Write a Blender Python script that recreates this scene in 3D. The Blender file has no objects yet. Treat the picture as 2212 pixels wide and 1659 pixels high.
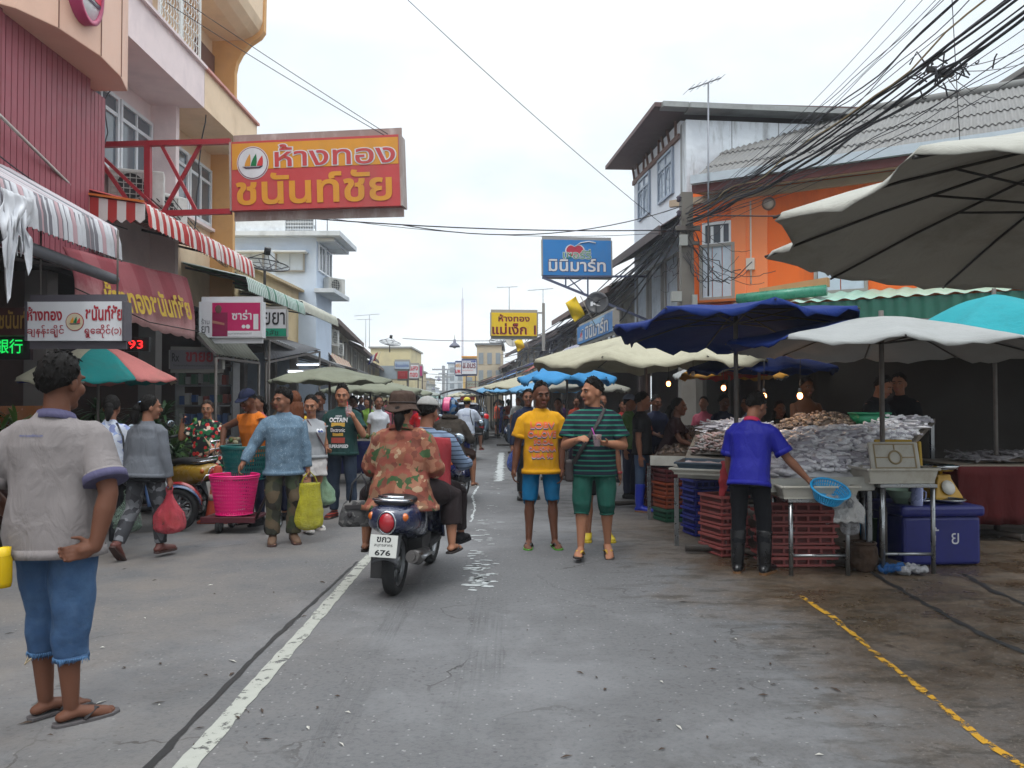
import bpy, bmesh, math, random
import numpy as np
from mathutils import Vector as V, Matrix, noise
from mathutils.bvhtree import BVHTree
random.seed(7)
sc = bpy.context.scene
R = math.radians
PI = math.pi
# ------------------------------------------------------------------ camera, world, sun, exposure
F, CX, CY, CAMZ = 1736.0, 1106.0, 829.5, 1.5          # the photograph's focal length and centre, in units of a 2212 px wide picture
PITCH = math.atan(38.5 / F)
cd = bpy.data.cameras.new('camera')
cam = bpy.data.objects.new('camera', cd)
sc.collection.objects.link(cam)
cd.sensor_width = 36
cd.lens = F / 2212 * 36
cd.clip_end = 2000
cam.location = (0, 0, CAMZ)
cam.rotation_euler = (PI / 2 + PITCH, 0, 0)
sc.camera = cam
sc.view_settings.view_transform = 'Standard'
sc.view_settings.look = 'None'
sc.view_settings.exposure = 0.3
sc.view_settings.gamma = 1
SUN_EL, SUN_AZ = R(62), R(200)
w = bpy.data.worlds.new('World')
sc.world = w
w.use_nodes = True
nt = w.node_tree
N = nt.nodes
L = nt.links
N.clear()
def nd(t, **k):
 n = N.new(t)
 for a, b in k.items(): setattr(n, a, b)
 return n
def mth(op, a, b=None, c=None):
 n = nd('ShaderNodeMath', operation=op)
 for i, q in enumerate((a, b, c)):
  if q is None: continue
  if isinstance(q, (int, float)): n.inputs[i].default_value = q
  else: L.new(q, n.inputs[i])
 return n.outputs[0]
out = nd('ShaderNodeOutputWorld')
bg = nd('ShaderNodeBackground')
bg.inputs[1].default_value = 0.1
sky = nd('ShaderNodeTexSky', sky_type='NISHITA')
sky.sun_disc = False
sky.sun_elevation = SUN_EL
sky.sun_rotation = SUN_AZ
tc = nd('ShaderNodeTexCoord')
sp = nd('ShaderNodeSeparateXYZ')
L.new(tc.outputs['Generated'], sp.inputs[0])
zc = mth('MAXIMUM', sp.outputs[2], 0.0)
den = mth('ADD', zc, 0.22)
cb = nd('ShaderNodeCombineXYZ')
L.new(mth('DIVIDE', sp.outputs[0], den), cb.inputs[0])
L.new(mth('DIVIDE', sp.outputs[1], den), cb.inputs[1])
nz = nd('ShaderNodeTexNoise')
nz.inputs['Scale'].default_value = 1.1
nz.inputs['Detail'].default_value = 7
nz.inputs['Roughness'].default_value = 0.55
L.new(cb.outputs[0], nz.inputs['Vector'])
rp = nd('ShaderNodeValToRGB')
rp.color_ramp.elements[0].position = 0.36
rp.color_ramp.elements[0].color = (8.5, 9.4, 10.1, 1)
rp.color_ramp.elements[1].position = 0.56
rp.color_ramp.elements[1].color = (10.6, 11.1, 11.4, 1)
L.new(nz.outputs[0], rp.inputs[0])
gain = mth('MULTIPLY_ADD', mth('MAXIMUM', mth('SUBTRACT', zc, 0.4), 0.0), 3.8, 0.88)           # an overcast sky is brighter overhead than at the horizon
vm = nd('ShaderNodeVectorMath', operation='SCALE')
L.new(rp.outputs[0], vm.inputs[0])
L.new(gain, vm.inputs['Scale'])
mx = nd('ShaderNodeMix', data_type='RGBA')
mx.inputs[0].default_value = 0.9
L.new(sky.outputs[0], mx.inputs[6])
L.new(vm.outputs[0], mx.inputs[7])
L.new(mx.outputs[2], bg.inputs[0])
L.new(bg.outputs[0], out.inputs[0])
sd = bpy.data.lights.new('sun', 'SUN')
sd.energy = 0.9
sd.angle = R(16)
sd.color = (1.0, 0.97, 0.92)
so = bpy.data.objects.new('sun', sd)
sc.collection.objects.link(so)
so.rotation_euler = (PI / 2 - SUN_EL, 0, PI - SUN_AZ)
# ------------------------------------------------------------------ helpers
def ray(px, py):
 u, v = (px - CX) / F, (CY - py) / F
 return V((u, math.cos(PITCH) - v * math.sin(PITCH), math.sin(PITCH) + v * math.cos(PITCH)))
def W(px, py, Y):                                      # the point at depth Y that the photograph shows at px, py
 d = ray(px, py)
 return V((0, 0, CAMZ)) + d * (Y / d.y)
def G(px, py, z=0.0):                                  # the point at height z seen at px, py
 d = ray(px, py)
 return V((0, 0, CAMZ)) + d * ((z - CAMZ) / d.z)
def X(px, Y): return (px - CX) / F * Y
def C(h):
 h = h.lstrip('#')
 c = [int(h[i:i + 2], 16) / 255 for i in (0, 2, 4)]
 return tuple(x / 12.92 if x <= .04045 else ((x + .055) / 1.055) ** 2.4 for x in c)
MATS = {}
class NT:
 def __init__(s, name):
  s.m = bpy.data.materials.new(name)
  s.m.use_nodes = True
  s.t = s.m.node_tree
  s.b = s.t.nodes['Principled BSDF']
  s.co = s.n('ShaderNodeTexCoord').outputs['Object']
 def n(s, t, ins=None, **k):
  q = s.t.nodes.new(t)
  for a, b in k.items(): setattr(q, a, b)
  for a, b in (ins or {}).items():
   if hasattr(b, 'is_output'): s.t.links.new(b, q.inputs[a])
   else: q.inputs[a].default_value = b
  return q
 def noise(s, scale, detail=4, rough=.55, co=None, dist=0):
  return s.n('ShaderNodeTexNoise', {'Vector': co or s.co, 'Scale': scale, 'Detail': detail, 'Roughness': rough, 'Distortion': dist}).outputs[0]
 def math(s, op, a, b=0.0, c=0.0):
  return s.n('ShaderNodeMath', {0: a, 1: b, 2: c}, operation=op).outputs[0]
 def rng(s, v, a, b, lo=0.0, hi=1.0):
  return s.n('ShaderNodeMapRange', {0: v, 1: a, 2: b, 3: lo, 4: hi}).outputs[0]
 def mix(s, f, a, b):
  q = s.n('ShaderNodeMix', data_type='RGBA')
  for i, v in ((0, f), (6, a), (7, b)):
   if hasattr(v, 'is_output'): s.t.links.new(v, q.inputs[i])
   else: q.inputs[i].default_value = v if i == 0 else (*v[:3], 1)
  return q.outputs[2]
 def ramp(s, v, stops, const=True):
  q = s.n('ShaderNodeValToRGB', {0: v})
  cr = q.color_ramp
  if const: cr.interpolation = 'CONSTANT'
  while len(cr.elements) < len(stops): cr.elements.new(0.5)
  for e, (p, c) in zip(cr.elements, stops):
   e.position = p
   e.color = (*c[:3], 1)
  return q.outputs[0]
 def sep(s, co=None):
  return s.n('ShaderNodeSeparateXYZ', {0: co or s.co}).outputs
 def set(s, **k):
  for a, b in k.items():
   i = s.b.inputs[{'col': 'Base Color', 'rough': 'Roughness', 'metal': 'Metallic', 'spec': 'Specular IOR Level', 'trans': 'Transmission Weight', 'alpha': 'Alpha',
       'emit': 'Emission Color', 'es': 'Emission Strength', 'normal': 'Normal', 'coat': 'Coat Weight', 'sub': 'Subsurface Weight', 'ior': 'IOR'}[a]]
   if hasattr(b, 'is_output'): s.t.links.new(b, i)
   elif isinstance(b, (tuple, list)): i.default_value = (*b[:3], 1)
   else: i.default_value = b
  return s
 def bump(s, h, strength=.3, dist=.01):
  s.set(normal=s.n('ShaderNodeBump', {'Strength': strength, 'Distance': dist, 'Height': h}).outputs[0])
  return s
def mul(c, k): return tuple(min(1, max(0, x * k)) for x in c[:3])
def mat(name, col=None, rough=.6, var=.18, vs=5, bump=0, bs=60, dirt=None, ds=3, da=.55, metal=0, spec=.4, emit=None, es=0, trans=0, alpha=1, streak=0, coat=0):
 if name in MATS: return MATS[name]
 if isinstance(col, str): col = C(col)
 q = NT(name)
 c = q.mix(q.noise(vs, 5), mul(col, 1 - var), mul(col, 1 + var))
 if dirt is not None:
  d = C(dirt) if isinstance(dirt, str) else dirt
  co = q.co
  if streak:
   co = q.n('ShaderNodeMapping', {0: q.co, 3: (1, 1, 1 / streak)}).outputs[0]
  c = q.mix(q.math('MULTIPLY', q.rng(q.noise(ds, 6, .65, co), .48, .72), da), c, d)
 q.set(col=c, rough=q.rng(q.noise(vs * 2, 3), .3, .7, max(0, rough - .08), min(1, rough + .08)), metal=metal, spec=spec)
 if bump: q.bump(q.noise(bs, 4), bump)
 if emit is not None: q.set(emit=C(emit) if isinstance(emit, str) else emit, es=es)
 if trans: q.set(trans=trans, ior=1.15)
 if alpha < 1: q.set(alpha=alpha)
 if coat: q.set(coat=coat)
 MATS[name] = q.m
 return q.m
def col_(c): return C(c) if isinstance(c, str) else c
def stripes(name, a, b, freq, duty=.5, axis=2, rough=.8, var=.12):
 if name in MATS: return MATS[name]
 q = NT(name)
 f = q.math('FRACT', q.math('MULTIPLY', q.sep()[axis], freq))
 c = q.mix(q.math('LESS_THAN', f, duty), col_(b), col_(a))
 c = q.mix(q.math('MULTIPLY', q.noise(9), var * 1.4), c, (.02, .02, .02))
 q.set(col=c, rough=rough, spec=.2).bump(q.noise(25, 4), .35)
 MATS[name] = q.m
 return q.m
def camo(name, stops, scale, rough=.85, dist=.6):
 if name in MATS: return MATS[name]
 q = NT(name)
 v = q.n('ShaderNodeTexVoronoi', {'Vector': q.n('ShaderNodeVectorMath', {0: q.co, 1: q.n('ShaderNodeVectorMath', {0: q.n('ShaderNodeTexNoise', {'Vector': q.co, 'Scale': scale * .8}).outputs[1], 3: dist / scale * 2}, operation='SCALE').outputs[0]}, operation='ADD').outputs[0], 'Scale': scale})
 s = q.sep(v.outputs['Color'])
 c = q.ramp(s[0], [(p, col_(k)) for p, k in stops])
 c = q.mix(q.math('MULTIPLY', q.noise(30), .25), c, (.03, .03, .03))
 q.set(col=c, rough=rough, spec=.2).bump(q.noise(22, 4), .35)
 MATS[name] = q.m
 return q.m
def cloth(name, col, rough=.85, wr=.45, var=.12):
 if name in MATS: return MATS[name]
 col = col_(col)
 q = NT(name)
 co = q.n('ShaderNodeMapping', {0: q.co, 3: (1.6, 1.6, .8)}).outputs[0]
 n1 = q.noise(7, 3, .5, co, .8)
 c = q.mix(q.noise(5, 6), mul(col, 1 - var), mul(col, 1 + var))
 q.set(col=c, rough=rough, spec=.15)
 q.bump(q.math('ADD', n1, q.math('MULTIPLY', q.noise(240, 2), .06)), wr, .035)
 MATS[name] = q.m
 return q.m
def link(o, parent=None):
 sc.collection.objects.link(o)
 if parent is not None: o.parent = parent
 return o
def tag(o, label=None, cat=None, group=None, kind=None):
 for k, v in (('label', label), ('category', cat), ('group', group), ('kind', kind)):
  if v: o[k] = v
 return o
def thing(name, label, cat, loc=(0, 0, 0), rz=0, group=None):
 o = bpy.data.objects.new(name, None)
 o.empty_display_size = .2
 o.location = loc
 o.rotation_euler = (0, 0, rz)
 link(o)
 return tag(o, label, cat, group)
def wmx(o):
 m = Matrix.LocRotScale(o.location, o.rotation_euler, o.scale)
 return wmx(o.parent) @ m if o.parent else m
def dup(root, loc=None, rz=None, label=None):
 def cp(o, p):
  c = o.copy()
  sc.collection.objects.link(c)
  if p: c.parent = p
  for ch in [q for q in KIDS.get(o.name, [])]:
   KIDS.setdefault(c.name, []).append(cp(ch, c))
  return c
 r = cp(root, None)
 if loc is not None: r.location = loc
 if rz is not None: r.rotation_euler = (0, 0, rz)
 if label: r['label'] = label
 return r
KIDS = {}
def frame(d, up=V((0, 0, 1))):                          # rotation whose Z axis is d
 d = d.normalized()
 x = up.cross(d)
 if x.length < 1e-4: x = V((1, 0, 0)).cross(d) if abs(d.x) < .9 else V((0, 1, 0)).cross(d)
 x.normalize()
 y = d.cross(x)
 return Matrix((x, y, d)).transposed()
class B:
 def __init__(s): s.v, s.f, s.m, s.s = [], [], [], []
 def add(s, vs, fs, mi=0, sm=False):
  o = len(s.v)
  s.v += [tuple(p) for p in vs]
  for i, f in enumerate(fs):
   s.f.append([o + k for k in f])
   s.m.append(mi[i] if isinstance(mi, list) else mi)
   s.s.append(sm)
  return s
 def box(s, c, d, rot=None, mi=0):
  c = V(c)
  vs = []
  for x in (-.5, .5):
   for y in (-.5, .5):
    for z in (-.5, .5):
     p = V((x * d[0], y * d[1], z * d[2]))
     vs.append(c + (rot @ p if rot is not None else p))
  return s.add(vs, [(0, 1, 3, 2), (4, 6, 7, 5), (0, 4, 5, 1), (2, 3, 7, 6), (0, 2, 6, 4), (1, 5, 7, 3)], mi)
 def beam(s, a, b, w, h=None, mi=0, up=V((0, 0, 1))):
  a, b = V(a), V(b)
  return s.box((a + b) / 2, (w, h or w, (b - a).length), frame(b - a, up), mi)
 def tube(s, pts, r, n=8, mi=0, caps=True, sm=True, flat=1.0, up=V((0, 0, 1)), rnd=False):
  pts = [V(p) for p in pts]
  rs = list(r) if isinstance(r, (list, tuple)) else [r] * len(pts)
  if rnd:                                            # hemispherical ends
   d0, d1 = (pts[0] - pts[1]).normalized(), (pts[-1] - pts[-2]).normalized()
   a, b = pts[0], pts[-1]
   ra, rb = rs[0], rs[-1]
   pts = [a + d0 * ra, a + d0 * ra * .87, a + d0 * ra * .5] + pts + [b + d1 * rb * .5, b + d1 * rb * .87, b + d1 * rb]
   rs = [ra * .05, ra * .5, ra * .87] + rs + [rb * .87, rb * .5, rb * .05]
  vs, fs = [], []
  px = None
  for i, p in enumerate(pts):
   t = (pts[min(i + 1, len(pts) - 1)] - pts[max(i - 1, 0)])
   t = t.normalized() if t.length > 1e-9 else V((0, 0, 1))
   if px is None: fr = frame(t, up); x = fr.col[0].copy()
   else:
    x = px - t * px.dot(t)
    if x.length < 1e-6: x = frame(t).col[0].copy()
    x.normalize()
   px = x
   y = t.cross(x)
   for k in range(n):
    a = 2 * PI * k / n
    vs.append(p + x * (math.cos(a) * rs[i]) + y * (math.sin(a) * rs[i] * flat))
  for i in range(len(pts) - 1):
   for k in range(n):
    k2 = (k + 1) % n
    fs.append((i * n + k, i * n + k2, (i + 1) * n + k2, (i + 1) * n + k))
  s.add(vs, fs, mi, sm)
  if caps:
   o = len(s.v) - len(vs)
   s.f += [[o + k for k in range(n)][::-1], [o + (len(pts) - 1) * n + k for k in range(n)]]
   s.m += [mi, mi]
   s.s += [False, False]
  return s
 def lathe(s, prof, n=16, M=None, mi=0, sm=True, arc=2 * PI):
  full = arc > 6.28
  m = n if full else n + 1
  vs = []
  for r, z in prof:
   for k in range(m):
    a = arc * k / n
    p = V((r * math.cos(a), r * math.sin(a), z))
    vs.append(M @ p if M is not None else p)
  fs = []
  for i in range(len(prof) - 1):
   for k in range(n):
    k2 = (k + 1) % m
    fs.append((i * m + k, i * m + k2, (i + 1) * m + k2, (i + 1) * m + k))
  return s.add(vs, fs, mi, sm)
 def ell(s, c, r, rot=None, nu=14, nv=9, mi=0):
  c = V(c)
  if isinstance(r, (int, float)): r = (r, r, r)
  vs = []
  for i in range(nv + 1):
   t = PI * min(max(i / nv, .004), .996)
   for k in range(nu):
    a = 2 * PI * k / nu
    p = V((r[0] * math.sin(t) * math.cos(a), r[1] * math.sin(t) * math.sin(a), r[2] * math.cos(t)))
    vs.append(c + (rot @ p if rot is not None else p))
  fs = [(i * nu + k, i * nu + (k + 1) % nu, (i + 1) * nu + (k + 1) % nu, (i + 1) * nu + k) for i in range(nv) for k in range(nu)]
  s.add(vs, fs, mi, True)
  o = len(s.v) - len(vs)
  s.f += [[o + k for k in range(nu)], [o + nv * nu + k for k in range(nu)][::-1]]
  s.m += [mi, mi]; s.s += [True, True]
  return s
 def rings(s, rs, mi=0, caps=True, sm=True):             # loft through rings of points
  n = len(rs[0])
  fs = [(i * n + k, i * n + (k + 1) % n, (i + 1) * n + (k + 1) % n, (i + 1) * n + k) for i in range(len(rs) - 1) for k in range(n)]
  s.add([p for r in rs for p in r], fs, mi, sm)
  if caps:
   o = len(s.v) - n * len(rs)
   s.f += [[o + k for k in range(n)][::-1], [o + (len(rs) - 1) * n + k for k in range(n)]]
   s.m += [mi, mi]; s.s += [False, False]
  return s
 def grid(s, fn, nu, nv, mi=0, sm=True):
  vs = [fn(i / nu, j / nv) for j in range(nv + 1) for i in range(nu + 1)]
  fs, ms = [], []
  for j in range(nv):
   for i in range(nu):
    fs.append((j * (nu + 1) + i, j * (nu + 1) + i + 1, (j + 1) * (nu + 1) + i + 1, (j + 1) * (nu + 1) + i))
    ms.append(mi(i, j) if callable(mi) else mi)
  return s.add(vs, fs, ms, sm)
 def poly(s, pts, off=None, mi=0):                        # flat polygon, extruded along off
  pts = [V(p) for p in pts]
  n = len(pts)
  if off is None: return s.add(pts, [tuple(range(n))], mi)
  off = V(off)
  return s.add(pts + [p + off for p in pts], [tuple(range(n))[::-1], tuple(range(n, 2 * n))] + [(i, (i + 1) % n, n + (i + 1) % n, n + i) for i in range(n)], mi)
 def build(s, name, mats, parent=None, world=True, bevel=0, solid=0, sub=0, label=None):
  if not isinstance(mats, (list, tuple)): mats = [mats]
  me = bpy.data.meshes.new(name)
  o = bpy.data.objects.new(name, me)
  vs = s.v
  if parent is not None and world:
   mi = wmx(parent).inverted()
   vs = [mi @ V(p) for p in vs]
  elif parent is None and vs:
   a = np.array(vs)
   c = V((float((a[:, 0].min() + a[:, 0].max()) / 2), float((a[:, 1].min() + a[:, 1].max()) / 2), float(a[:, 2].min())))
   vs = [V(p) - c for p in vs]
   o.location = c
  me.from_pydata([tuple(p) for p in vs], [], s.f)
  for m in mats: me.materials.append(m)
  me.polygons.foreach_set('material_index', s.m)
  me.polygons.foreach_set('use_smooth', s.s)
  me.update()
  link(o, parent)
  if parent is not None: KIDS.setdefault(parent.name, []).append(o)
  if sub:
   q = o.modifiers.new('sub', 'SUBSURF'); q.levels = q.render_levels = sub
  if solid:
   q = o.modifiers.new('solid', 'SOLIDIFY'); q.thickness = solid; q.offset = 0
  if bevel:
   q = o.modifiers.new('bevel', 'BEVEL'); q.width = bevel; q.segments = 2; q.limit_method = 'ANGLE'; q.angle_limit = R(40)
  if label: o['label'] = label
  return o
def one(b, name, mats, label, cat, group=None, kind=None, **k):
 return tag(b.build(name, mats, **k), label, cat, group, kind)
TS = bpy.data.scenes.new('scratch')
def evald(o):
 TS.collection.objects.link(o)
 with bpy.context.temp_override(scene=TS, view_layer=TS.view_layers[0]):
  dg = bpy.context.evaluated_depsgraph_get()
  dg.update()
  me = bpy.data.meshes.new_from_object(o.evaluated_get(dg), depsgraph=dg)
 TS.collection.objects.unlink(o)
 return me
def remesh(b, name, mats, parent, vox=.012, it=4, disp=0, dsc=8, fn=None, sf=.5):
 me = bpy.data.meshes.new('tmp')
 me.from_pydata(b.v, [], b.f)
 o = bpy.data.objects.new('tmp', me)
 q = o.modifiers.new('r', 'REMESH'); q.mode = 'VOXEL'; q.voxel_size = vox
 if it:
  q = o.modifiers.new('s', 'SMOOTH'); q.factor = sf; q.iterations = it
 r = evald(o)
 bpy.data.objects.remove(o)
 bpy.data.meshes.remove(me)
 if disp or fn:
  no = [v.normal.copy() for v in r.vertices]
  for v, n_ in zip(r.vertices, no):
   if disp: v.co += n_ * (disp * noise.noise(v.co * dsc) + disp * .6 * noise.noise(V((v.co.x * dsc * 2.3, v.co.y * dsc * 2.3, v.co.z * dsc * .9))))
   if fn: v.co = fn(v.co, n_)
 r.name = name
 r.materials.clear()
 for m in (mats if isinstance(mats, (list, tuple)) else [mats]): r.materials.append(m)
 r.polygons.foreach_set('use_smooth', [True] * len(r.polygons))
 r.polygons.foreach_set('material_index', [0] * len(r.polygons))
 r.update()
 o = link(bpy.data.objects.new(name, r), parent)
 if parent is not None: KIDS.setdefault(parent.name, []).append(o)
 return o
TX = {}
def text2d(s, bold=0, sp=1.0):
 k = (s, bold, sp)
 if k not in TX:
  c = bpy.data.curves.new('t', 'FONT')
  c.body = s; c.fill_mode = 'FRONT'; c.offset = bold; c.resolution_u = 3; c.space_character = sp; c.space_line = .95
  c.align_x = 'CENTER'
  o = bpy.data.objects.new('t', c)
  me = evald(o)
  vs = np.array([tuple(v.co) for v in me.vertices]) if len(me.vertices) else np.zeros((1, 3))
  fs = [tuple(p.vertices) for p in me.polygons]
  bpy.data.objects.remove(o); bpy.data.curves.remove(c); bpy.data.meshes.remove(me)
  TX[k] = (vs, fs)
 return TX[k]
def fit(s, O, XA, YA, wid, hei, bold=0, lift=.005, ref=None, sp=1.0):   # text stretched to wid x hei, centred on O in the plane XA, YA
 vs, fs = text2d(s, bold, sp)
 rv = text2d(s, ref, sp)[0] if ref is not None else vs
 lo, hi = rv.min(0), rv.max(0)
 XA, YA = V(XA).normalized(), V(YA).normalized()
 n = XA.cross(YA)
 O = V(O)
 ax, ay = wid / max(1e-6, hi[0] - lo[0]), hei / max(1e-6, hi[1] - lo[1])
 mx_, my_ = (hi[0] + lo[0]) / 2, (hi[1] + lo[1]) / 2
 return [O + XA * ((x - mx_) * ax) + YA * ((y - my_) * ay) + n * lift for x, y, _ in vs], fs
def letter(parent, s, O, XA, YA, wid, hei, m, bold=.0, lift=.005, ref=None, name='lettering', world=True, sp=1.0):
 vs, fs = fit(s, O, XA, YA, wid, hei, bold, lift, ref, sp)
 return B().add(vs, fs).build(name, m, parent, world)
def drape(parent, host, vs, fs, n, m, name='print', lift=.004, step=.03):
 # lay flat geometry on the host's surface along -n (all in the parent's local space)
 bm = bmesh.new()
 bv = [bm.verts.new(p) for p in vs]
 for f in fs:
  try: bm.faces.new([bv[i] for i in f])
  except ValueError: pass
 n = V(n).normalized()
 for ax in (V((1, 0, 0)), V((0, 0, 1)), V((0, 1, 0))):
  a2 = ax - n * ax.dot(n)
  if a2.length < .4: continue
  a2.normalize()
  d = [a2.dot(v.co) for v in bm.verts]
  lo, hi = min(d), max(d)
  k = int((hi - lo) / step)
  for i in range(1, k + 1):
   bmesh.ops.bisect_plane(bm, geom=bm.verts[:] + bm.edges[:] + bm.faces[:], plane_co=a2 * (lo + i * step), plane_no=a2)
 t = BVHTree.FromPolygons([v.co for v in host.data.vertices], [p.vertices for p in host.data.polygons])
 for v in bm.verts:
  h = t.ray_cast(v.co + n * .6, -n)
  if h[0]: v.co = h[0] + n * lift
 me = bpy.data.meshes.new(name)
 bm.to_mesh(me); bm.free()
 me.materials.append(m)
 o = link(bpy.data.objects.new(name, me), parent)
 KIDS.setdefault(parent.name, []).append(o)
 return o
# ------------------------------------------------------------------ ground and markings
def asphalt():
 q = NT('asphalt')
 q.co = q.n('ShaderNodeNewGeometry').outputs['Position']
 s = q.sep()
 big, mid, fine = q.noise(.55, 5, .6), q.noise(2.2, 7, .65), q.noise(70, 3, .6)
 c = q.mix(mid, C('#4e4e4f'), C('#605f60'))
 c = q.mix(q.math('MULTIPLY', q.rng(q.noise(34, 2), .5, .66), .35), c, C('#34383c'))
 sp_ = q.n('ShaderNodeTexVoronoi', {'Vector': q.co, 'Scale': 26.0})
 cs = q.sep(sp_.outputs['Color'])
 fleck = q.math('MULTIPLY', q.math('LESS_THAN', sp_.outputs['Distance'], .17), q.math('GREATER_THAN', cs[0], .72))
 c = q.mix(q.math('MULTIPLY', fleck, .3), c, C('#b0b1ad'))
 dk = q.math('MULTIPLY', q.math('LESS_THAN', q.n('ShaderNodeTexVoronoi', {'Vector': q.co, 'Scale': 17.0}).outputs['Distance'], .16), q.math('GREATER_THAN', q.noise(3), .52))
 c = q.mix(q.math('MULTIPLY', dk, .55), c, C('#2c2a2a'))
 wv = q.n('ShaderNodeVectorMath', {0: q.co, 1: q.n('ShaderNodeVectorMath', {0: q.n('ShaderNodeTexNoise', {'Vector': q.co, 'Scale': 1.6, 'Detail': 6}).outputs[1], 3: .9}, operation='SCALE').outputs[0]}, operation='ADD').outputs[0]
 ck = q.n('ShaderNodeTexVoronoi', {'Vector': wv, 'Scale': .42}, feature='DISTANCE_TO_EDGE').outputs['Distance']
 c = q.mix(q.math('MULTIPLY', q.math('LESS_THAN', ck, .0035), q.rng(q.noise(.8, 3), .5, .6)), c, C('#2a2826'))
 c = q.mix(q.math('MULTIPLY', q.rng(q.noise(.35, 6, .7), .5, .62), .25), c, C('#4a4a4c'))
 c = q.mix(q.math('MULTIPLY', q.rng(q.noise(.28, 5, .7, wv), .5, .6), .2), c, C('#8f9092'))
 # left side browner with earth, right side wet and stained
 left = q.math('MULTIPLY', q.rng(s[0], -.6, -3.0), q.rng(q.noise(1.1, 6, .7), .35, .62))
 c = q.mix(q.math('MULTIPLY', left, .55), c, C('#71685f'))
 edge = q.math('ADD', q.math('ADD', s[0], q.math('MULTIPLY', q.noise(.9, 6, .7), 2.6)), q.math('MULTIPLY', s[1], .16))
 wet = q.math('MULTIPLY', q.rng(edge, 3.55, 4.5), q.rng(s[1], 11.5, 8.5))
 near = q.math('MULTIPLY', q.rng(s[1], 4.0, 3.0), q.rng(s[0], .2, .9))
 blot = q.rng(q.noise(3.0, 8, .75, q.n('ShaderNodeMapping', {0: q.co, 3: (.7, 1.7, 1)}).outputs[0]), .5, .58)
 far = q.math('MULTIPLY', q.rng(edge, 3.1, 3.9), blot)
 nb = q.math('MULTIPLY', q.math('MULTIPLY', near, q.rng(q.noise(1.3, 8, .8), .45, .56)), .85)
 c = q.mix(q.math('MULTIPLY', wet, .8), c, C('#5a4834'))
 c = q.mix(q.math('MULTIPLY', q.math('MAXIMUM', far, nb), .7), c, C('#2b2823'))
 wetm = q.math('MULTIPLY', wet, q.rng(q.noise(1.7, 6, .65), .34, .6))
 c = q.mix(q.math('MULTIPLY', wetm, .5), c, C('#40331f'))
 gl = q.math('MULTIPLY', q.math('MULTIPLY', wet, q.math('GREATER_THAN', q.noise(45, 2), .66)), .5)
 c = q.mix(gl, c, C('#a19a8c'))  # pale glints of the wet surface painted into the colour
 grit = q.math('MULTIPLY', q.math('MULTIPLY', q.math('MAXIMUM', wet, nb), q.rng(q.noise(16, 6, .8), .5, .6)), .5)
 c = q.mix(grit, c, C('#262019'))
 st2 = q.math('MULTIPLY', q.rng(q.noise(5.5, 7, .75), .6, .64), q.math('MULTIPLY', q.rng(s[0], .2, 1.0), q.rng(s[1], 9, 7)))
 c = q.mix(q.math('MULTIPLY', st2, .6), c, C('#2a251f'))
 q.set(col=c, rough=q.math('SUBTRACT', .82, q.math('MULTIPLY', q.math('MAXIMUM', wetm, q.math('MULTIPLY', nb, .7)), .64)), spec=.45)
 q.bump(q.math('ADD', fine, q.math('MULTIPLY', q.noise(14, 4), .8)), .5, .008)
 return q.m
b = B()
b.poly([(-140, -30, 0), (140, -30, 0), (140, 300, 0), (-140, 300, 0)])
one(b, 'road', asphalt(), None, None, kind='structure')
def worn(name, col, scale=9, th=.42):
 q = NT(name)
 c = q.mix(q.noise(14, 5), mul(C(col), .8), mul(C(col), 1.1))
 al = q.rng(q.math('ADD', q.noise(scale, 8, .7), q.math('MULTIPLY', q.noise(scale * .22, 2), .35)), th + .1, th + .16)
 q.set(col=c, rough=.75, alpha=al, spec=.3)
 return q.m
def ragged(b, pts, wid, seg=.06, z=.004, jit=.012):
 # a painted stripe with an uneven edge, along points on the ground
 n = []
 for p, q in zip(pts[:-1], pts[1:]):
  k = max(1, int((q - p).length / seg))
  n += [p.lerp(q, i / k) for i in range(k)]
 n.append(pts[-1])
 vs, fs = [], []
 for i, p in enumerate(n):
  t = (n[min(i + 1, len(n) - 1)] - n[max(i - 1, 0)]).normalized()
  s = V((t.y, -t.x, 0))
  ww = wid(i / len(n)) if callable(wid) else wid
  for sg in (-1, 1):
   j = jit * (noise.noise(V((p.x * 7, p.y * 7, sg * 9))) * 1.3 + noise.noise(V((p.x * 23, p.y * 23, sg))))
   q = p + s * sg * (ww / 2 + j)
   vs.append((q.x, q.y, z))
 fs = [(2 * i, 2 * i + 1, 2 * i + 3, 2 * i + 2) for i in range(len(n) - 1)]
 return b.add(vs, fs)
b = ragged(B(), [G(372, 1690), G(640, 1385), G(801, 1199)], .095, jit=.007)
one(b, 'lane_line', worn('worn white paint', '#96978f', 14, .46), None, None, kind='structure')
b = ragged(B(), [G(290, 1690), G(560, 1410), G(772, 1214)], lambda t: .038 * (1 - .4 * t), jit=.008, z=.0045)
one(b, 'expansion_joint', mat('tar', '#1b1a1a', .6), None, None, kind='structure')
b = ragged(B(), [G(1728, 1288), G(1800, 1335), G(1900, 1420), G(2010, 1505), G(2110, 1590), G(2240, 1680)], .042, jit=.011)
one(b, 'kerb_line', worn('worn yellow paint', '#b88a22', 13, .535), None, None, kind='structure')
b = ragged(B(), [G(1880, 1236), G(1990, 1300), G(2120, 1372), G(2260, 1430)], .045, jit=.02)
ragged(b, [G(2080, 1240), G(2140, 1275), G(2260, 1325)], .05, jit=.03, z=.005)
one(b, 'drain_joint', mat('tar', '#1b1a1a', .6), None, None, kind='structure')
b = ragged(B(), [G(1083, 978), G(1078, 1040)], .16, jit=.07)
rr = random.Random(4)
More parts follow.
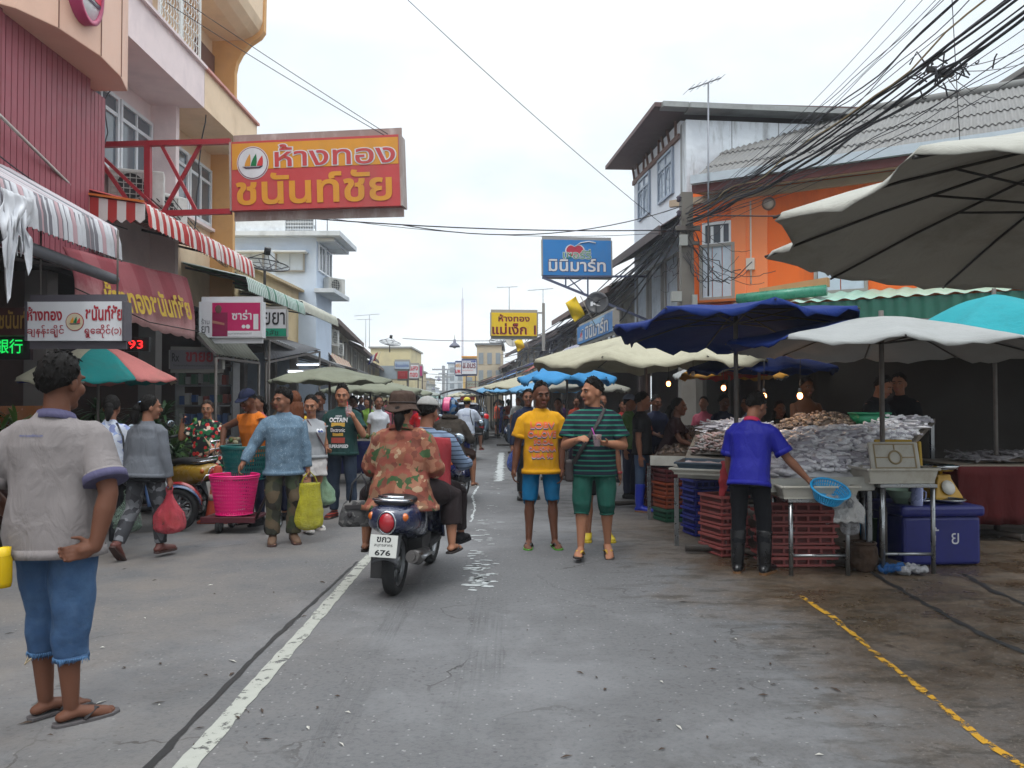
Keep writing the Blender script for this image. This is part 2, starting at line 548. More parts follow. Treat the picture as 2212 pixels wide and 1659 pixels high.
def blob(b, x, y, r, el=1.0, z=.004):
 n = 14
 o = rr.random() * 99
 pts = []
 for k in range(n):
  a = 2 * PI * k / n
  q = r * (.75 + .55 * noise.noise(V((math.cos(a) * 1.4 + o, math.sin(a) * 1.4, o))))
  pts.append((x + q * el * math.cos(a), y + q * math.sin(a), z))
 b.poly(pts)
for py, k in ((1010, 3), (1050, 5), (1070, 4), (1100, 6), (1130, 8), (1150, 10), (1170, 7), (1195, 9), (1215, 10), (1235, 12), (1250, 12), (1262, 8)):
 for i in range(k):
  g = G(1052 + rr.gauss(0, 16) + (1100 - py) * -.12 * -1, py + rr.uniform(-8, 8))
  blob(b, g.x, g.y, rr.uniform(.008, .03) * (1.6 if rr.random() < .15 else 1), rr.uniform(1, 2.6))
for i in range(9):
 g = G(1045 + rr.gauss(0, 14), 1243 + rr.gauss(0, 14)); blob(b, g.x, g.y, rr.uniform(.025, .05), 1.8)
ragged(b, [G(1018, 1128), G(1026, 1095), G(1020, 1072), G(1034, 1050)], .025, jit=.015)
one(b, 'centre_paint_remains', worn('worn white paint specks', '#a5a9a9', 16, .42), None, None, kind='structure')
q = NT('tyre marks')
co = q.n('ShaderNodeMapping', {0: q.co, 3: (22, .5, 1)}).outputs[0]
q.set(col=C('#2a2b2e'), rough=.8, alpha=q.math('MULTIPLY', q.math('MULTIPLY', q.rng(q.noise(3, 5, .6, co), .42, .75), q.rng(q.noise(1.1, 3), .38, .62)), .3))
b = ragged(B(), [G(905, 1255), G(800, 1420), G(735, 1560), G(690, 1660)], .17, jit=.02, z=.003)
ragged(b, [G(935, 1240), G(905, 1270)], .12, z=.0035)
ragged(b, [G(1062, 1290), G(1035, 1440), G(1010, 1560), G(985, 1680)], .26, jit=.03, z=.003)
ragged(b, [G(1150, 1235), G(1200, 1270), G(1330, 1300), G(1480, 1318)], .03, jit=.01, z=.003)
ragged(b, [G(1165, 1285), G(1260, 1308), G(1400, 1338), G(1560, 1356)], .035, jit=.012, z=.003)
ragged(b, [G(1330, 1600), G(1450, 1580), G(1580, 1540)], .09, jit=.02, z=.003)
one(b, 'tyre_marks', q.m, None, None, kind='structure')
# litter: dead leaves and scraps on the asphalt
b = B()
for i in range(90):
 px, py = rr.uniform(20, 760), rr.uniform(1215, 1640)
 if rr.random() < .45: px, py = rr.uniform(1100, 2000), rr.uniform(1300, 1640)
 g = G(px, py)
 a, s_ = rr.random() * 6.3, rr.uniform(.006, .018)
 d, e = V((math.cos(a), math.sin(a), 0)) * s_ * rr.uniform(1, 2.8), V((-math.sin(a), math.cos(a), 0)) * s_ * .5
 b.poly([g - d + V((0, 0, .005)), g - e + V((0, 0, .008)), g + d + V((0, 0, .005)), g + e + V((0, 0, .011))], mi=0 if rr.random() < .72 else 1)
one(b, 'litter', [mat('dead leaf', '#3a2c22', .8), mat('paper scrap', '#a8a69e', .7)], 'small dead leaves and paper scraps scattered over the road', 'litter', kind='stuff')
# ------------------------------------------------------------------ building helpers
def corr(b, p0, p1, q0, q1, amp=.018, pitch=.15, mi=0, nv=1, sag=0):
 # corrugated sheet: edge p0-p1 at the top, q0-q1 below
 p0, p1, q0, q1 = V(p0), V(p1), V(q0), V(q1)
 ln = (p1 - p0).length
 nu = max(2, int(ln / pitch * 6))
 nrm = (p1 - p0).cross(q0 - p0).normalized()
 def fn(u, v):
  p = p0.lerp(p1, u).lerp(q0.lerp(q1, u), v)
  return p + nrm * (amp * math.sin(u * ln / pitch * 2 * PI)) + V((0, 0, -sag * math.sin(PI * v)))
 return b.grid(fn, nu, nv, mi)
def window(parent, O, XA, w_, h_, n=2, transom=.25, fm=None, pm=None, dep=.06, arch=False):
 # O: lower left corner on the wall, XA: direction along it; frame and pane stand proud of the wall
 XA = V(XA).normalized(); ZA = V((0, 0, 1)); NA = XA.cross(ZA)
 O = V(O)
 fm = fm or mat('white window frame', '#d6dade', .45); pm = pm or mat('dark window glass', '#59626a', .08, spec=.8, var=.3, vs=.8)
 b = B()
 t = .06
 rot = Matrix((XA, NA, ZA)).transposed()
 def bar(x0, x1, z0, z1, d=dep): b.box(O + XA * (x0 + x1) / 2 + ZA * (z0 + z1) / 2 + NA * d / 2, (x1 - x0, d, z1 - z0), rot)
 bar(0, t, 0, h_); bar(w_ - t, w_, 0, h_); bar(t, w_ - t, h_ - t, h_); bar(t, w_ - t, 0, t)
 zt = h_ - transom * h_ if transom else h_ - t
 if transom: bar(t, w_ - t, zt - t / 2, zt + t / 2, dep * .9)
 for i in range(1, n): bar(w_ * i / n - t / 2, w_ * i / n + t / 2, t, zt - t / 2, dep * .85)
 if transom:
  bar(w_ / 2 - t / 3, w_ / 2 + t / 3, zt + t / 2, h_ - t, dep * .8)
 if arch:
  for i in range(n):
   x0, x1 = w_ * i / n + t * 1.2, w_ * (i + 1) / n - t * 1.2
   pts = [O + NA * dep * .5 + XA * ((x0 + x1) / 2 - (x1 - x0) / 2 * math.cos(a)) + ZA * (zt - .2 - (x1 - x0) * .25 + (x1 - x0) / 2 * math.sin(a)) for a in [PI * k / 10 for k in range(11)]]
   b.tube(pts, .02, 5)
   bar((x0 + x1) / 2 - .015, (x0 + x1) / 2 + .015, t, zt - t / 2, dep * .6)
   for z in (.3, .55): bar(x0, x1, zt * z - .012, zt * z + .012, dep * .5)
 f = b.build('window', fm, parent)
 b = B()
 b.box(O + XA * w_ / 2 + ZA * h_ / 2 + NA * .012, (w_ - t, .02, h_ - t), rot)
 b.build('pane', pm, f)
 return f
def shutter_window(parent, O, XA, w_, h_, m, n=4):
 XA = V(XA).normalized(); ZA = V((0, 0, 1)); NA = XA.cross(ZA); O = V(O)
 rot = Matrix((XA, NA, ZA)).transposed()
 b = B()
 for i in range(n): b.box(O + XA * w_ * (i + .5) / n + ZA * h_ / 2 + NA * .03, (w_ / n - .02, .03, h_), rot)
 f = b.build('shutter', m, parent)
 b = B()
 t = .06
 for x in (-t / 2, w_ + t / 2): b.box(O + XA * x + ZA * h_ / 2 + NA * .04, (t, .08, h_ + 2 * t), rot)
 for z in (-t / 2, h_ + t / 2): b.box(O + XA * w_ / 2 + ZA * z + NA * .04, (w_, .078, t), rot)
 b.build('frame', mat('grey wood trim', '#8d8b86', .7), f)
 return f
def ac_unit(loc, rz, label, s=1.0):
 t = thing('air_conditioner', label, 'air conditioner', loc, rz, 'air conditioner units on the facades')
 b = B(); b.box((0, 0, .28 * s), (.8 * s, .28 * s, .55 * s)); b.build('casing', mat('ac casing', '#c9c9c4', .5, dirt='#8a8780', ds=2), t, world=False, bevel=.02)
 b = B()
 for k in range(7): b.box((-.36 * s + k * .09 * s, -.15 * s, .28 * s), (.012 * s, .012, .46 * s))
 for k in range(6): b.box((-.09 * s, -.155 * s, .07 * s + k * .085 * s), (.56 * s, .012, .012 * s))
 b.build('grille', mat('ac grille', '#b0b0aa', .5), t, world=False)
 b = B(); b.lathe([(.001, 0), (.2 * s, 0), (.2 * s, .02)], 20, Matrix.Translation((-.08 * s, -.141 * s, .28 * s)) @ Matrix.Rotation(PI / 2, 4, 'X')); b.build('fan_opening', mat('ac dark', '#3a3b3c', .6), t, world=False)
 return t
RD = V((-.1097, .994, 0)); RN = V((.994, .1097, 0))        # the far street bends a little to the left
def RP(x0, s, z=0, y0=18.5): return V((x0, y0, z)) + RD * s
# ------------------------------------------------------------------ left: pink and cream shop building
PINKW = mat('pale lilac plaster', '#e4d3d2', .8, .08, dirt='#a89aa0', ds=1.5, da=.35, bump=.1, bs=30)
CREAM = mat('cream orange plaster', '#e2c8aa', .8, .08, dirt='#a98d68', ds=1.5, da=.35, bump=.1, bs=30)
ORNG = mat('apricot plaster', '#d09f68', .8, .08, dirt='#9a7248', ds=1.5, da=.35)
t = thing('shop_building', 'tall pink and cream shop building with balconies and a red ribbed cladding', 'building', (-6.4, 14, 0))
b = B()
b.box((-9, 12.35, 7.1), (5.2, 3.6, 7.6)); b.build('pink_wall', PINKW, t)
b = B()
b.box((-9.002, 15.63, 7.1), (5.2, 2.95, 7.6)); b.build('cream_wall', CREAM, t)
b = B(); b.box((-6.2, 14.2, 5.05), (.5, .14, 3.5)); b.build('fin', PINKW, t)
b = B(); b.box((-6.2, 17.03, 5.3), (.56, .14, 4.0)); b.build('fin', ORNG, t)
b = B(); b.box((-5.98, 12.36, 7.1), (.96, 3.78, .7)); b.build('balcony', PINKW, t)
b = B(); b.box((-5.98, 15.73, 7.1), (.964, 2.94, .7)); bl = b.build('balcony', CREAM, t)
b = B(); b.box((-5.52, 15.73, 7.47), (.16, 2.96, .05)); b.build('coping', mat('rose paint', '#c98f86', .7), bl)
b = B(); b.box((-5.52, 12.36, 7.47), (.16, 3.77, .05)); b.build('coping', PINKW, t)
# the upper fin flares outward into the top balcony
pr = [(-6.4, 7.2), (-5.92, 7.2), (-5.92, 8.55), (-5.88, 8.75), (-5.78, 8.95), (-5.6, 9.15), (-5.38, 9.3), (-5.3, 9.42), (-5.28, 10.9), (-6.4, 10.9)]
b = B(); b.poly([(x, 17.0, z) for x, z in pr], (0, .16, 0)); b.build('flared_fin', ORNG, t)
prof = [(-6.4, 9.2), (-5.75, 9.22), (-5.55, 9.3), (-5.4, 9.42), (-5.33, 9.6), (-5.3, 10.9), (-6.4, 10.9)]
b = B(); b.poly([(x, 10.6, z) for x, z in prof], (0, 6.4, 0)); b.build('balcony', CREAM, t)
window(t, (-6.4, 11.8, 5.18), (0, 1, 0), 1.1, 1.24); window(t, (-6.4, 12.95, 5.18), (0, 1, 0), 1.15, 1.24)
window(t, (-6.4, 14.5, 5.18), (0, 1, 0), 1.2, 1.2); window(t, (-6.4, 15.75, 5.18), (0, 1, 0), 1.15, 1.2)
b = B(); b.box((-6.36, 12.95, 5.12), (.14, 2.4, .06)); b.box((-6.36, 15.7, 5.12), (.14, 2.5, .06)); b.build('sill', PINKW, t)
b = B(); b.box((-6.37, 16.5, 8.1), (.08, .9, 1.5)); b.build('balcony_door', mat('brown timber door', '#6a4a40', .6), t)
b = B()
for y0 in (12.45, 13.28):
 for k in range(2): b.box((-5.52, y0 + k * .78, 8.3), (.04, .04, 1.6))
 for i in range(17):
  for j in range(7):
   y, z = y0 + .06 + j * .11, 7.55 + i * .095
   o = .05 if i % 2 else 0
   b.beam((-5.52, y + o, z), (-5.52, y + .05 - o, z + .095), .012)
 for i in range(9): b.box((-5.52, y0 + .39, 7.55 + i * .19), (.012, .78, .012))
b.build('balcony_grille', mat('white painted iron', '#d9dad6', .5), t)
RIB = mat('red ribbed metal', '#96505a', .5, .1, dirt='#74353f', ds=2, da=.4, streak=4)
b = B()
for i in range(17):
 y = 8.98 + i * .115
 b.box((-5.83, y, 4.6), (.16, .098, 2.6))
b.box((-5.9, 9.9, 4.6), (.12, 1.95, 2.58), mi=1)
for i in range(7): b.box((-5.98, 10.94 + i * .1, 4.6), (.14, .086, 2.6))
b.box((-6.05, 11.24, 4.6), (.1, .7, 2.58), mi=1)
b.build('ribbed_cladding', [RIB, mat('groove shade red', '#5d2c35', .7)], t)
b = B(); b.box((-5.9, 8.6, 4.6), (.4, .6, 2.6)); b.build('red_column', mat('dark red paint', '#7c3b42', .6), t)
cv = [(-6.5, 8.2), (-5.95, 8.55), (-5.55, 8.9), (-5.34, 9.37), (-5.24, 10.15), (-5.3, 10.8), (-5.45, 11.3), (-6.4, 11.3)]
FAS = mat('salmon fascia panel', '#d8b09a', .45, .06, dirt='#b98770', ds=1, da=.3)
b = B(); b.poly([(x, y, 5.9) for x, y in cv], (0, 0, 1.7)); fa = b.build('fascia', FAS, t, bevel=.01)
b = B()
for y, x in ((9.37, -5.338), (10.15, -5.238), (10.8, -5.298)): b.box((x, y, 6.75), (.012, .012, 1.68))
b.build('panel_joint', mat('joint brown', '#7a5648', .8), fa)
lm = Matrix.Translation((-5.2, 9.78, 6.6)) @ Matrix.Rotation(PI / 2, 4, 'Y') @ Matrix.Scale(1.5, 4, (1, 0, 0))
b = B(); b.lathe([(.001, .0), (.29, .0), (.29, -.14), (.001, -.14)], 32, lm)
lg = one(b, 'logo_disc', mat('white sign face', '#dfe2e4', .35), 'oval white shop emblem with sails on the salmon fascia', 'emblem')
b = B(); b.lathe([(.27, -.01), (.27, .03), (.31, .03), (.31, -.15)], 32, lm); b.build('rim', mat('crimson rim', '#a03058', .4), lg)
def sails(parent, O, XA, YA, s, cols, lift=.006, world=True):
 # three sails over a boat hull, in the plane XA, YA
 XA, YA = V(XA).normalized(), V(YA).normalized(); n = XA.cross(YA); O = V(O) + n * lift
 P = lambda x, y: O + XA * x * s + YA * y * s
 for (x, h), c in zip(((-.62, .95), (-.12, .95), (.38, .8)), cols):
  b = B()
  L1 = [(x + .45 * (k / 8) ** 1.6 - .02, -.3 + h * (k / 8)) for k in range(9)]
  R1 = [(x + .42 + .05 * math.sin(PI * k / 8), -.3 + h * (k / 8)) for k in range(9)]
  b.poly([P(*p) for p in L1] + [P(*p) for p in R1[::-1]], n * .004); b.build('sail', c, parent, world)
 b = B()
 b.poly([P(*p) for p in ((-.85, -.32), (-.5, -.38), (.5, -.38), (.85, -.3), (.6, -.48), (-.55, -.5))], n * .004); b.build('hull', mat('boat hull dark', '#3b2a3e', .5), parent, world)
SAILC = [mat('sail amber', '#d8962a', .5), mat('sail green', '#0d6b3d', .5), mat('sail red', '#c8304a', .5)]
sails(lg, (-5.2, 9.78, 6.6), (0, 1, 0), (0, 0, 1), .36, SAILC)
# ground floor of that row: party walls, a back wall and a ceiling; open to the street
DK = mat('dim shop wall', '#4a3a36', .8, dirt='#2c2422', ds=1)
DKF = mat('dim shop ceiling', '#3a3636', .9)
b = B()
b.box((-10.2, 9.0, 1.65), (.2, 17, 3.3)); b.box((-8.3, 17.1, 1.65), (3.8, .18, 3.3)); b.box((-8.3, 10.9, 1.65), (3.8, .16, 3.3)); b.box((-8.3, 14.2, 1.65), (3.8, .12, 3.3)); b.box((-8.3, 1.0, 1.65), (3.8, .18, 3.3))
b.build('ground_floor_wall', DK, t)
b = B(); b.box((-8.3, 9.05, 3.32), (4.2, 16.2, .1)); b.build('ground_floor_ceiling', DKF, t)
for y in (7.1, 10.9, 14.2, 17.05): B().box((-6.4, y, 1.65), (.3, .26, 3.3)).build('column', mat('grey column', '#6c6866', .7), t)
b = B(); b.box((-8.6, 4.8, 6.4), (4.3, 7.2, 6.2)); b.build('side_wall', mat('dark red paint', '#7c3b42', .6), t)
# ------------------------------------------------------------------ left: awnings
def awning(name, label, cols, y0, y1, x_edge, z_edge, x_wall, z_wall, drop, sw, pitch=.12, endcap=None, under=None, scal=.04, p=None, xe1=None):
 t = thing(name, label, 'awning', (x_edge, y0, z_edge - drop))
 ms = [mat(f'awning {c}', c, .55, .08, dirt='#6c6660', ds=2.2, da=.32) for c in cols]
 xe1 = x_edge if xe1 is None else xe1
 e0, e1 = V((x_edge, y0, z_edge)), V((xe1, y1, z_edge)) if p is None else V(p)
 w0, w1 = V((x_wall, y0, z_wall)), V((x_wall, y1, z_wall))
 ln = (e1 - e0).length
 nper = 4
 nu = max(2, int(ln / pitch * nper))
 si = lambda i, j: int(i / nper * pitch / sw) % len(cols)
 nv = 3
 def fn(u, v):
  q = e0.lerp(e1, u)
  k = .02 * math.sin(u * ln / pitch * 2 * PI)
  if v < .34: return w0.lerp(w1, u).lerp(q, v / .3333) + V((0, 0, k))
  f = (v - .3333) / .6667
  return q + V((k + .05 * math.sin(f * PI / 2), 0, -drop * f - (scal * abs(math.sin(u * ln / (pitch * 2) * 2 * PI)) if v > .95 else 0)))
 b = B(); b.grid(fn, nu, nv, si); b.build('sheet', ms, t)
 b = B()
 for y in np.linspace(y0 + .2, y1 - .2, 4):
  f = (y - y0) / (y1 - y0)
  b.beam(w0.lerp(w1, f) - V((0, 0, .08)), e0.lerp(e1, f) - V((0, 0, .06)), .04)
 b.beam(e0 - V((.04, 0, .08)), e1 - V((.04, 0, .08)), .04)
 b.build('frame', mat('awning steel', '#4b4644', .6), t)
 return t
a1 = awning('striped_awning', 'red and white striped metal awning over the shop under the orange sign', ['#a8322f', '#cdc6c2'], 10.9, 15.4, -5.0, 4.2, -6.4, 4.55, .3, .12, .12)
b = B()
for i in range(10):
 x0 = -6.25 + i * .125
 z0 = 4.36 - .17 * i / 10
 b.poly([(x0, 10.88, z0), (x0 + .125, 10.88, z0 - .017), (x0 + .125, 10.88, 3.98), (x0 + .0625, 10.88, 3.93), (x0, 10.88, 3.98)], (0, .02, 0), mi=i % 2)
b.build('end_panel', [mat('awning #a8322f', '#a8322f'), mat('awning #cdc6c2', '#cdc6c2')], a1)
b = B(); b.beam((-6.3, 10.86, 4.4), (-5.0, 10.86, 4.22), .03); b.build('edge_trim', mat('orange trim', '#c0682c', .6), a1)
a2 = awning('white_awning', 'white ribbed metal awning with pink stripes nearest the camera', ['#b4b4b8'] * 3 + ['#67646a'] + ['#b4b4b8'] * 4 + ['#6f6c72'] + ['#a5888c'] * 3 + ['#67646a'], 6.2, 9.15, -4.5, 3.46, -6.0, 4.3, .33, .022, .085)  # thin dark stripes in the colours paint the shade along the ridges
b = B(); b.tube([(-4.62, 6.3, 3.02), (-4.62, 9.3, 2.92)], .06, 10, rnd=True); b.build('roller_tube', mat('grey roller', '#5b5d62', .6, dirt='#33343a'), a2)
b = B(); b.beam((-4.62, 9.0, 2.95), (-6.2, 9.0, 3.2), .03); b.build('strut', mat('awning steel', '#4b4644', .6), a2)
# torn white cloth hanging from its edge
b = B()
def rag(u, v):
 k = noise.noise(V((u * 6, v * 3, 1)))
 return V((-4.42 + .08 * k, 6.92 + u * .42 + .04 * math.sin(v * 9), 3.36 - v * (.35 + .5 * abs(noise.noise(V((u * 5.2, 0, 4)))) * 1.6 + .12 * (u < .4))))
b.grid(rag, 22, 18)
one(b, 'torn_cloth', mat('torn white cloth', '#cfd0d4', .8, bump=.4, bs=14), 'torn white cloth hanging in strips from the nearest awning', 'cloth', solid=.006)
# red canvas banner blind with yellow lettering
t = thing('canvas_banner', 'shade-toned red canvas blind with yellow shop lettering hanging under the striped awning', 'banner', (-4.9, 10.9, 2.6))
q = NT('shade-toned red canvas')
s = q.sep()
c = q.mix(q.noise(3, 5), C('#6a2028'), C('#84343e'))
c = q.mix(q.rng(q.math('ADD', s[2], q.math('MULTIPLY', q.noise(5, 6, .7), .5)), .62, .2), c, C('#b08886'))  # paler towards the bottom: the shade over the upper part is painted in
c = q.mix(q.math('MULTIPLY', q.math('GREATER_THAN', q.math('FRACT', q.math('MULTIPLY', s[1], 1.15)), .5), .1), c, C('#d0a0a0'))
q.set(col=c, rough=.85).bump(q.noise(5, 4), .4, .03)
TLb, TRb, BLb, BRb = V((-5.22, 9.3, 3.3)), V((-5.22, 12.9, 3.5)), V((-5.02, 9.2, 2.68)), V((-5.02, 12.75, 2.5))
def ban(u, v):
 p = TLb.lerp(TRb, u).lerp(BLb.lerp(BRb, u), v)
 return p + V((.05 * math.sin(v * PI) + .02 * math.sin(u * 17), 0, (-.03 * abs(math.sin(u * 30)) if v > .97 else 0) - .05 * math.sin(PI * u) * v))
b = B(); b.grid(ban, 60, 12); b.build('canvas', q.m, t, solid=.006)
YB = (TLb - BLb).normalized()
letter(t, 'ห้างทองชนันท์ชัย', TLb.lerp(BRb, .5) + V((.1, .1, -.02)), TRb - TLb, YB, 2.6, .42, mat('yellow print', '#a88a1c', .7), .03, .03)
b = B(); b.tube([BLb + V((.03, -.05, .12)), BLb.lerp(BRb, .5) + V((.06, 0, 0)), BRb + V((.03, .05, .12))], .008, 5); b.build('cord', mat('dark cord', '#2c2624', .8), t)
a3 = awning('green_awning', 'green and white striped metal awning beyond the red striped one', ['#b9c4be', '#4f7a68'], 15.5, 19.8, -5.15, 3.92, -6.6, 4.25, .26, .06, .12)
a4 = awning('grey_awning', 'weathered beige striped metal awning next to the green one', ['#b4b3a6', '#8f9184'], 19.9, 23.8, -5.2, 4.0, -6.9, 4.3, .25, .07, .14)
# ------------------------------------------------------------------ left: buildings farther along
BEI = mat('tan plaster', '#c0ab84', .85, .08, dirt='#94805e', ds=1.2)
t = thing('low_building', 'low tan shophouse with a long blank parapet behind the awnings', 'building', (-7.5, 24, 0))
b = B()
P0, P1, P2, P3 = V((-6.6, 17.5, 3.3)), V((-7.7, 31, 3.3)), V((-12, 31, 3.3)), V((-12, 17.5, 3.3))
b.add([P0, P1, P2, P3, P0 + V((0, 0, 1.5)), P1 + V((0, 0, 2.2)), P2 + V((0, 0, 2.2)), P3 + V((0, 0, 1.5))], [(0, 3, 2, 1), (4, 5, 6, 7), (0, 1, 5, 4), (1, 2, 6, 5), (2, 3, 7, 6), (3, 0, 4, 7)])
b.build('wall', BEI, t)
b = B(); b.beam(P0 + V((.05, 0, 1.52)), P1 + V((.05, 0, 2.22)), .3, .08); b.build('coping', mat('tan coping', '#ad9a78', .8), t)
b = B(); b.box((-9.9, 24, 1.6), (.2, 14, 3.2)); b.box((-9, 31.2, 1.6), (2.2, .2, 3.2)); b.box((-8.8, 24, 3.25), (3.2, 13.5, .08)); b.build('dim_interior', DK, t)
for y in (20.4, 24, 27.5, 31): B().box((-6.65 - (y - 17.5) * .081, y, 1.65), (.25, .25, 3.3)).build('column', mat('grey column', '#6c6866', .7), t)
LB = mat('pale blue plaster', '#b9c6d6', .8, .06, dirt='#93a0b0', ds=1, da=.4, bump=.1, bs=20)
WH = mat('white slab concrete', '#bfc4c8', .8, .08, dirt='#868a8c', ds=1.4, da=.6)
t = thing('blue_building', 'pale blue three storey building with projecting slabs and a lattice roof balcony', 'building', (-9, 29, 0))
cx_ = X(682, 28); lx = X(500, 28)
b = B(); b.box(((cx_ + lx) / 2 - 1.5, 29.2, 4.2), (cx_ - lx + 3, 2.4, 6.2)); b.build('wall', LB, t)
Z = lambda y, Y=28: CAMZ + (868 - y) / F * Y
b = B(); b.box(((cx_ + lx) / 2 - 1.1, 29.1, Z(507)), (cx_ - lx + 4.0, 3.0, .16)); b.build('roof_slab', WH, t)
b = B(); b.box((cx_ + .3, 29.2, Z(627)), (.7, 2.6, .14)); b.build('slab', WH, t)
b = B(); b.box((cx_ + .3, 29.3, Z(507) - .15), (.62, 2.6, .1)); b.build('eave_slab', WH, t)
b = B(); b.box((X(560, 27.8), 27.86, Z(490)), (X(598, 27.8) - X(490, 27.8), .12, .52)); b.build('parapet', mat('white paint wall', '#cdd2d6', .7, dirt='#9a9ea0'), t)
b = B()
x0, x1 = X(592, 27.8), X(674, 27.8)
for i in range(15):
 for j in range(4):
  x, z = x0 + (i + .5) * (x1 - x0) / 15, Z(504) + (j + .5) * .125
  for sg in (-1, 1): b.beam((x - .045, 27.86, z - .05 * sg), (x + .045, 27.86, z + .05 * sg), .022, .05)
for j in range(5): b.box(((x0 + x1) / 2, 27.86, Z(504) + j * .125), (x1 - x0, .07, .02))
for i in range(16): b.box((x0 + i * (x1 - x0) / 15, 27.86, Z(504) + .25), (.02, .068, .5))
b.build('lattice', WH, t)
b = B(); b.box((X(590, 29.5), 29.4, Z(458)), (2.6, 1.8, .12)); b.box((X(560, 29.5), 29.5, Z(478)), (2.6, 1.2, 1.0)); b.build('roof_room', mat('grey shade wall', '#7d8890', .8), t)
for p0, p1 in ((514, 566), (597, 654)):
 shutter_window(t, (X(p0, 28), 27.99, Z(583)), (1, 0, 0), X(p1, 28) - X(p0, 28), .6, mat('pale blue shutter', '#b4c0cc', .6), 2)
 b = B(); b.box((X((p0 + p1) / 2, 27.8), 27.8, Z(546)), (X(p1, 28) - X(p0, 28) + .25, .5, .05)); b.build('window_hood', WH, t)
for y in (28.2, 29.25): window(t, (cx_, y, Z(582)), (0, 1, 0), .95, 1.25, 2)
ac_unit((cx_ + .35, 29.3, Z(627) + .07), PI / 2 - .6, 'air conditioner on the slab of the pale blue building')
# old rowhouses
TILE = mat('old grey brown roof tiles', '#6b615c', .85, .25, vs=12, bump=.4, bs=25, dirt='#403a36', ds=2)
SOF = mat('brown soffit timber', '#5d4d48', .8, .15)
def rowhouse(label, side, x0, s0, s1, zt, wallc, over=.8, roofc=None, wins=3, y0=18.5, rise=1.6, dep=6, winm=None, lower=None):
 # side: -1 left of the street, +1 right; x0 is the facade line at y0
 a, c = RP(x0, s0, 0, y0), RP(x0, s1, 0, y0)
 t = thing('rowhouse', label, 'house', (a + c) / 2 + RN * side * dep / 2, 0, 'old shophouses lining the street')
 wm_ = mat('rowhouse ' + wallc, wallc, .85, .12, dirt='#6c6258', ds=1.2, da=.6, streak=4)
 dv = RN * side * dep
 b = B()
 v = [a, c, c + dv, a + dv]
 b.add([p + V((0, 0, 2.9)) for p in v] + [p + V((0, 0, zt)) for p in v], [(0, 1, 2, 3), (4, 7, 6, 5), (0, 4, 5, 1), (1, 5, 6, 2), (2, 6, 7, 3), (3, 7, 4, 0)])
 b.add([a + dv * .5 + V((0, 0, zt + rise * .9)), a + V((0, 0, zt)), a + dv + V((0, 0, zt))], [(0, 1, 2)])
 b.build('wall', wm_, t)
 b = B()
 b.add([p + V((0, 0, 0)) for p in (a + dv * .5, c + dv * .5)] + [p + V((0, 0, 2.9)) for p in (a + dv * .5, c + dv * .5)], [(0, 1, 3, 2)])
 for p in (a, c): b.box(p + RN * side * .1 + V((0, 0, 1.45)), (.3, .3, 2.9))
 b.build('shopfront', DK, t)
 b = B()
 e0, e1 = a - RN * side * over + V((0, 0, zt - .25)) - RD * .3, c - RN * side * over + V((0, 0, zt - .25)) + RD * .2
 r0, r1 = a + dv * .5 + V((0, 0, zt + rise)) - RD * .3, c + dv * .5 + V((0, 0, zt + rise)) + RD * .2
 f0, f1 = a + dv * 1.05 + V((0, 0, zt)) - RD * .3, c + dv * 1.05 + V((0, 0, zt)) + RD * .2
 corr(b, r0, r1, e0, e1, .03, .3); corr(b, r1, r0, f1, f0, .03, .3)
 rf = b.build('roof', mat('roof ' + roofc, roofc, .85, .25, vs=12, dirt='#403a36', ds=2) if roofc else TILE, t)
 b = B(); b.poly([e0 + V((0, 0, -.05)), e1 + V((0, 0, -.05)), c + V((0, 0, zt - .02)), a + V((0, 0, zt - .02))], (0, 0, -.03)); b.beam(e0 + V((0, 0, -.06)), e1 + V((0, 0, -.06)), .05, .18)
 b.build('eave', SOF, t)
 ln = s1 - s0
 n = max(1, wins)
 sg = RD if side < 0 else -RD
 for i in range(n):
  w_ = min(1.5, ln / n * .62)
  o = (a if side < 0 else c) + sg * (ln * (i + .5) / n - w_ / 2) - RN * side * .0 + V((0, 0, 3.35))
  if (i + int(abs(s0))) % 2: shutter_window(t, o, sg, w_, 1.15, winm or mat('grey timber shutter', '#96948e', .8, .2, dirt='#5a554e'), 4)
  else: window(t, o, sg, w_, 1.15, 2, .25, mat('grey window frame', '#9c9c98', .6))
 return t
rowhouse('left shophouse with stained cream wall and brown tiled eaves, first beyond the blue building', -1, -6.1, 12.3, 25, 4.9, '#b5ac98', wins=4)
rowhouse('left shophouse with grey shutters under sagging brown eaves, second beyond the blue building', -1, -6.1, 25.3, 40, 4.7, '#a59f94', wins=6)
rowhouse('left shophouse with low rusty roof behind the small far shop signs', -1, -6.1, 40.3, 62, 4.4, '#a89c8a', wins=5)
rowhouse('right shophouse with pale grey walls just past the white gabled house', 1, 4.1, 4.2, 13.5, 4.95, '#b3b2ae', wins=4, over=1.0)
rowhouse('right shophouse with dull wooden upper storey behind the yellow sign', 1, 4.1, 13.8, 24, 4.6, '#958b7e', wins=4)
rowhouse('right shophouse with beige gable beyond the yellow sign', 1, 4.3, 24.3, 36, 4.9, '#b5a68c', wins=4)
rowhouse('right shophouse with grey roof far beyond the beige gable', 1, 4.6, 36.3, 52, 4.4, '#9b978f', wins=5)
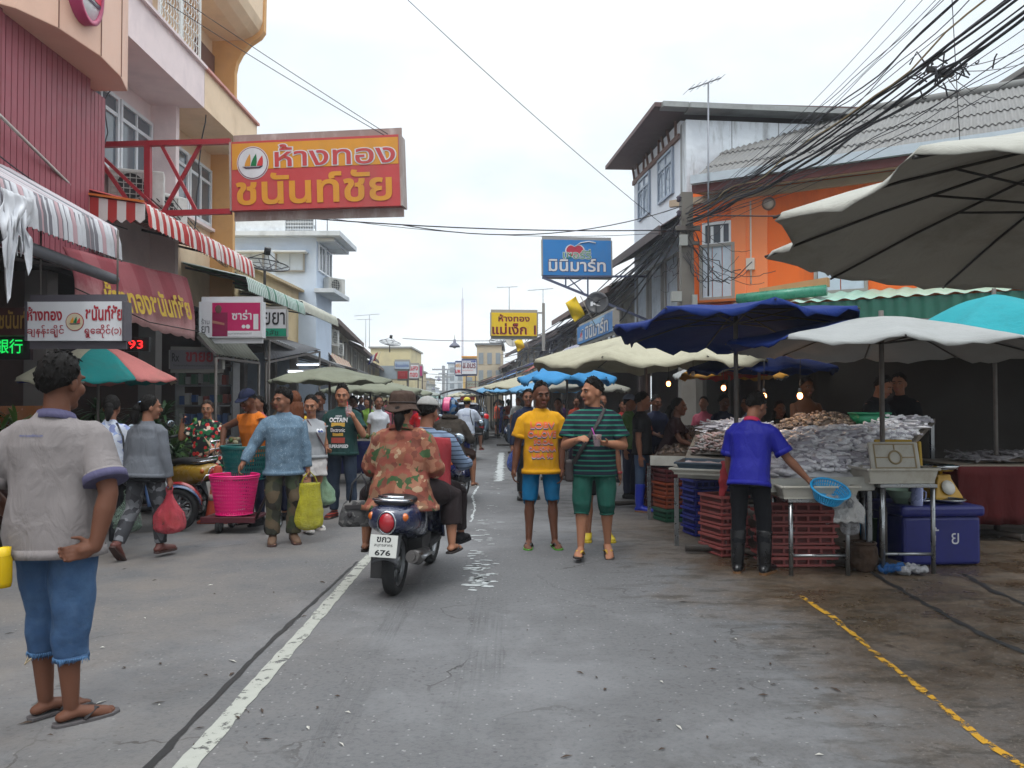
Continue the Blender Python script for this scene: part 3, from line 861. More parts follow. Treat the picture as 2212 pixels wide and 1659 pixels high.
def block(label, px0, px1, ytop, Y, col, dep=8, wins=(3, 3), roofc=None):
 x0, x1 = X(px0, Y), X(px1, Y); zt = CAMZ + (868 - ytop) / F * Y
 t = thing('far_building', label, 'building', ((x0 + x1) / 2, Y + dep / 2, 0), 0, 'buildings closing the far end of the street')
 b = B(); b.box(((x0 + x1) / 2, Y + dep / 2, zt / 2), (x1 - x0, dep, zt)); b.build('wall', mat('far ' + col, col, .85, .08, dirt='#7c7a74', ds=.4), t)
 b = B(); b.box(((x0 + x1) / 2, Y + dep / 2, zt + .06), (x1 - x0 + .3, dep + .3, .14)); b.build('roof', mat('far roof ' + (roofc or '#8a8a86'), roofc or '#8a8a86', .8), t)
 nx, nz = wins
 for i in range(nx):
  for j in range(nz):
   ww = (x1 - x0) / nx
   z = 2.6 + (zt - 3.2) * (j + .3) / max(1, nz)
   b = B(); b.box((x0 + (i + .5) * ww, Y - .02, z + .5), (ww * .55, .06, min(1.1, (zt - 3) / nz * .6))); b.build('window', mat('far window', '#7d868c', .4), t)
 return t
block('far yellow building with a flat roof beside the left satellite dish', 800, 886, 752, 66, '#c4b88e', wins=(1, 1))
for a in (('far cream block behind the left shophouse signs', 836, 900, 800, 74, '#b8ae98'), ('far grey block low beside the distant poles', 962, 990, 812, 120, '#a8aeb4'), ('far tan block beyond the pendant lamps on the left', 905, 928, 818, 112, '#b4a890'), ('far pinkish block right of the distant poles', 985, 1010, 806, 104, '#b8a49c')): block(*a, wins=(3, 3))
block('far pale block standing behind the red and white left signs', 880, 925, 830, 92, '#b9bcb8', wins=(3, 3))
block('distant white block at the very end of the street', 915, 940, 838, 150, '#b4bcc4', wins=(2, 3))
block('distant grey block right of the street end', 940, 975, 845, 170, '#a8b2ba', wins=(4, 3))
block('far building with an orange roof behind the far right signs', 1000, 1052, 772, 78, '#c8a868', roofc='#c88a2c', wins=(2, 2))
block('far white block with blue roof edge behind the hanging lamps', 968, 1002, 785, 96, '#bcc4ca', roofc='#5878a0', wins=(2, 3))
block('far beige house with grey overhanging roof below the right antenna', 1030, 1085, 745, 62, '#b3a68e', roofc='#6a6e70', wins=(3, 2))
# ------------------------------------------------------------------ right: orange corner building
OR = mat('bright orange paint', '#e0661c', .65, .07, dirt='#a04a1a', ds=1.4, da=.55, streak=4)
OR2 = mat('lighter orange paint', '#e88450', .65, .06)
OX, OY = 3.76, 17.0
t = thing('orange_building', 'bright orange corner building with a grey corrugated roof', 'building', (OX, OY, 0), R(-30))
lb = lambda b, name, m, parent=None, **k: b.build(name, m, parent or t, world=False, **k)
b = B(); b.box((5, 2.9, 4.7), (10, 5.8, 2.5)); lb(b, 'wall', OR)
b = B(); b.box((1.06, -.03, 4.7), (.3, .08, 2.5)); b.box((1.42, -.012, 4.7), (.42, .05, 2.5)); lb(b, 'pilaster', OR2)
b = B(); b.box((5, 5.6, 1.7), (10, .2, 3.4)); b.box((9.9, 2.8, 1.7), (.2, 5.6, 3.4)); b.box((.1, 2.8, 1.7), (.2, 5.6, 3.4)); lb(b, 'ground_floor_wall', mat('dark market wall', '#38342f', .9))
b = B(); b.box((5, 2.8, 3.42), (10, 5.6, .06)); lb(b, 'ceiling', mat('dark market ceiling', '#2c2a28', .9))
for x in (.15, 3.4, 6.6, 9.8): lb(B().box((x, .1, 1.7), (.28, .28, 3.4)), 'column', mat('dirty column', '#5a5650', .8))
GR = mat('grey fibre cement sheet', '#6c6b69', .9, .16, vs=7, dirt='#5b5c5e', ds=3, da=.6)
b = B()
for i in range(4):                                       # four lapped courses of corrugated sheet
 f0, f1 = i / 4, (i + 1) / 4
 y0, y1 = 3.5 - 4.25 * f0, 3.5 - 4.25 * f1 - .08
 z0, z1 = 8.22 - 2.25 * f0, 8.22 - 2.25 * f1 - .045
 o = .035 if i % 2 else 0.0
 corr(b, (.3, y0, z0), (10.4, y0, z0), (.3, y1, z1 + .03), (10.4, y1, z1 + .03), .02, .11)
corr(b, (10.4, 3.5, 8.22), (.3, 3.5, 8.22), (10.4, 7.5, 6.2), (.3, 7.5, 6.2), .03, .18)
rf = lb(b, 'roof', GR)
b = B(); b.tube([(.3, 3.5, 8.27), (10.4, 3.5, 8.27)], .1, 8); lb(b, 'ridge_cap', mat('ridge grey', '#70706e', .9), rf)
b = B(); b.box((5.35, -.8, 5.98), (10.1, .1, .17)); lb(b, 'gutter', mat('galvanised gutter', '#a9b3ba', .4, metal=.3))
b = B(); b.box((5.35, -.72, 5.81), (10.1, .06, .16)); lb(b, 'fascia_board', mat('dark red board', '#5a2c2a', .7))
b = B(); b.add([(.3, -.7, 5.74), (10.4, -.7, 5.74), (10.4, .02, 5.86), (.3, .02, 5.86)], [(0, 1, 2, 3)]); b.box((5, -.05, 5.74), (10.8, .1, .14)); lb(b, 'soffit', mat('beige soffit', '#a2907c', .8))
M_ = t.matrix_world
def OL(x, y, z): return V((OX + x * math.cos(R(-30)) - y * math.sin(R(-30)), OY + x * math.sin(R(-30)) + y * math.cos(R(-30)), z))
XO = V((math.cos(R(-30)), math.sin(R(-30)), 0))
shutter_window(t, OL(.3, 0, 3.68), XO, .62, 1.05, mat('pale blue shutter', '#b4c0cc', .6), 3)
window(t, OL(.3, 0, 4.75), XO, .62, .5, 3, 0)
shutter_window(t, OL(2.58, 0, 3.66), XO, .85, 1.3, mat('pale blue shutter', '#b4c0cc', .6), 2)
b = B(); b.box((.6, -.12, 3.58), (1.3, .25, .05)); lb(b, 'window_hood', mat('orange timber', '#b8622c', .7))
b = B(); b.tube([(1.3, -.03, 5.6), (1.3, -.03, 3.9)], .02, 8); lb(b, 'downpipe', mat('white pipe', '#c9c4bc', .5))
b = B(); b.box((1.3, -.06, 4.3), (.17, .1, .24)); lb(b, 'meter_box', mat('meter box', '#c0b8ae', .5), bevel=.01)
lp = thing('wall_lamp', 'round bulkhead lamp high on the orange wall', 'lamp', OL(1.66, -.04, 5.5))
b = B(); b.lathe([(.001, .12), (.06, .11), (.1, .06), (.11, 0), (.001, 0)], 18, Matrix.Translation(OL(1.66, -.01, 5.5)) @ Matrix.Rotation(R(-30), 4, 'Z') @ Matrix.Rotation(PI / 2, 4, 'X')); b.build('globe', mat('lamp glass', '#a8a09a', .15, spec=.8), lp)
b = B(); b.lathe([(.1, .03), (.135, .03), (.135, 0), (.1, 0)], 18, Matrix.Translation(OL(1.66, -.012, 5.5)) @ Matrix.Rotation(R(-30), 4, 'Z') @ Matrix.Rotation(PI / 2, 4, 'X')); b.build('ring', mat('lamp ring', '#6a5c54', .4), lp)
# green corrugated awning along that building
t2 = thing('green_roof_awning', 'green corrugated metal awning along the foot of the orange wall', 'awning', (OX, OY, 0), R(-30))
GT = mat('green sheet top', '#8fb3a2', .45, .12, dirt='#b9c4be', ds=2, da=.5)
b = B(); corr(b, (1.4, -.05, 3.62), (9.5, -.05, 3.62), (1.4, -1.75, 3.27), (9.5, -1.75, 3.27), .02, .28)
b.build('sheet', GT, t2, world=False)
b = B(); corr(b, (1.4, -1.72, 3.25), (9.5, -1.72, 3.25), (1.4, -1.72, 2.86), (9.5, -1.72, 2.86), .015, .2); b.build('valance', mat('dark green sheet', '#1f5a4a', .5, dirt='#16362e'), t2, world=False)
b = B(); b.tube([(1.35, -1.35, 3.44), (2.95, -1.35, 3.5)], .1, 12); b.build('ridge_roll', mat('glossy green roll', '#2f7a62', .3, dirt='#1d4a3c'), t2, world=False)
b = B(); b.poly([(1.75, -1.3, 3.55), (2.95, -1.3, 3.58), (2.95, -1.3, 3.74), (1.75, -1.3, 3.62)], (0, .3, .02)); b.poly([(1.6, -1.2, 3.54), (2.7, -1.35, 3.57), (2.7, -1.35, 3.6), (1.6, -1.2, 3.57)], (0, .4, 0))
o = b.build('plank', mat('raw plywood', '#a9835a', .8), t2, world=False)
# ------------------------------------------------------------------ right: white gabled house with sheet metal side
t = thing('white_house', 'white house with arched windows, wide brown eaves and a patched sheet metal side', 'house', (5, 21, 0))
WW = mat('white house paint', '#cdd3dc', .75, .05, dirt='#a4abb4', ds=.8, da=.3)
x0 = 3.9
A, Bq = RP(x0, 0), RP(x0, 4.1)
zt = 8.02
b = B()
A2 = A + RN * 6; B2 = Bq + RN * 6
b.add([p + V((0, 0, 2.9)) for p in (A, Bq, B2, A2)] + [p + V((0, 0, zt)) for p in (A, Bq, B2, A2)], [(0, 1, 2, 3), (4, 7, 6, 5), (0, 4, 5, 1), (1, 5, 6, 2), (2, 6, 7, 3), (3, 7, 4, 0)])
b.build('wall', WW, t)
q = NT('patched sheet metal')
s = q.sep()
co = q.n('ShaderNodeMapping', {0: q.co, 3: (1, 1, .16)}).outputs[0]
c = q.mix(q.noise(1.4, 6, .6), C('#a9b1b9'), C('#d3d8dc'))
c = q.mix(q.math('MULTIPLY', q.rng(q.noise(4, 6, .7, co), .5, .68), .75), c, C('#6b6a68'))
c = q.mix(q.math('MULTIPLY', q.math('LESS_THAN', q.math('FRACT', q.math('MULTIPLY', s[0], .9)), .025), .7), c, C('#4a4846'))
c = q.mix(q.math('MULTIPLY', q.rng(q.noise(2.2, 5, .7, co), .6, .75), .6), c, C('#8a6a48'))
q.set(col=c, rough=.5, metal=.25).bump(q.noise(1.2, 3), .8, .08)
b = B()
def sheet(u, v):
 p = A + RN * (u * 5.9) - RD * (.42 + .025 * noise.noise(V((u * 9, v * 5, 2)))) + V((0, 0, 4.5 + 3.4 * v))
 return p
b.grid(sheet, 60, 24); b.poly([A - RD * .42 + V((0, 0, 4.5)), A + V((0, 0, 4.5)), A + V((0, 0, 7.9)), A - RD * .42 + V((0, 0, 7.9))], RN * .03); sh = b.build('metal_siding', q.m, t)
b = B(); b.beam(A - RD * .5 + V((0, 0, 8.13)), A2 - RD * .5 + V((0, 0, 8.13)), .12, .46, up=V((0, 1, 0))); b.beam(A - RN * .6 - RD * .5 + V((0, 0, 8.16)), A - RD * .5 + V((0, 0, 8.16)), .12, .3, up=V((0, 1, 0))); b.build('flashing', mat('grey flashing', '#8a8d8c', .5, .2, dirt='#5c5a56', metal=.3), t)
b = B(); b.box(A - RD * .46 + RN * 1.9 + V((0, 0, 7.3)), (.04, .03, .42)); b.build('vent_slot', mat('slot dark', '#4a4668', .6), t)
b = B()
e = [A - RN * .75 - RD * .5, Bq - RN * .75 + RD * .35, Bq + RN * 6 + RD * .35, A + RN * 6 - RD * .5]
b.add([p + V((0, 0, 8.14 + (.12 if i > 1 else 0))) for i, p in enumerate(e)] + [p + V((0, 0, 8.24 + (.12 if i > 1 else 0))) for i, p in enumerate(e)], [(0, 1, 2, 3), (4, 7, 6, 5), (0, 4, 5, 1), (1, 5, 6, 2), (2, 6, 7, 3), (3, 7, 4, 0)])
b.build('roof', mat('brown painted eaves', '#574444', .7), t)
b = B()
for i in range(9): b.beam(RP(x0 - .03, .25 + i * .46, 7.66), RP(x0 - .03, .25 + i * .46 + (.2 if i % 3 else 0), 8.1), .05)
b.beam(RP(x0 - .03, 0, 7.66), RP(x0 - .03, 4.1, 7.66), .06, .12); b.build('gable_timber', mat('brown gable timber', '#6a5048', .7), t)
window(t, RP(x0, 1.68, 6.45), -RD, 1.22, 1.12, 2, .28, mat('grey blue frame', '#8f9bab', .5), mat('pale curtain glass', '#9aa6b4', .15, var=.15), arch=True)
window(t, RP(x0, 3.55, 6.45), -RD, 1.12, 1.12, 2, .28, mat('grey blue frame', '#8f9bab', .5), mat('pale curtain glass', '#9aa6b4', .15, var=.15), arch=True)
# lower roof in front
b = B()
l0, l1 = RP(3.15, -.9, 5.35), RP(3.15, 4.3, 5.35)
h0, h1 = RP(3.95, -.9, 5.85), RP(3.95, 4.3, 5.85)
corr(b, h0, h1, l0, l1, .02, .2); b.beam(l0 - V((0, 0, .07)), l1 - V((0, 0, .07)), .05, .2); b.add([l0 - V((0, 0, .12)), l1 - V((0, 0, .12)), RP(3.95, 4.3, 5.6), RP(3.95, -.9, 5.6)], [(0, 1, 2, 3)])
b.build('lower_roof', mat('brown grey lower roof', '#4f4748', .8), t)
b = B(); b.box((4.6, 18.3, 4.4), (.9, .1, 2.4)); b.build('side_boarding', mat('grey boarding', '#8f949c', .8), t)
for i in range(3): shutter_window(t, RP(x0, .95 + i * 1.3, 3.6), -RD, .9, 1.3, mat('pale grey louvre', '#a3abb4', .7, dirt='#6f7478'), 4)
b = B(); b.add([RP(5.8, 0, 0), RP(5.8, 4.1, 0), RP(5.8, 4.1, 2.9), RP(5.8, 0, 2.9)], [(0, 1, 2, 3)]); b.build('shopfront', DK, t)
# house on the far right behind the corrugated roof
t = thing('roof_gable', 'dark brown roof gable rising behind the corrugated roof at the right edge', 'roof', (12, 19, 6))
b = B()
p = [W(2100, 232, 18.4), W(2230, 140, 18.4), W(2420, 20, 18.4), W(2700, 260, 18.4)]
b.poly(p, (0, 3, 0)); b.build('roof_plane', mat('brown roof board', '#4a4240', .8), t)
b = B(); b.beam(p[0] + V((-.1, -.06, .06)), p[2] + V((0, -.06, .06)), .1, .14, up=V((0, 1, 0))); b.build('barge_board', mat('grey barge board', '#6a6664', .7), t)
# ------------------------------------------------------------------ people
def skin(name, c):
 if name in MATS: return MATS[name]
 q = NT(name)
 c = C(c)
 q.set(col=q.mix(q.noise(12, 4), mul(c, .86), mul(c, 1.1)), rough=.6, spec=.2)
 q.bump(q.noise(60, 3), .1, .004)
 MATS[name] = q.m
 return q.m
TAN, BRN, LIT = skin('tan skin', '#7e5643'), skin('brown skin', '#5f3d2e'), skin('light tan skin', '#966850')
DKS = skin('dark brown skin', '#55341f')
def hairmat(name, c):
 if name in MATS: return MATS[name]
 q = NT(name)
 co = q.n('ShaderNodeMapping', {0: q.co, 3: (3, 3, .6)}).outputs[0]
 q.set(col=q.mix(q.noise(60, 3, .6, co), mul(C(c), .5), mul(C(c), 1.5)), rough=.6, spec=.12)
 q.bump(q.noise(90, 3, .6, co), .6, .01)
 MATS[name] = q.m
 return q.m
HB = hairmat('black hair', '#100d0b')
EYE, LIP, BROW = mat('dark eye', '#15100c', .25), mat('lip', '#7a3f38', .5), mat('eyebrow', '#1a120d', .8)
WHITE_EYE = mat('eye white', '#6e625a', .4)
def sring(z, a, d, yc, n=24, e=.82):
 o = []
 for k in range(n):
  t = 2 * PI * k / n
  c, s = math.cos(t), math.sin(t)
  o.append(V((a * math.copysign(abs(c) ** e, c), yc + d * math.copysign(abs(s) ** e, s), z)))
 return o
TM = [(-.11, .172, .118, 0), (0, .168, .118, 0), (.12, .158, .112, .006), (.25, .168, .118, .01), (.35, .178, .116, .004), (.405, .166, .102, -.006), (.445, .125, .086, -.012), (.475, .09, .07, -.016), (.505, .066, .06, -.016)]
TF = [(-.11, .178, .122, -.01), (-.02, .165, .115, -.006), (.12, .138, .098, .006), (.22, .146, .106, .014), (.31, .154, .12, .02), (.37, .152, .102, .004), (.41, .138, .09, -.008), (.445, .1, .076, -.012), (.475, .07, .062, -.014), (.505, .055, .054, -.014)]
def person(label, pos, hd=0, h=1.68, g=1.0, fem=0, lean=0, roll=0, twist=0, armL=((.18, 0, -1), (.08, .12, -1)), armR=((.18, 0, -1), (.08, .12, -1)),
  legL=((.06, 0, -1), (.02, 0, -1), 0), legR=((.06, 0, -1), (.02, 0, -1), 0), head=(0, 0, 0), sk=TAN, top=None, bot=None, shoe=None, hair='short', hm=HB,
  seat=None, vox=.0105, face=True, curl=(.35, .35), handL=None, handR=None, collar=None, toes=True, belly=0, group=None):
 S = h / 1.7
 t = thing('person', label, 'person', pos, hd, group)
 RX = Matrix.Rotation(R(twist), 3, 'Z') @ Matrix.Rotation(R(-lean), 3, 'X') @ Matrix.Rotation(R(roll), 3, 'Y')
 sw = .152 if fem else .176
 sw *= 1 + (g - 1) * .5
 # legs first, to find the height of the pelvis
 J = {}
 def foot_pts(A, sd, fp, fy=8):
  m = Matrix.Rotation(R(-sd * fy), 3, 'Z') @ Matrix.Rotation(R(-fp), 3, 'X')
  return m
 low = 1e9
 for sd, key, lg in ((-1, 'L', legL), (1, 'R', legR)):
  mir = lambda v: V((v[0] * sd, v[1], v[2])).normalized()
  hp = V((sd * .092 * (1 + (g - 1) * .4), 0, -.02)) * S
  kn = hp + mir(lg[0]) * .425 * S
  an = kn + mir(lg[1]) * .405 * S
  fm = foot_pts(an, sd, lg[2] if len(lg) > 2 else 0, lg[3] if len(lg) > 3 else 8)
  J[key] = (hp, kn, an, fm)
  for q in ((0, -.06, -.085), (0, .18, -.085)): low = min(low, (an + fm @ (V(q) * S)).z)
 zo = -low if seat is None else seat
 up = V((0, 0, zo))
 T = lambda p: up + RX @ (V(p) * S)
 for k in 'LR': J[k] = tuple(p + up for p in J[k][:3]) + (J[k][3],)
 b = B()
 # torso, slightly thinner than the clothes over it
 bare = top is None
 def tw(z, a, d, yc, off):
  gg = 1 + (g - 1) * (1.25 if z < .3 else .7)
  be = belly * max(0, 1 - abs(z - .06) / .2)
  return sring(z, a * gg + off, d * gg + off + be * .5, yc + be * .5)
 tors = TF if fem else TM
 b.rings([[T(p) for p in tw(z, a, d, yc, 0 if bare else -.012)] for z, a, d, yc in tors])
 # head
 piv = T((0, -.005, .53))
 HM = Matrix.Rotation(R(head[0]), 3, 'Z') @ Matrix.Rotation(R(-head[1]), 3, 'X') @ Matrix.Rotation(R(head[2]), 3, 'Y')
 hc = piv + HM @ (V((0, .016, .12)) * S)
 HS = S * 1.1
 H = lambda p: hc + HM @ (V(p) * HS)
 b.ell(H((0, -.008, .022)), (.073 * HS, .093 * HS, .096 * HS), HM, 18, 12)
 b.ell(H((0, .018, -.03)), (.061 * HS, .072 * HS, .088 * HS), HM, 16, 10)
 b.ell(H((0, .056, -.094)), (.034 * HS, .03 * HS, .025 * HS), HM, 12, 8)
 b.tube([H((0, .088, .012)), H((0, .102, -.012)), H((0, .106, -.028))], [.009 * HS, .012 * HS, .016 * HS], 8, rnd=True)
 for sd in (-1, 1):
  b.ell(H((sd * .073, -.012, -.012)), (.012 * HS, .022 * HS, .034 * HS), HM, 8, 6)
  b.ell(H((sd * .04, .058, -.03)), (.028 * HS, .026 * HS, .03 * HS), HM, 8, 6)
  b.tube([H((sd * .012, .09, .026)), H((sd * .045, .078, .026))], .009 * HS, 6, rnd=True)
 b.tube([T((0, -.015, .42)), T((0, -.015, .5)), H((0, -.022, -.05))], [.066 * S * g, .057 * S * (1 + (g - 1) * .6), .055 * S], 12, rnd=True)
 # arms and hands
 K = {}
 for sd, key, ar, cu, hh in ((-1, 'L', armL, curl[0], handL), (1, 'R', armR, curl[1], handR)):
  mir = lambda v: Matrix.Rotation(R(twist), 3, 'Z') @ V((v[0] * sd, v[1], v[2])).normalized()
  sh = T((sd * sw, -.008, .392))
  el = sh + mir(ar[0]) * .285 * S
  wr = el + mir(ar[1]) * .245 * S
  ga = 1 + (g - 1) * .7 - (.1 if fem else 0)
  b.tube([T((sd * sw * .55, -.008, .405)), sh, sh.lerp(el, .4), el], [.05 * S * ga, .055 * S * ga, .05 * S * ga, .04 * S * ga], 12, rnd=True)
  b.tube([el, el.lerp(wr, .3), wr], [.04 * S * ga, .044 * S * ga, .027 * S * ga], 12, rnd=True)
  a = mir(ar[2]) if len(ar) > 2 else (wr - el).normalized()
  n = mir((-1, 0, 0)) if hh is None else mir(hh)       # palm normal
  n = n - a * n.dot(a)
  if n.length < .1: n = V((0, 0, -1)) - a * V((0, 0, -1)).dot(a)
  n.normalize()
  bv = (n.cross(a) if sd < 0 else a.cross(n)).normalized()                   # towards the thumb
  if hh is None and bv.y < 0 and abs(a.y) < .8: pass
  hs = S * (.92 if fem else 1)
  pm = wr + a * .05 * hs
  fr = Matrix((bv, n, a)).transposed()
  b.ell(pm, (.042 * hs, .017 * hs, .055 * hs), fr, 12, 8)
  b.tube([wr, pm], [.026 * hs, .03 * hs], 8, rnd=True)
  for o, ln in ((.031, .072), (.011, .08), (-.009, .074), (-.028, .058)):
   k0 = wr + a * .092 * hs + bv * o * hs
   d1 = a * math.cos(cu) + n * math.sin(cu)
   d2 = a * math.cos(cu * 2.3) + n * math.sin(cu * 2.3)
   b.tube([k0 - a * .02 * hs, k0, k0 + d1 * ln * .5 * hs, k0 + d1 * ln * .5 * hs + d2 * ln * .5 * hs], [.009 * hs, .0092 * hs, .0085 * hs, .007 * hs], 7, rnd=True)
  t0 = wr + a * .025 * hs + bv * .028 * hs
  b.tube([t0, t0 + (bv * .75 + a * .6 + n * .25).normalized() * .04 * hs, t0 + (bv * .75 + a * .6 + n * .25).normalized() * .04 * hs + (bv * .25 + a + n * .5).normalized() * .032 * hs], [.014 * hs, .011 * hs, .008 * hs], 7, rnd=True)
  K[key] = dict(sh=sh, el=el, wr=wr, hand=wr + a * .085 * hs + n * .02 * hs, a=a, n=n, b=bv)
 # legs and feet
 ln_ = 0 if bot is None else bot.get('len', 2)
 for sd, key in ((-1, 'L'), (1, 'R')):
  hp, kn, an, fm = J[key]
  gl = 1 + (g - 1) * .7
  b.tube([hp, hp.lerp(kn, .5), kn], [.082 * S * gl, .072 * S * gl, .052 * S * gl], 14, rnd=True)
  b.tube([kn, kn.lerp(an, .15) + fm @ V((0, -.006, 0)), kn.lerp(an, .32) + fm @ V((0, -.016, 0)), kn.lerp(an, .6) + fm @ V((0, -.01, 0)), an], [.05 * S * gl, .05 * S * gl, .056 * S * gl, .043 * S * gl, .034 * S], 14, rnd=True)
  Fp = lambda p: an + fm @ (V(p) * S)
  b.tube([Fp((0, -.035, -.045)), Fp((0, .03, -.035)), Fp((sd * .006, .1, -.055)), Fp((sd * .008, .145, -.064))], [.034 * S, .038 * S, .04 * S, .036 * S], 10, rnd=True, flat=.72, up=fm @ V((0, 0, 1)))
  if toes:
   for i, (o, y, r) in enumerate(((-.03, .19, .0125), (-.01, .192, .01), (.008, .186, .0095), (.023, .176, .009), (.037, .163, .0085))):
    b.tube([Fp((sd * o, y - .05, -.066)), Fp((sd * o, y, -.07))], r * S, 6, rnd=True)
 body = remesh(b, 'body', sk, t, vox, 3, sf=.45)
 D = dict(t=t, K=K, J=J, H=H, HS=HS, T=T, HM=HM, S=S, body=body, hc=hc)
 # clothes
 HEM = []
 if top:
  tm = top['m']
  kind = top.get('k', 'tee')
  b = B()
  hem = top.get('hem', -.11)
  off = top.get('off', .012)
  rs = [r for r in tors if r[0] > hem + .03]
  f0 = np.interp(hem, [r[0] for r in tors], range(len(tors)))
  e0 = tors[0] if hem <= tors[0][0] else [hem] + [float(np.interp(hem, [r[0] for r in tors], [r[i] for r in tors])) for i in (1, 2, 3)]
  rs = [(hem, e0[1] + top.get('flare', .006), e0[2] + top.get('flare', .006), e0[3])] + rs
  if kind == 'tank': rs = rs[:-1]
  b.rings([[T(p) for p in tw(z, a, d, yc, off * (1.6 if z < .36 else .9 if z < .45 else .25))] for z, a, d, yc in rs])
  sl = top.get('sl', {'tee': .62, 'long': 1.95, 'tank': 0}.get(kind, .62))
  lo = top.get('loose', 1)
  for sd, key in ((-1, 'L'), (1, 'R')):
   k = K[key]
   ga = (1 + (g - 1) * .7 - (.1 if fem else 0)) * lo
   if sl <= 0: continue
   sh, el, wr = k['sh'], k['el'], k['wr']
   pts = [T((sd * sw * .5, -.01, .41)), T((sd * sw * .85, -.009, .398)), sh + (el - sh) * .06]
   rr_ = [.06 * S * ga, .063 * S * ga, .065 * S * ga]
   if sl <= 1:
    pts += [sh.lerp(el, sl * .5), sh.lerp(el, sl)]
    rr_ += [.068 * S * ga, (.068 + .006 * lo) * S * ga]
   else:
    f = sl - 1
    pts += [sh.lerp(el, .5), el, el.lerp(wr, f * .5), el.lerp(wr, f)]
    rr_ += [.063 * S * ga, .056 * S * ga, .052 * S * ga, .042 * S * ga]
   b.tube(pts, rr_, 16)
   if sl <= 1: HEM.append(([sh.lerp(el, sl * .82), sh.lerp(el, sl + .03)], [rr_[-1] * .985, rr_[-1] * 1.03], tm))
  HEM.append(([[T(p) for p in tw(z, rs[0][1] + k, rs[0][2] + k, rs[0][3], off * 1.6)] for z, k in ((hem + .035, -.002), (hem - .008, .003))], None, tm))
  sh_ = remesh(b, top.get('name', 'shirt'), tm, t, top.get('vox', max(.009, vox)), 3, disp=top.get('disp', .007) * S, dsc=top.get('dsc', 9), sf=.45)
  D['shirt'] = sh_
 if bot:
  b = B()
  bl = bot.get('loose', 1)
  gg = 1 + (g - 1) * 1.1
  P = lambda p: up + Matrix.Rotation(R(twist * .3), 3, 'Z') @ (V(p) * S)
  wst = [(.06, .158, .11, .002), (0, .166, .115, 0), (-.06, .172, .12, -.006), (-.12, .16, .11, -.006)]
  if fem: wst = [(.06, .148, .102, .002), (0, .165, .115, -.004), (-.06, .176, .122, -.01), (-.12, .165, .11, -.008)]
  if seat is None or abs(legL[0][2]) > .6: b.rings([[P(p) for p in sring(z, a * gg, d * gg, yc)] for z, a, d, yc in wst])
  else: b.rings([[P(p) for p in sring(z, a * gg, d * gg, yc)] for z, a, d, yc in wst[:3]])
  for sd, key in ((-1, 'L'), (1, 'R')):
   hp, kn, an, fm = J[key]
   gl = (1 + (g - 1) * .7)
   pts, rr_ = [hp + V((0, 0, .02)), hp.lerp(kn, .3), hp.lerp(kn, .7)], [.088 * S * gl, .09 * S * gl * (.6 + .4 * bl), .08 * S * gl * bl]
   if ln_ <= 1: pts[2:] = [hp.lerp(kn, ln_)]; rr_[2:] = [.082 * S * gl * bl]
   else:
    f = ln_ - 1
    pts += [kn, kn.lerp(an, f * .5) + fm @ V((0, -.01 * S, 0)), kn.lerp(an, f)]
    rr_ += [.07 * S * gl * bl, .066 * S * gl * bl, bot.get('end', .056) * S * gl * bl]
   b.tube(pts, rr_, 16)
   if ln_ < 1.6: HEM.append(([pts[-1].lerp(pts[-2], .12), pts[-1] + (pts[-1] - pts[-2]).normalized() * .012], [rr_[-1] * .99, rr_[-1] * 1.03], bot['m']))
  D['pants'] = remesh(b, bot.get('name', 'trousers'), bot['m'], t, max(.01, vox), 3, disp=bot.get('disp', .008) * S, dsc=9, sf=.45)
  if bot.get('name') == 'shorts' and bot.get('hem'): pass
 if vox < .0125:
  for pp, r2, m_ in HEM:
   b = B()
   if r2: b.tube(pp, r2, 24, caps=False)
   else: b.rings(pp, caps=False)
   b.build('hem', m_, t, world=False, solid=.004)
 if collar:
  b = B()
  c0 = [T((.075 * g * math.cos(a), -.016 + .066 * g * math.sin(a) * 1.0, .5 - .022 * math.sin(a))) for a in [2 * PI * k / 20 for k in range(20)]]
  c1 = [T((.088 * g * math.cos(a), -.016 + .08 * g * math.sin(a), .455 - .03 * math.sin(a))) for a in [2 * PI * k / 20 for k in range(20)]]
  c2 = [T((.066 * g * math.cos(a), -.016 + .058 * g * math.sin(a), .49 - .02 * math.sin(a))) for a in [2 * PI * k / 20 for k in range(20)]]
  b.rings([c2, c0, c1], caps=False); b.build('collar', collar, D.get('shirt') and t, world=False, solid=.006 * S)
 # hair
 if hair:
  st = hair if isinstance(hair, dict) else {'k': hair}
  hk = st['k']
  b = B()
  fl = st.get('line', (36, 30, 2, -16, -42))
  if hk in ('bun', 'long', 'tail'): fl = st.get('line', (44, 30, -4, -30, -48))
  thick = st.get('t', 1.0)
  rnd_ = random.Random(hash(label) % 999 if False else len(label))
  off = rnd_.random() * 50
  def hf(u, v):
   az = 2 * PI * u
   d = abs(math.degrees(math.atan2(math.sin(az), math.cos(az))))       # 0 = front
   hl = np.interp(d, (0, 45, 80, 105, 180), fl)
   e = R(90 - (90 - hl) * min(v / .93, 1))
   dx, dy, dz = math.sin(az) * math.cos(e), math.cos(az) * math.cos(e), math.sin(e)
   k = 1 + .06 * noise.noise(V((dx * 7 + off, dy * 7, dz * 5))) + .07 * noise.noise(V((dx * 22, dy * 22, dz * 6 + off)))
   r = np.array((.083, .102, .108)) * (1 + (k - 1) * st.get('n', 1)) * (1 + .04 * (thick - 1))
   if st.get('top'): r[2] *= 1 + st['top'] * max(0, dz) * (1 if dy > -.4 else .6)
   r = r * (1 - .085 * min(v / .93, 1) ** 3)
   if v > .95: r = r * .9
   return H((dx * r[0], -.012 + dy * r[1], .018 + dz * r[2]))
  b.grid(hf, 72, 24)
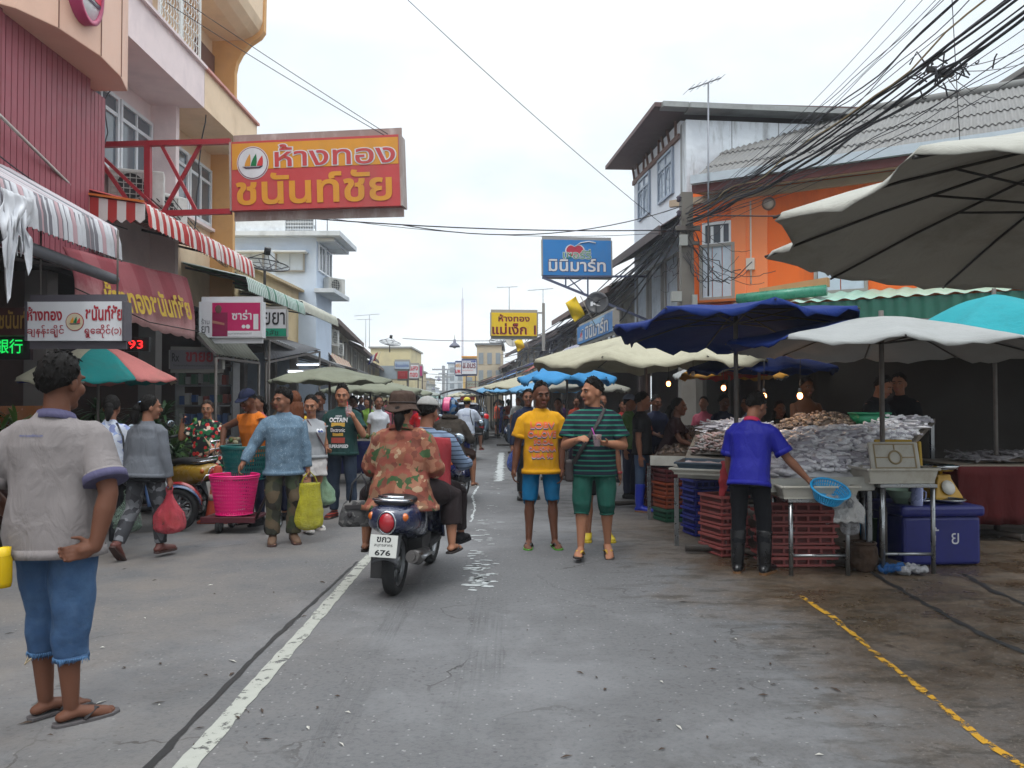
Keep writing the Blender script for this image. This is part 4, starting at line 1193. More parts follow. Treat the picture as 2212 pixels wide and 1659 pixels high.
  if hk == 'short':
   for i in range(st.get('tuft', 70)):
    u, v = rnd_.random(), .9 * rnd_.random() ** .6
    p = hf(u, v); q_ = (p - hc).normalized(); d = (hf(u + rnd_.uniform(-.05, .05), v + .12) - p) if v > .2 else HM @ V((rnd_.uniform(-1, 1), rnd_.uniform(-.3, 1), 0)) * .03
    d = d.normalized() * .03 * HS * rnd_.uniform(.6, 1.3)
    b.tube([p - q_ * .006, p + d * .5 + q_ * .007, p + d + q_ * .003], [.007 * HS, .005 * HS, .001], 4, caps=False)
  if hk == 'bun':
   b.ell(H((0, -.125, st.get('bz', -.02))), (.045 * HS, .04 * HS, .045 * HS), HM); b.tube([H((0, -.12, -.03)), H((.01, -.15, -.08)), H((.0, -.135, -.15))], [.035 * HS, .045 * HS, .02 * HS], 10, rnd=True)
  if hk == 'knot': b.ell(H((0, -.1, .06)), (.035 * HS, .035 * HS, .035 * HS), HM)
  if hk == 'long':
   rr2 = random.Random(3)
   for i in range(46):
    a = R(75 + 210 * i / 45)
    p0 = (math.sin(a) * .075, -.02 + math.cos(a) * .085, .0)
    x = [(p0[0] * (1 + .35 * v) + .012 * math.sin(i * 2 + v * 9), p0[1] * (1 + .25 * v) - .01 * v + .012 * math.cos(i * 3 + v * 8), -.02 - .26 * v * (.8 + .3 * rr2.random())) for v in (0, .33, .66, 1)]
    b.tube([H(p) for p in x], [.02 * HS, .022 * HS, .018 * HS, .005 * HS], 6)
  b.build('hair', hm, t, world=False)
 if face:
  for sd in (-1, 1):
   e = B(); e.ell(H((sd * .03, .083, .004)), (.0145 * HS, .008 * HS, .0058 * HS), HM, 10, 6); eo = e.build('eye', WHITE_EYE, t, world=False)
   e = B(); e.ell(H((sd * .03, .0895, .004)), (.0078 * HS, .0045 * HS, .0058 * HS), HM, 8, 6); e.build('iris', EYE, eo, world=False)
   e = B(); e.tube([H((sd * .012, .094, .023)), H((sd * .03, .094, .029)), H((sd * .05, .079, .023))], [.0035 * HS, .0048 * HS, .003 * HS], 6, rnd=True); e.build('eyebrow', BROW, t, world=False)
  e = B(); e.ell(H((0, .0865, -.059)), (.024 * HS, .011 * HS, .0055 * HS), HM, 10, 6); e.ell(H((0, .0855, -.067)), (.02 * HS, .011 * HS, .006 * HS), HM, 10, 6); e.build('lips', LIP, t, world=False)
 if shoe:
  for sd, key in ((-1, 'L'), (1, 'R')):
   an, fm = J[key][2], J[key][3]
   Fp = lambda p: an + fm @ (V((p[0] * sd, p[1], p[2])) * S)
   k = shoe['k']
   out_ = [(-.03, -.07), (0, -.082), (.03, -.07), (.042, .0), (.05, .1), (.046, .17), (.02, .212), (-.012, .218), (-.042, .19), (-.047, .12), (-.034, .02)]
   b = B()
   if k == 'flip':
    pts = [Fp((x * 1.05, y, -.088)) for x, y in out_]
    b.poly(pts, fm @ V((0, 0, .018 * S))); so_ = b.build('sandal', [shoe['m']], t, world=False, bevel=.004 * S)
    b = B()
    for q in (((-.01, .15, -.055), (.022, .1, -.03), (.045, .045, -.068)), ((-.01, .15, -.055), (-.03, .1, -.028), (-.044, .05, -.068))):
     b.tube([Fp(p) for p in q], [.007 * S, .014 * S, .011 * S], 8, flat=.45)
    b.build('strap', shoe['m2'], so_, world=False)
   elif k == 'shoe':
    b.tube([Fp((0, -.05, -.045)), Fp((0, .02, -.035)), Fp((.004, .09, -.05)), Fp((.004, .16, -.058))], [.042 * S, .05 * S, .05 * S, .044 * S], 12, rnd=True, flat=.8, up=fm @ V((0, 0, 1)))
    b.tube([Fp((0, -.015, -.03)), Fp((0, -.015, .015))], .045 * S, 10)
    u = remesh(b, 'shoe', shoe['m'], t, .009, 3)
    b = B(); b.poly([Fp((x * 1.08, y * 1.02, -.09)) for x, y in out_], fm @ V((0, 0, .025 * S))); b.build('sole', shoe.get('m2', shoe['m']), u, world=False, bevel=.004)
   elif k == 'boot':
    kn = J[key][1]
    b.tube([Fp((0, -.045, -.045)), Fp((0, .03, -.035)), Fp((.004, .1, -.05)), Fp((.004, .17, -.056))], [.046 * S, .056 * S, .056 * S, .05 * S], 12, rnd=True, flat=.85, up=fm @ V((0, 0, 1)))
    b.tube([an + V((0, -.01, -.03)), an.lerp(kn, .35) + fm @ V((0, -.012, 0)), an.lerp(kn, shoe.get('hi', .78))], [.056 * S, .066 * S, .074 * S], 14)
    u = remesh(b, 'boot', shoe['m'], t, .009, 3, disp=.003)
    b = B(); b.poly([Fp((x * 1.12, y * 1.02, -.09)) for x, y in out_], fm @ V((0, 0, .028 * S))); b.build('sole', shoe.get('m2', shoe['m']), u, world=False, bevel=.004)
 m = Matrix.Translation(pos) @ Matrix.Rotation(hd, 4, 'Z')
 D['m'] = m
 D['hand'] = {k: m @ K[k]['hand'] for k in K}
 return D
def strap(D, pts, w_, m, name='bag_strap'):
 b = B(); b.tube([D['T'](p) for p in pts], w_, 8, flat=.3); return b.build(name, m, D['t'], world=False)
def plastic(name, c, a=.75):
 if name in MATS: return MATS[name]
 q = NT(name)
 q.set(col=q.mix(q.noise(6, 4), mul(C(c), .75), mul(C(c), 1.15)), rough=.22, spec=.7, alpha=q.rng(q.noise(9, 4), .3, .7, a - .25, min(1, a + .08)))
 q.bump(q.noise(24, 5, .6, None, 2.5), 1, .05)
 MATS[name] = q.m
 return q.m
def bag(name, label, top, w_, h_, d_, m, rz=0, content=None, tied=True, group=None):
 # a thin plastic carrier bag hanging from the point top
 t = thing(name, label, 'bag', V(top) - V((0, 0, h_)), rz, group)
 prof = [(0.02, .12), (.1, .2), (.22, .3), (.38, .62), (.55, .88), (.72, 1.0), (.86, .98), (.95, .8), (1, .35)]
 if not tied: prof = [(0.0, .75), (.15, .78), (.4, .86), (.6, .96), (.8, 1.0), (.93, .9), (1, .4)]
 b = B()
 rs = []
 for i in range(25):
  f = i / 24
  k = float(np.interp(f, [p[0] for p in prof], [p[1] for p in prof]))
  z = h_ * (1 - f)
  rs.append([V((k * w_ / 2 * math.cos(a) * (1 + .14 * noise.noise(V((a * 2.2, f * 5, h_ * 9))) + .09 * noise.noise(V((a * 9, f * 3, 1)))), k * d_ / 2 * math.sin(a) * (1 + .2 * noise.noise(V((a * 2.6, f * 5, 4))) + .12 * noise.noise(V((a * 9, f * 3, 7)))), z)) for a in [2 * PI * j / 56 for j in range(56)]])
 b.rings(rs); b.build('sack', m, t, world=False)
 b = B()
 for sx in (-1, 1):
  b.tube([V((sx * w_ * .06, 0, h_ * .9)), V((sx * .03, .0, h_ + .02)), V((sx * .005, 0, h_ + .05))] if tied else [V((sx * w_ * .3, 0, h_ * .97)), V((sx * w_ * .2, 0, h_ + .06)), V((sx * w_ * .02, 0, h_ + .12))], [.022, .016, .012], 8, flat=.4)
 b.build('handle', m, t, world=False)
 if content:
  b = B()
  for i in range(5): b.ell((rr.uniform(-.25, .25) * w_, rr.uniform(-.2, .2) * d_, h_ * rr.uniform(.15, .45)), (w_ * .22, d_ * .24, h_ * .13))
  b.build('contents', content, t, world=False)
 return t
BK = cloth('black cloth', '#17171a'); NAVY = cloth('navy cloth', '#1b2036')
PK = lambda px, py: G(px, py)
HDm = PI                                                  # facing the camera
# --- man in the grey polo shirt, nearest, seen from behind
GREY = cloth('pale grey pique', '#777170', .85, .6)
DENIM = mat('blue denim', '#294363', .85, .3, vs=9, bump=.5, bs=30, dirt='#4d6c8e', ds=4, da=.5)
D = person('man in a light grey polo and cut-off denim shorts standing nearest', V((X(122, 3.8), 3.8, 0)), R(-4), h=1.71, g=1.09, lean=2, twist=6,
  armL=((.5, -.12, -.9), (-.1, .7, -.5)), armR=((.36, -.3, -.95), (-.14, -.22, -1), (-.88, -.32, -.25)), handR=(-.25, -.9, .1), curl=(.4, .55), legL=((-.03, .16, -1), (-.02, -.02, -1), 0, -30), legR=((-.02, .02, -1), (.02, -.04, -1), 0, 40),
  head=(-8, 2, 0), sk=BRN, top=dict(m=GREY, sl=.78, hem=-.15, flare=.008, off=.016, loose=1.1, vox=.008, disp=.012, dsc=6), bot=dict(m=DENIM, len=1.45, loose=1.2, name='shorts', disp=.012), vox=.0065,
  shoe=dict(k='flip', m=mat('grey rubber', '#4b4748', .8), m2=mat('dark strap', '#2b2829', .7)), hair=dict(k='short', line=(40, 34, 4, -18, -46), t=2, n=.8, tuft=110), collar=cloth('slate collar', '#4d4a63'))
NV2 = mat('navy print', '#3d4a7c', .7)
vs, fs = fit('www.houseofshirts.com', D['T']((-.05, -.12, .4)), (.99, .14, 0), (0, 0, 1), .11, .014, 0)
drape(D['t'], D['shirt'], vs, fs, (.14, -.99, 0), NV2)
for k in 'LR':
 kk = D['K'][k]; d = (kk['el'] - kk['sh']).normalized(); e = kk['sh'].lerp(kk['el'], .755)
 b = B(); b.tube([e - d * .022, e + d * .016], [.096, .098], 20);
 if k == 'R': b.build('sleeve_band', cloth('slate collar', '#4d4a63'), D['t'], world=False)
b = B()
for k in 'LR':
 hp, kn, an, fm = D['J'][k]; e = kn.lerp(an, .46)
 for i in range(60):
  a = 2 * PI * i / 60
  p = e + V((.072 * math.cos(a), .072 * math.sin(a) - .008, .01))
  b.tube([p, p + V((.01 * math.cos(a * 3), .008 * math.sin(a * 5), -.012 - .022 * rr.random()))], [.003, .001], 4)
b.build('frayed_hem', mat('pale frayed denim', '#486c92', .9), D['t'], world=False)
b = B(); b.tube([D['J']['L'][1] + V((.03, -.07, -.16)), D['J']['L'][1] + V((-.05, -.075, -.23)), D['J']['L'][1] + V((-.055, -.03, -.19))], .004, 5); b.build('loose_thread', mat('twine', '#a5967c', .9), D['t'], world=False)
# yellow bottle hanging at the left edge
t = thing('jar', 'yellow capped plastic jar hanging by a cord at the left picture edge', 'jar', (W(2, 1250, 3.6).x, 3.6, W(10, 1268, 3.6).z))
b = B(); b.lathe([(.001, 0), (.04, 0), (.044, .02), (.044, .12), (.035, .145), (.035, .15)], 20); b.build('body', mat('yellow jar', '#c9a81c', .2, trans=.3), t, world=False)
b = B(); b.lathe([(.037, .14), (.039, .175), (.001, .178)], 20); b.build('lid', mat('yellow lid', '#d8b41a', .4), t, world=False)
b = B(); b.tube([(0, 0, .17), (-.03, .0, .3), (-.12, .02, .46)], .006, 6); b.build('carry_cord', BK, t, world=False)
# --- woman in patterned white blouse
q = camo('white patterned blouse', [(0, '#b6bccb'), (.35, '#8f9ec4'), (.5, '#c3c6cf'), (.72, '#7d86ad'), (.82, '#bfc4cf')], 26)
D = person('woman in a white patterned blouse and black trousers walking away behind the man in grey', PK(232, 1196), R(14), h=1.52, g=1.1, fem=1, lean=10, legL=((.05, .3, -1), (.02, -.15, -1)), legR=((.04, -.12, -1), (.02, -.35, -1), 25),
  armR=((.25, -.1, -1), (.12, .15, -1)), head=(0, 12, 0), sk=TAN, top=dict(m=q, hem=-.2, sl=.7, flare=.02), bot=dict(m=BK, len=1.97, loose=1.1), shoe=dict(k='flip', m=mat('brown sandal', '#5a3c30', .7), m2=BK), hair='bun', face=False)
b = B(); b.tube([D['T']((.08, -.07, .46)), D['T']((.16, -.13, .3)), D['T']((.2, -.1, .0))], .012, 8, flat=.5); b.tube([D['T']((.08, -.07, .46)), D['T']((.14, .1, .3)), D['T']((.2, .05, .0))], .012, 8, flat=.5); sbag = one(b, 'shoulder_bag', mat('black bag', '#1a191b', .5), 'black shoulder bag of the woman in the white patterned blouse', 'bag')
sbag.matrix_world = D['m'] @ Matrix.Translation(sbag.location)
b = B(); b.box(D['T']((.24, -.04, -.08)), (.1, .26, .26)); o = b.build('pouch', mat('black bag', '#1a191b', .5), None, bevel=.03); o.parent = sbag; o.matrix_parent_inverse = Matrix.Identity(4); o.location = D['T']((.24, -.04, -.21)) - V(sbag.matrix_world.inverted() @ V((0, 0, 0))) if False else o.location - (D['m'].inverted() @ sbag.matrix_world).translation
KIDS.setdefault(sbag.name, []).append(o)
# --- woman in the grey jacket
GJ = cloth('heather grey jersey', '#5d6066', .9, .5)
q = camo('acid wash leggings', [(0, '#3a3a3e'), (.35, '#5b5c60'), (.6, '#2a2a2e'), (.8, '#75767a')], 14)
D = person('woman in a grey zip jacket and acid grey trousers walking away with two plastic bags', PK(312, 1205), R(-14), h=1.52, g=1.12, fem=1, lean=5, legL=((.03, -.12, -1), (.02, -.62, -1), 42), legR=((.04, .24, -1), (.02, .02, -1)),
  armR=((.2, .0, -1), (.16, .14, -1)), armL=((.2, -.05, -1), (.05, .1, -1)), head=(-38, 2, 0), sk=TAN, top=dict(m=GJ, k='long', hem=-.1, loose=1.15, off=.022, sl=1.9), bot=dict(m=q, len=1.95, loose=1.04),
  shoe=dict(k='shoe', m=mat('brown red shoe', '#5a322c', .6), m2=mat('brown sole', '#3b2622', .8)), hair='bun', curl=(.9, .9), vox=.009)
b = B(); b.rings([[D['T'](p) for p in sring(z, .178 * 1.15 + .02, .122 * 1.15 + .02, -.01)] for z in (-.155, -.1)]); b.build('waistband', BK, D['t'], world=False)
b = B(); b.tube([D['H']((-.02, -.1, .05)), D['H']((0, -.115, .045)), D['H']((.025, -.105, .05))], .009, 8, rnd=True); b.build('hair_clip', mat('silver clip', '#9fb4c8', .2, metal=.8), D['t'], world=False)
hR, hL = D['hand']['R'], D['hand']['L']
bag('plastic_bag', 'red translucent plastic bag hanging from the hand of the woman in the grey jacket', hR + V((0, 0, -.03)), .3, .42, .2, plastic('red bag film', '#c83c4c', .85), .2, mat('oranges', '#a8582c', .6), tied=True)
bag('plastic_bag', 'pale green translucent plastic bag carried at the left side of the woman in grey', hL + V((-.06, .05, -.08)), .27, .38, .2, plastic('green bag film', '#8ea596', .6), .4, mat('greens', '#5a6a58', .7))
# --- woman on the phone in a floral blouse
def floral(name, base, f1, f2, sc_=9):
 q = NT(name)
 v = q.n('ShaderNodeTexVoronoi', {'Vector': q.co, 'Scale': sc_})
 s = q.sep(v.outputs['Color'])
 d = q.math('ADD', v.outputs['Distance'], q.math('MULTIPLY', q.noise(40, 2), .22))
 v2 = q.n('ShaderNodeTexVoronoi', {'Vector': q.co, 'Scale': sc_ * 1.7})
 s2 = q.sep(v2.outputs['Color'])
 c = q.mix(q.math('GREATER_THAN', s2[1], .62), C(base), C(f2))
 c = q.mix(q.math('MULTIPLY', q.math('GREATER_THAN', s2[0], .8), q.math('GREATER_THAN', s2[1], .2)), c, C('#b8a898'))
 c = q.mix(q.math('MULTIPLY', q.math('LESS_THAN', d, .46), q.math('GREATER_THAN', s[0], .32)), c, C(f1))
 c = q.mix(q.math('MULTIPLY', q.math('LESS_THAN', d, .24), q.math('GREATER_THAN', s[0], .32)), c, mul(C(f1), .5))
 q.set(col=c, rough=.8, spec=.2).bump(q.noise(9, 3), .5, .03)
 MATS[name] = q.m
 return q.m
D = person('older woman in a red and black floral blouse holding a phone to her ear', PK(446, 1104), PI + R(4), h=1.5, g=1.3, fem=1, armR=((.62, .3, -.62), (-.15, .25, 1.0)), armL=((.25, .1, -1), (-.35, .75, -.35)), handR=(-1, -.2, .1), curl=(.5, .8),
  head=(6, 0, 0), sk=LIT, top=dict(m=floral('red floral print', '#16181a', '#b02a2a', '#1c5a38', 13), hem=-.24, sl=.7, flare=.03), bot=dict(m=NAVY, len=1.72, loose=1.05), belly=.05,
  shoe=dict(k='flip', m=mat('dark sandal', '#241c1a', .6), m2=mat('dark sandal', '#241c1a', .6)), hair=dict(k='short', line=(42, 30, -4, -25, -40), t=2), hm=hairmat('greying hair', '#3a2f2a'))
strap(D, [(.1, .06, .47), (.02, .16, .3), (-.12, .2, .08), (-.22, .12, -.08)], .02, mat('beige strap', '#b09a80', .8))
b = B()
for sd in (-1, 1): b.lathe([(.017, 0), (.02, .0), (.02, .003), (.017, .003)], 14, Matrix.Translation(D['H']((sd * .031, .098, .0))) @ Matrix.Rotation(PI / 2, 4, 'X'))
b.tube([D['H']((-.012, .1, .003)), D['H']((.012, .1, .003))], .002, 5)
b.build('glasses', mat('metal rim', '#8a7a6a', .3, metal=.7), D['t'], world=False)
b = B(); b.box(D['hand']['R'] * 0 + D['K']['R']['hand'], (.02, .06, .12)); ph = b.build('phone', mat('phone black', '#141418', .2), D['t'], world=False)
# --- porter in orange with cap
D = person('man in an orange sleeveless top and dark cap pulling the basket trolley', V((X(556, 9.9), 9.9, 0)), R(150), h=1.66, lean=12, armL=((.35, .35, -.7), (.1, .6, -.5)), armR=((.8, .25, -.35), (-.3, .35, -.75)), legL=((.05, .2, -1), (.02, -.1, -1)), head=(5, 22, 0), sk=BRN,
  top=dict(m=cloth('orange jersey', '#b8641e'), k='tank', sl=.08, hem=-.15), bot=dict(m=NAVY, len=1.9), shoe=dict(k='shoe', m=BK), hair='short')
def cap(D, m, brim=True, yaw=0):
 b = B()
 b.grid(lambda u, v: D['H']((math.sin(2 * PI * u) * .089 * math.cos(R(90 - 78 * v)), -.012 + math.cos(2 * PI * u) * .108 * math.cos(R(90 - 78 * v)), .03 + .1 * math.sin(R(90 - 78 * v)))), 28, 10)
 if brim: b.grid(lambda u, v: D['H']((math.sin(R(-62 + 124 * u)) * (.088 + .0 * v), -.012 + math.cos(R(-62 + 124 * u)) * .106 + .075 * v * math.cos(R(-62 + 124 * u)) ** .7, .05 - .018 * v)), 16, 4)
 return b.build('cap', m, D['t'], world=False, solid=.006)
cap(D, NAVY)
# --- woman with brown curly hair and yellow shirt
D = person('woman with long curly brown hair and a yellow shirt behind the denim shirted man', V((X(636, 10.3), 10.3, 0)), R(20), h=1.62, fem=1, sk=LIT, top=dict(m=cloth('lemon cotton', '#c9a52c')), bot=dict(m=NAVY, len=1.9), shoe=dict(k='shoe', m=BK), hair='long', hm=hairmat('auburn hair', '#5a3420'), face=False, head=(10, 4, 0))
# --- man in denim-blue shirt and camouflage trousers
q = NT('faded blue fern print')
co = q.n('ShaderNodeMapping', {0: q.co, 2: (0, 0, .5), 3: (2.2, 2.2, 1)}).outputs[0]
n1 = q.noise(5, 2, .5, co, 3.5)
c = q.mix(q.noise(4, 5), C('#4c6070'), C('#62788a'))
c = q.mix(q.math('MULTIPLY', q.math('LESS_THAN', q.math('ABSOLUTE', q.math('SUBTRACT', n1, .52)), .008), .75), c, C('#93a3ad'))
q.set(col=c, rough=.85, spec=.15).bump(q.noise(7, 4), .6, .04)
CAM = camo('camouflage cotton', [(0, '#34342a'), (.25, '#4d4a36'), (.5, '#2a261f'), (.68, '#5a4c3a'), (.85, '#3c4430')], 9)
D = person('man in a faded blue long sleeved shirt and camouflage trousers beside the pink basket', PK(612, 1174), PI + R(22), h=1.62, g=1.02, lean=1, armR=((.52, .05, -.85), (.42, .35, -.7)), armL=((.2, .02, -1), (.1, .15, -1)), legL=((.05, .12, -1), (.0, -.2, -1), 8), legR=((.05, .1, -1), (.0, -.12, -1), 5),
  head=(-52, 4, 0), sk=TAN, top=dict(m=q.m, k='long', hem=-.17, sl=1.9, flare=.02, loose=1.12, off=.018, vox=.009, disp=.011), bot=dict(m=CAM, len=1.98, loose=1.16, end=.07, disp=.014), shoe=dict(k='shoe', m=mat('tan work boot', '#5c4636', .8), m2=mat('brown sole', '#3b2622', .8)),
  hair=dict(k='short', line=(30, 24, 0, -22, -46), t=2.2, n=1.3), collar=q.m, vox=.009, curl=(.9, .7))
bag('plastic_bag', 'bright yellow plastic bag hanging from the hand of the man in camouflage trousers', D['hand']['L'] + V((.03, -.02, -.06)), .3, .5, .14, plastic('yellow bag film', '#c8c01e', .92), .5, mat('limes', '#a8a83a', .6), tied=False)
b = B()
for i in range(8): b.lathe([(.001, 0), (.005, 0), (.005, .003)], 8, Matrix.Translation(D['T']((.0, .16, .4 - i * .08))) @ Matrix.Rotation(-PI / 2, 4, 'X'))
# --- woman in the grey tank top
TANK = cloth('grey marl', '#8d8f92')
D = person('woman in a grey sleeveless top and denim shorts with a white jacket round her waist', PK(672, 1146), PI + R(38), h=1.56, fem=1, armL=((.12, -.1, -1), (.05, .06, -1)), armR=((.2, .1, -1), (.0, .2, -1)), legL=((.03, -.1, -1), (.0, -.16, -1), 6), legR=((.05, .3, -1), (.0, .0, -1)),
  head=(-34, 12, 0), sk=LIT, top=dict(m=TANK, k='tank', sl=.06, hem=-.02, flare=.02), bot=dict(m=cloth('dark blue denim', '#26345e'), len=.42, loose=1.08, name='shorts'), shoe=dict(k='shoe', m=camo('spotted white shoe', [(0, '#c8c4c0'), (.8, '#2a2626')], 40), m2=mat('white sole', '#bdb9b4', .7)), hair='knot', curl=(.9, .5), vox=.009)
b = B()
b.rings([[D['T'](p) + V((0, 0, 0)) for p in sring(z, .172 + k, .125 + k, -.01)] for z, k in ((.03, .0), (.02, .02), (-.03, .022), (-.16, .03), (-.24, .045), (-.25, .03))]); remesh(b, 'jacket', cloth('white jacket', '#b9b4b2', .85, .7), D['t'], .012, 3, disp=.02, dsc=7)
vs, fs = fit('oo', D['T']((-.045, .1, .32)), (-1, 0, 0), (0, 0, 1), .09, .055, .03); drape(D['t'], D['shirt'], vs, fs, (0, 1, 0), mat('white print', '#c9c9cc', .7), lift=.004)
vs, fs = fit('..', D['T']((-.05, .1, .315)), (-1, 0, 0), (0, 0, 1), .07, .028, .05); drape(D['t'], D['shirt'], vs, fs, (0, 1, 0), mat('navy print', '#3d4a7c', .7), lift=.007)
strap(D, [(.08, .05, .46), (.0, .15, .3), (-.12, .14, .1), (-.19, .06, -.06)], .014, mat('brown strap', '#4a3038', .7))
bag('plastic_bag', 'pale green plastic bag held by the woman in the grey sleeveless top', D['hand']['L'] + V((.0, -.02, -.03)), .28, .36, .2, plastic('mint bag film', '#9fc4a0', .82), .2, mat('vegetables', '#a8a878', .7))
# --- man in the green printed T-shirt, drinking
GT2 = cloth('bottle green cotton', '#1c3836', .85, .4)
D = person('man in a dark green printed T-shirt drinking from a plastic cup', PK(738, 1119), PI - R(8), h=1.7, g=1.08, armL=((.42, .25, -.85), (-.35, .55, .95)), armR=((.22, .1, -1), (-.45, .75, -.45)), handL=(-.6, .1, .2), legL=((.08, .02, -1), (.03, .02, -1)), legR=((.04, -.05, -1), (.02, -.04, -1)),
  head=(16, 6, 0), sk=LIT, top=dict(m=GT2, sl=.7, hem=-.11, disp=.007), bot=dict(m=cloth('dark blue jeans', '#26303f'), len=1.96), shoe=dict(k='shoe', m=stripes('red striped trainer', '#8a2c20', '#3a1a18', 34, .3), m2=mat('dark sole', '#2a2222', .8)), hair=dict(k='short', line=(48, 34, 10, -5, -30), top=.18, n=1.3), curl=(.75, .4), vox=.009)
PW = mat('white print', '#c9c9cc', .7); PR = mat('brick red print', '#8f3a30', .7); PY = mat('ochre print', '#b8923a', .7)
def pr(D, s, x, z, w_, h_, m, n=(0, 1, 0), lift=.005, bold=.02):
 vs, fs = fit(s, D['T']((x, .13, z)), (-1, 0, 0), (0, 0, 1), w_, h_, bold); drape(D['t'], D['shirt'], vs, fs, n, m, lift=lift)
def prbox(D, x, z, w_, h_, m, lift=.004, el=0):
 P = D['T']((x, .13, z)); n = 20
 pts = [P + V((w_ / 2 * math.cos(2 * PI * k / n), 0, h_ / 2 * math.sin(2 * PI * k / n))) for k in range(n)] if el else [P + V((sx * w_ / 2, 0, sz * h_ / 2)) for sx, sz in ((-1, -1), (1, -1), (1, 1), (-1, 1))]
 drape(D['t'], D['shirt'], pts, [tuple(range(len(pts)))], (0, 1, 0), m, lift=lift)
pr(D, 'HIGH', 0, .385, .08, .02, PW); pr(D, 'OCTAIN', 0, .335, .24, .06, PW, bold=.04)
prbox(D, 0, .275, .18, .05, PY); prbox(D, 0, .2, .22, .13, GT2, .006, 1); prbox(D, 0, .205, .2, .085, mat('black print', '#14161a', .7), .008, 1); prbox(D, 0, .075, .18, .07, PR, .006)
prbox(D, 0, .15, .14, .04, PY, .0075)
pr(D, 'Electronic', 0, .207, .19, .05, PW, lift=.011); pr(D, 'SUPERSPEED', 0, .0, .26, .042, PW, bold=.03)
c = thing('drink_cup', 'clear plastic cup of pink drink at the mouth of the man in dark green', 'cup', D['hand']['L'] + V((-.02, -.0, -.04)), .3)
b = B(); b.lathe([(.001, 0), (.03, 0), (.043, .1), (.04, .1), (.028, .003)], 18); b.build('cup', plastic('clear cup', '#d8c4c8', .55), c, world=False)
b = B(); b.lathe([(.001, .004), (.028, .004), (.038, .07), (.001, .072)], 16); b.build('drink', mat('pink drink', '#c88a92', .3), c, world=False)
b = B(); b.lathe([(.044, .1), (.035, .135), (.01, .15)], 16); b.build('dome_lid', plastic('clear lid', '#d8d0d2', .5), c, world=False)
b = B(); b.tube([V((0, 0, .02)), V((-.02, .0, .2))], .005, 6); b.build('straw', mat('red straw', '#b83028', .5), c, world=False)
# --- man's head behind them
person('man in a dark shirt looking over from behind the woman with the green bag', V((X(690, 11.6), 11.6, 0)), PI - R(10), h=1.62, sk=BRN, top=dict(m=cloth('dark grey cotton', '#2c2c30')), bot=dict(m=NAVY), shoe=dict(k='shoe', m=BK), hair='short')
# --- pair on the right: yellow T-shirt and striped polo
YT = cloth('golden cotton', '#c08a16', .85, .45)
BS = cloth('turquoise shorts', '#0c5c86', .85, .5)
D = person('man in a golden yellow printed T-shirt and turquoise shorts facing the camera', V((X(1169, 8.35), 8.35, 0)), PI + R(4), h=1.69, g=1.0, armR=((.26, -.05, -1), (.14, .1, -1)), armL=((.12, .02, -1), (.0, .18, -1)), legR=((.07, .0, -1), (.02, -.01, -1)), legL=((.06, .02, -1), (.05, .02, -1)),
  head=(10, 6, 3), sk=BRN, top=dict(m=YT, sl=.66, hem=-.16, loose=1.15, flare=.014, vox=.008, disp=.009), bot=dict(m=BS, len=1.02, loose=1.1, name='shorts', disp=.01), vox=.0085,
  shoe=dict(k='flip', m=mat('lime rubber', '#3f7a1c', .6), m2=mat('dark strap', '#2b2829', .7)), hair=dict(k='short', line=(46, 34, 12, -2, -26), top=.1, n=.6, t=.2), curl=(.5, .6))
OC, PKC, BLC = mat('orange print', '#d8662c', .7), mat('coral print', '#d8706a', .7), mat('deep blue print', '#1c3a5a', .7)
for s, z, w_, h_, x in (('LOBV', .335, .25, .06, 0), ('O-LOVE', .245, .29, .062, .005), ('SO.CAL', .165, .2, .045, -.01), ('CALIFORNIA', .095, .28, .045, 0), ('USA 95', .02, .22, .04, 0)):
 for dz, m, lf in ((-.02, BLC, .004), (-.01, PW, .006), (-.004, PKC, .008), (.006, OC, .010)): pr(D, s, x, z + dz, w_, h_, m, lift=lf, bold=.02)
b = B(); b.tube([D['T']((.075 * math.cos(a), -.016 + .07 * math.sin(a), .5 - .03 * math.sin(a))) for a in [PI * k / 14 for k in range(-2, 17)]], .004, 5); b.build('necklace', mat('white cord', '#c8c2bc', .6), D['t'], world=False)
ST = stripes('navy and green stripes', '#121a28', '#1f6a58', 21, .7)
GS = cloth('sea green shorts', '#1c4a40', .85, .5)
D = person('man in a navy and green striped polo and green shorts walking with a cup', V((X(1283, 7.75), 7.75, 0)), PI - R(6), h=1.67, g=1.13, lean=2, armL=((.38, .15, -1), (-.72, .75, .12)), armR=((.36, .18, -1), (-.5, .85, .25)), handL=(-.4, .3, .3), handR=(-.6, .2, -.4), curl=(.75, .5),
  legL=((.06, .1, -1), (.02, -.32, -1), 22), legR=((.06, .16, -1), (.02, .02, -1)), head=(-58, 2, 0), sk=LIT, top=dict(m=ST, sl=.72, hem=-.15, loose=1.12, disp=.008, vox=.009), bot=dict(m=GS, len=1.22, loose=1.14, name='shorts', disp=.01), vox=.0085, belly=.03,
  shoe=dict(k='flip', m=mat('dark flip sole', '#2c2522', .7), m2=mat('yellow strap', '#a8842a', .7)), hair=dict(k='short', line=(40, 30, 8, -4, -30), top=.12, n=1.1), collar=cloth('dark navy collar', '#161a24'))
strap(D, [(-.1, .02, .49), (-.06, .13, .4), (.06, .19, .2), (.19, .14, -.02), (.22, .02, -.06)], .022, mat('dark strap', '#2b2829', .7))
b = B(); b.box(D['T']((.24, .02, -.12)), (.08, .18, .2)); b.build('satchel', mat('dark satchel', '#2a2222', .6), D['t'], world=False, bevel=.02)
c = thing('drink_cup', 'clear plastic cup with a purple straw held by the man in the striped polo', 'cup', D['hand']['L'] + V((-.03, -.015, -.05)), .3)
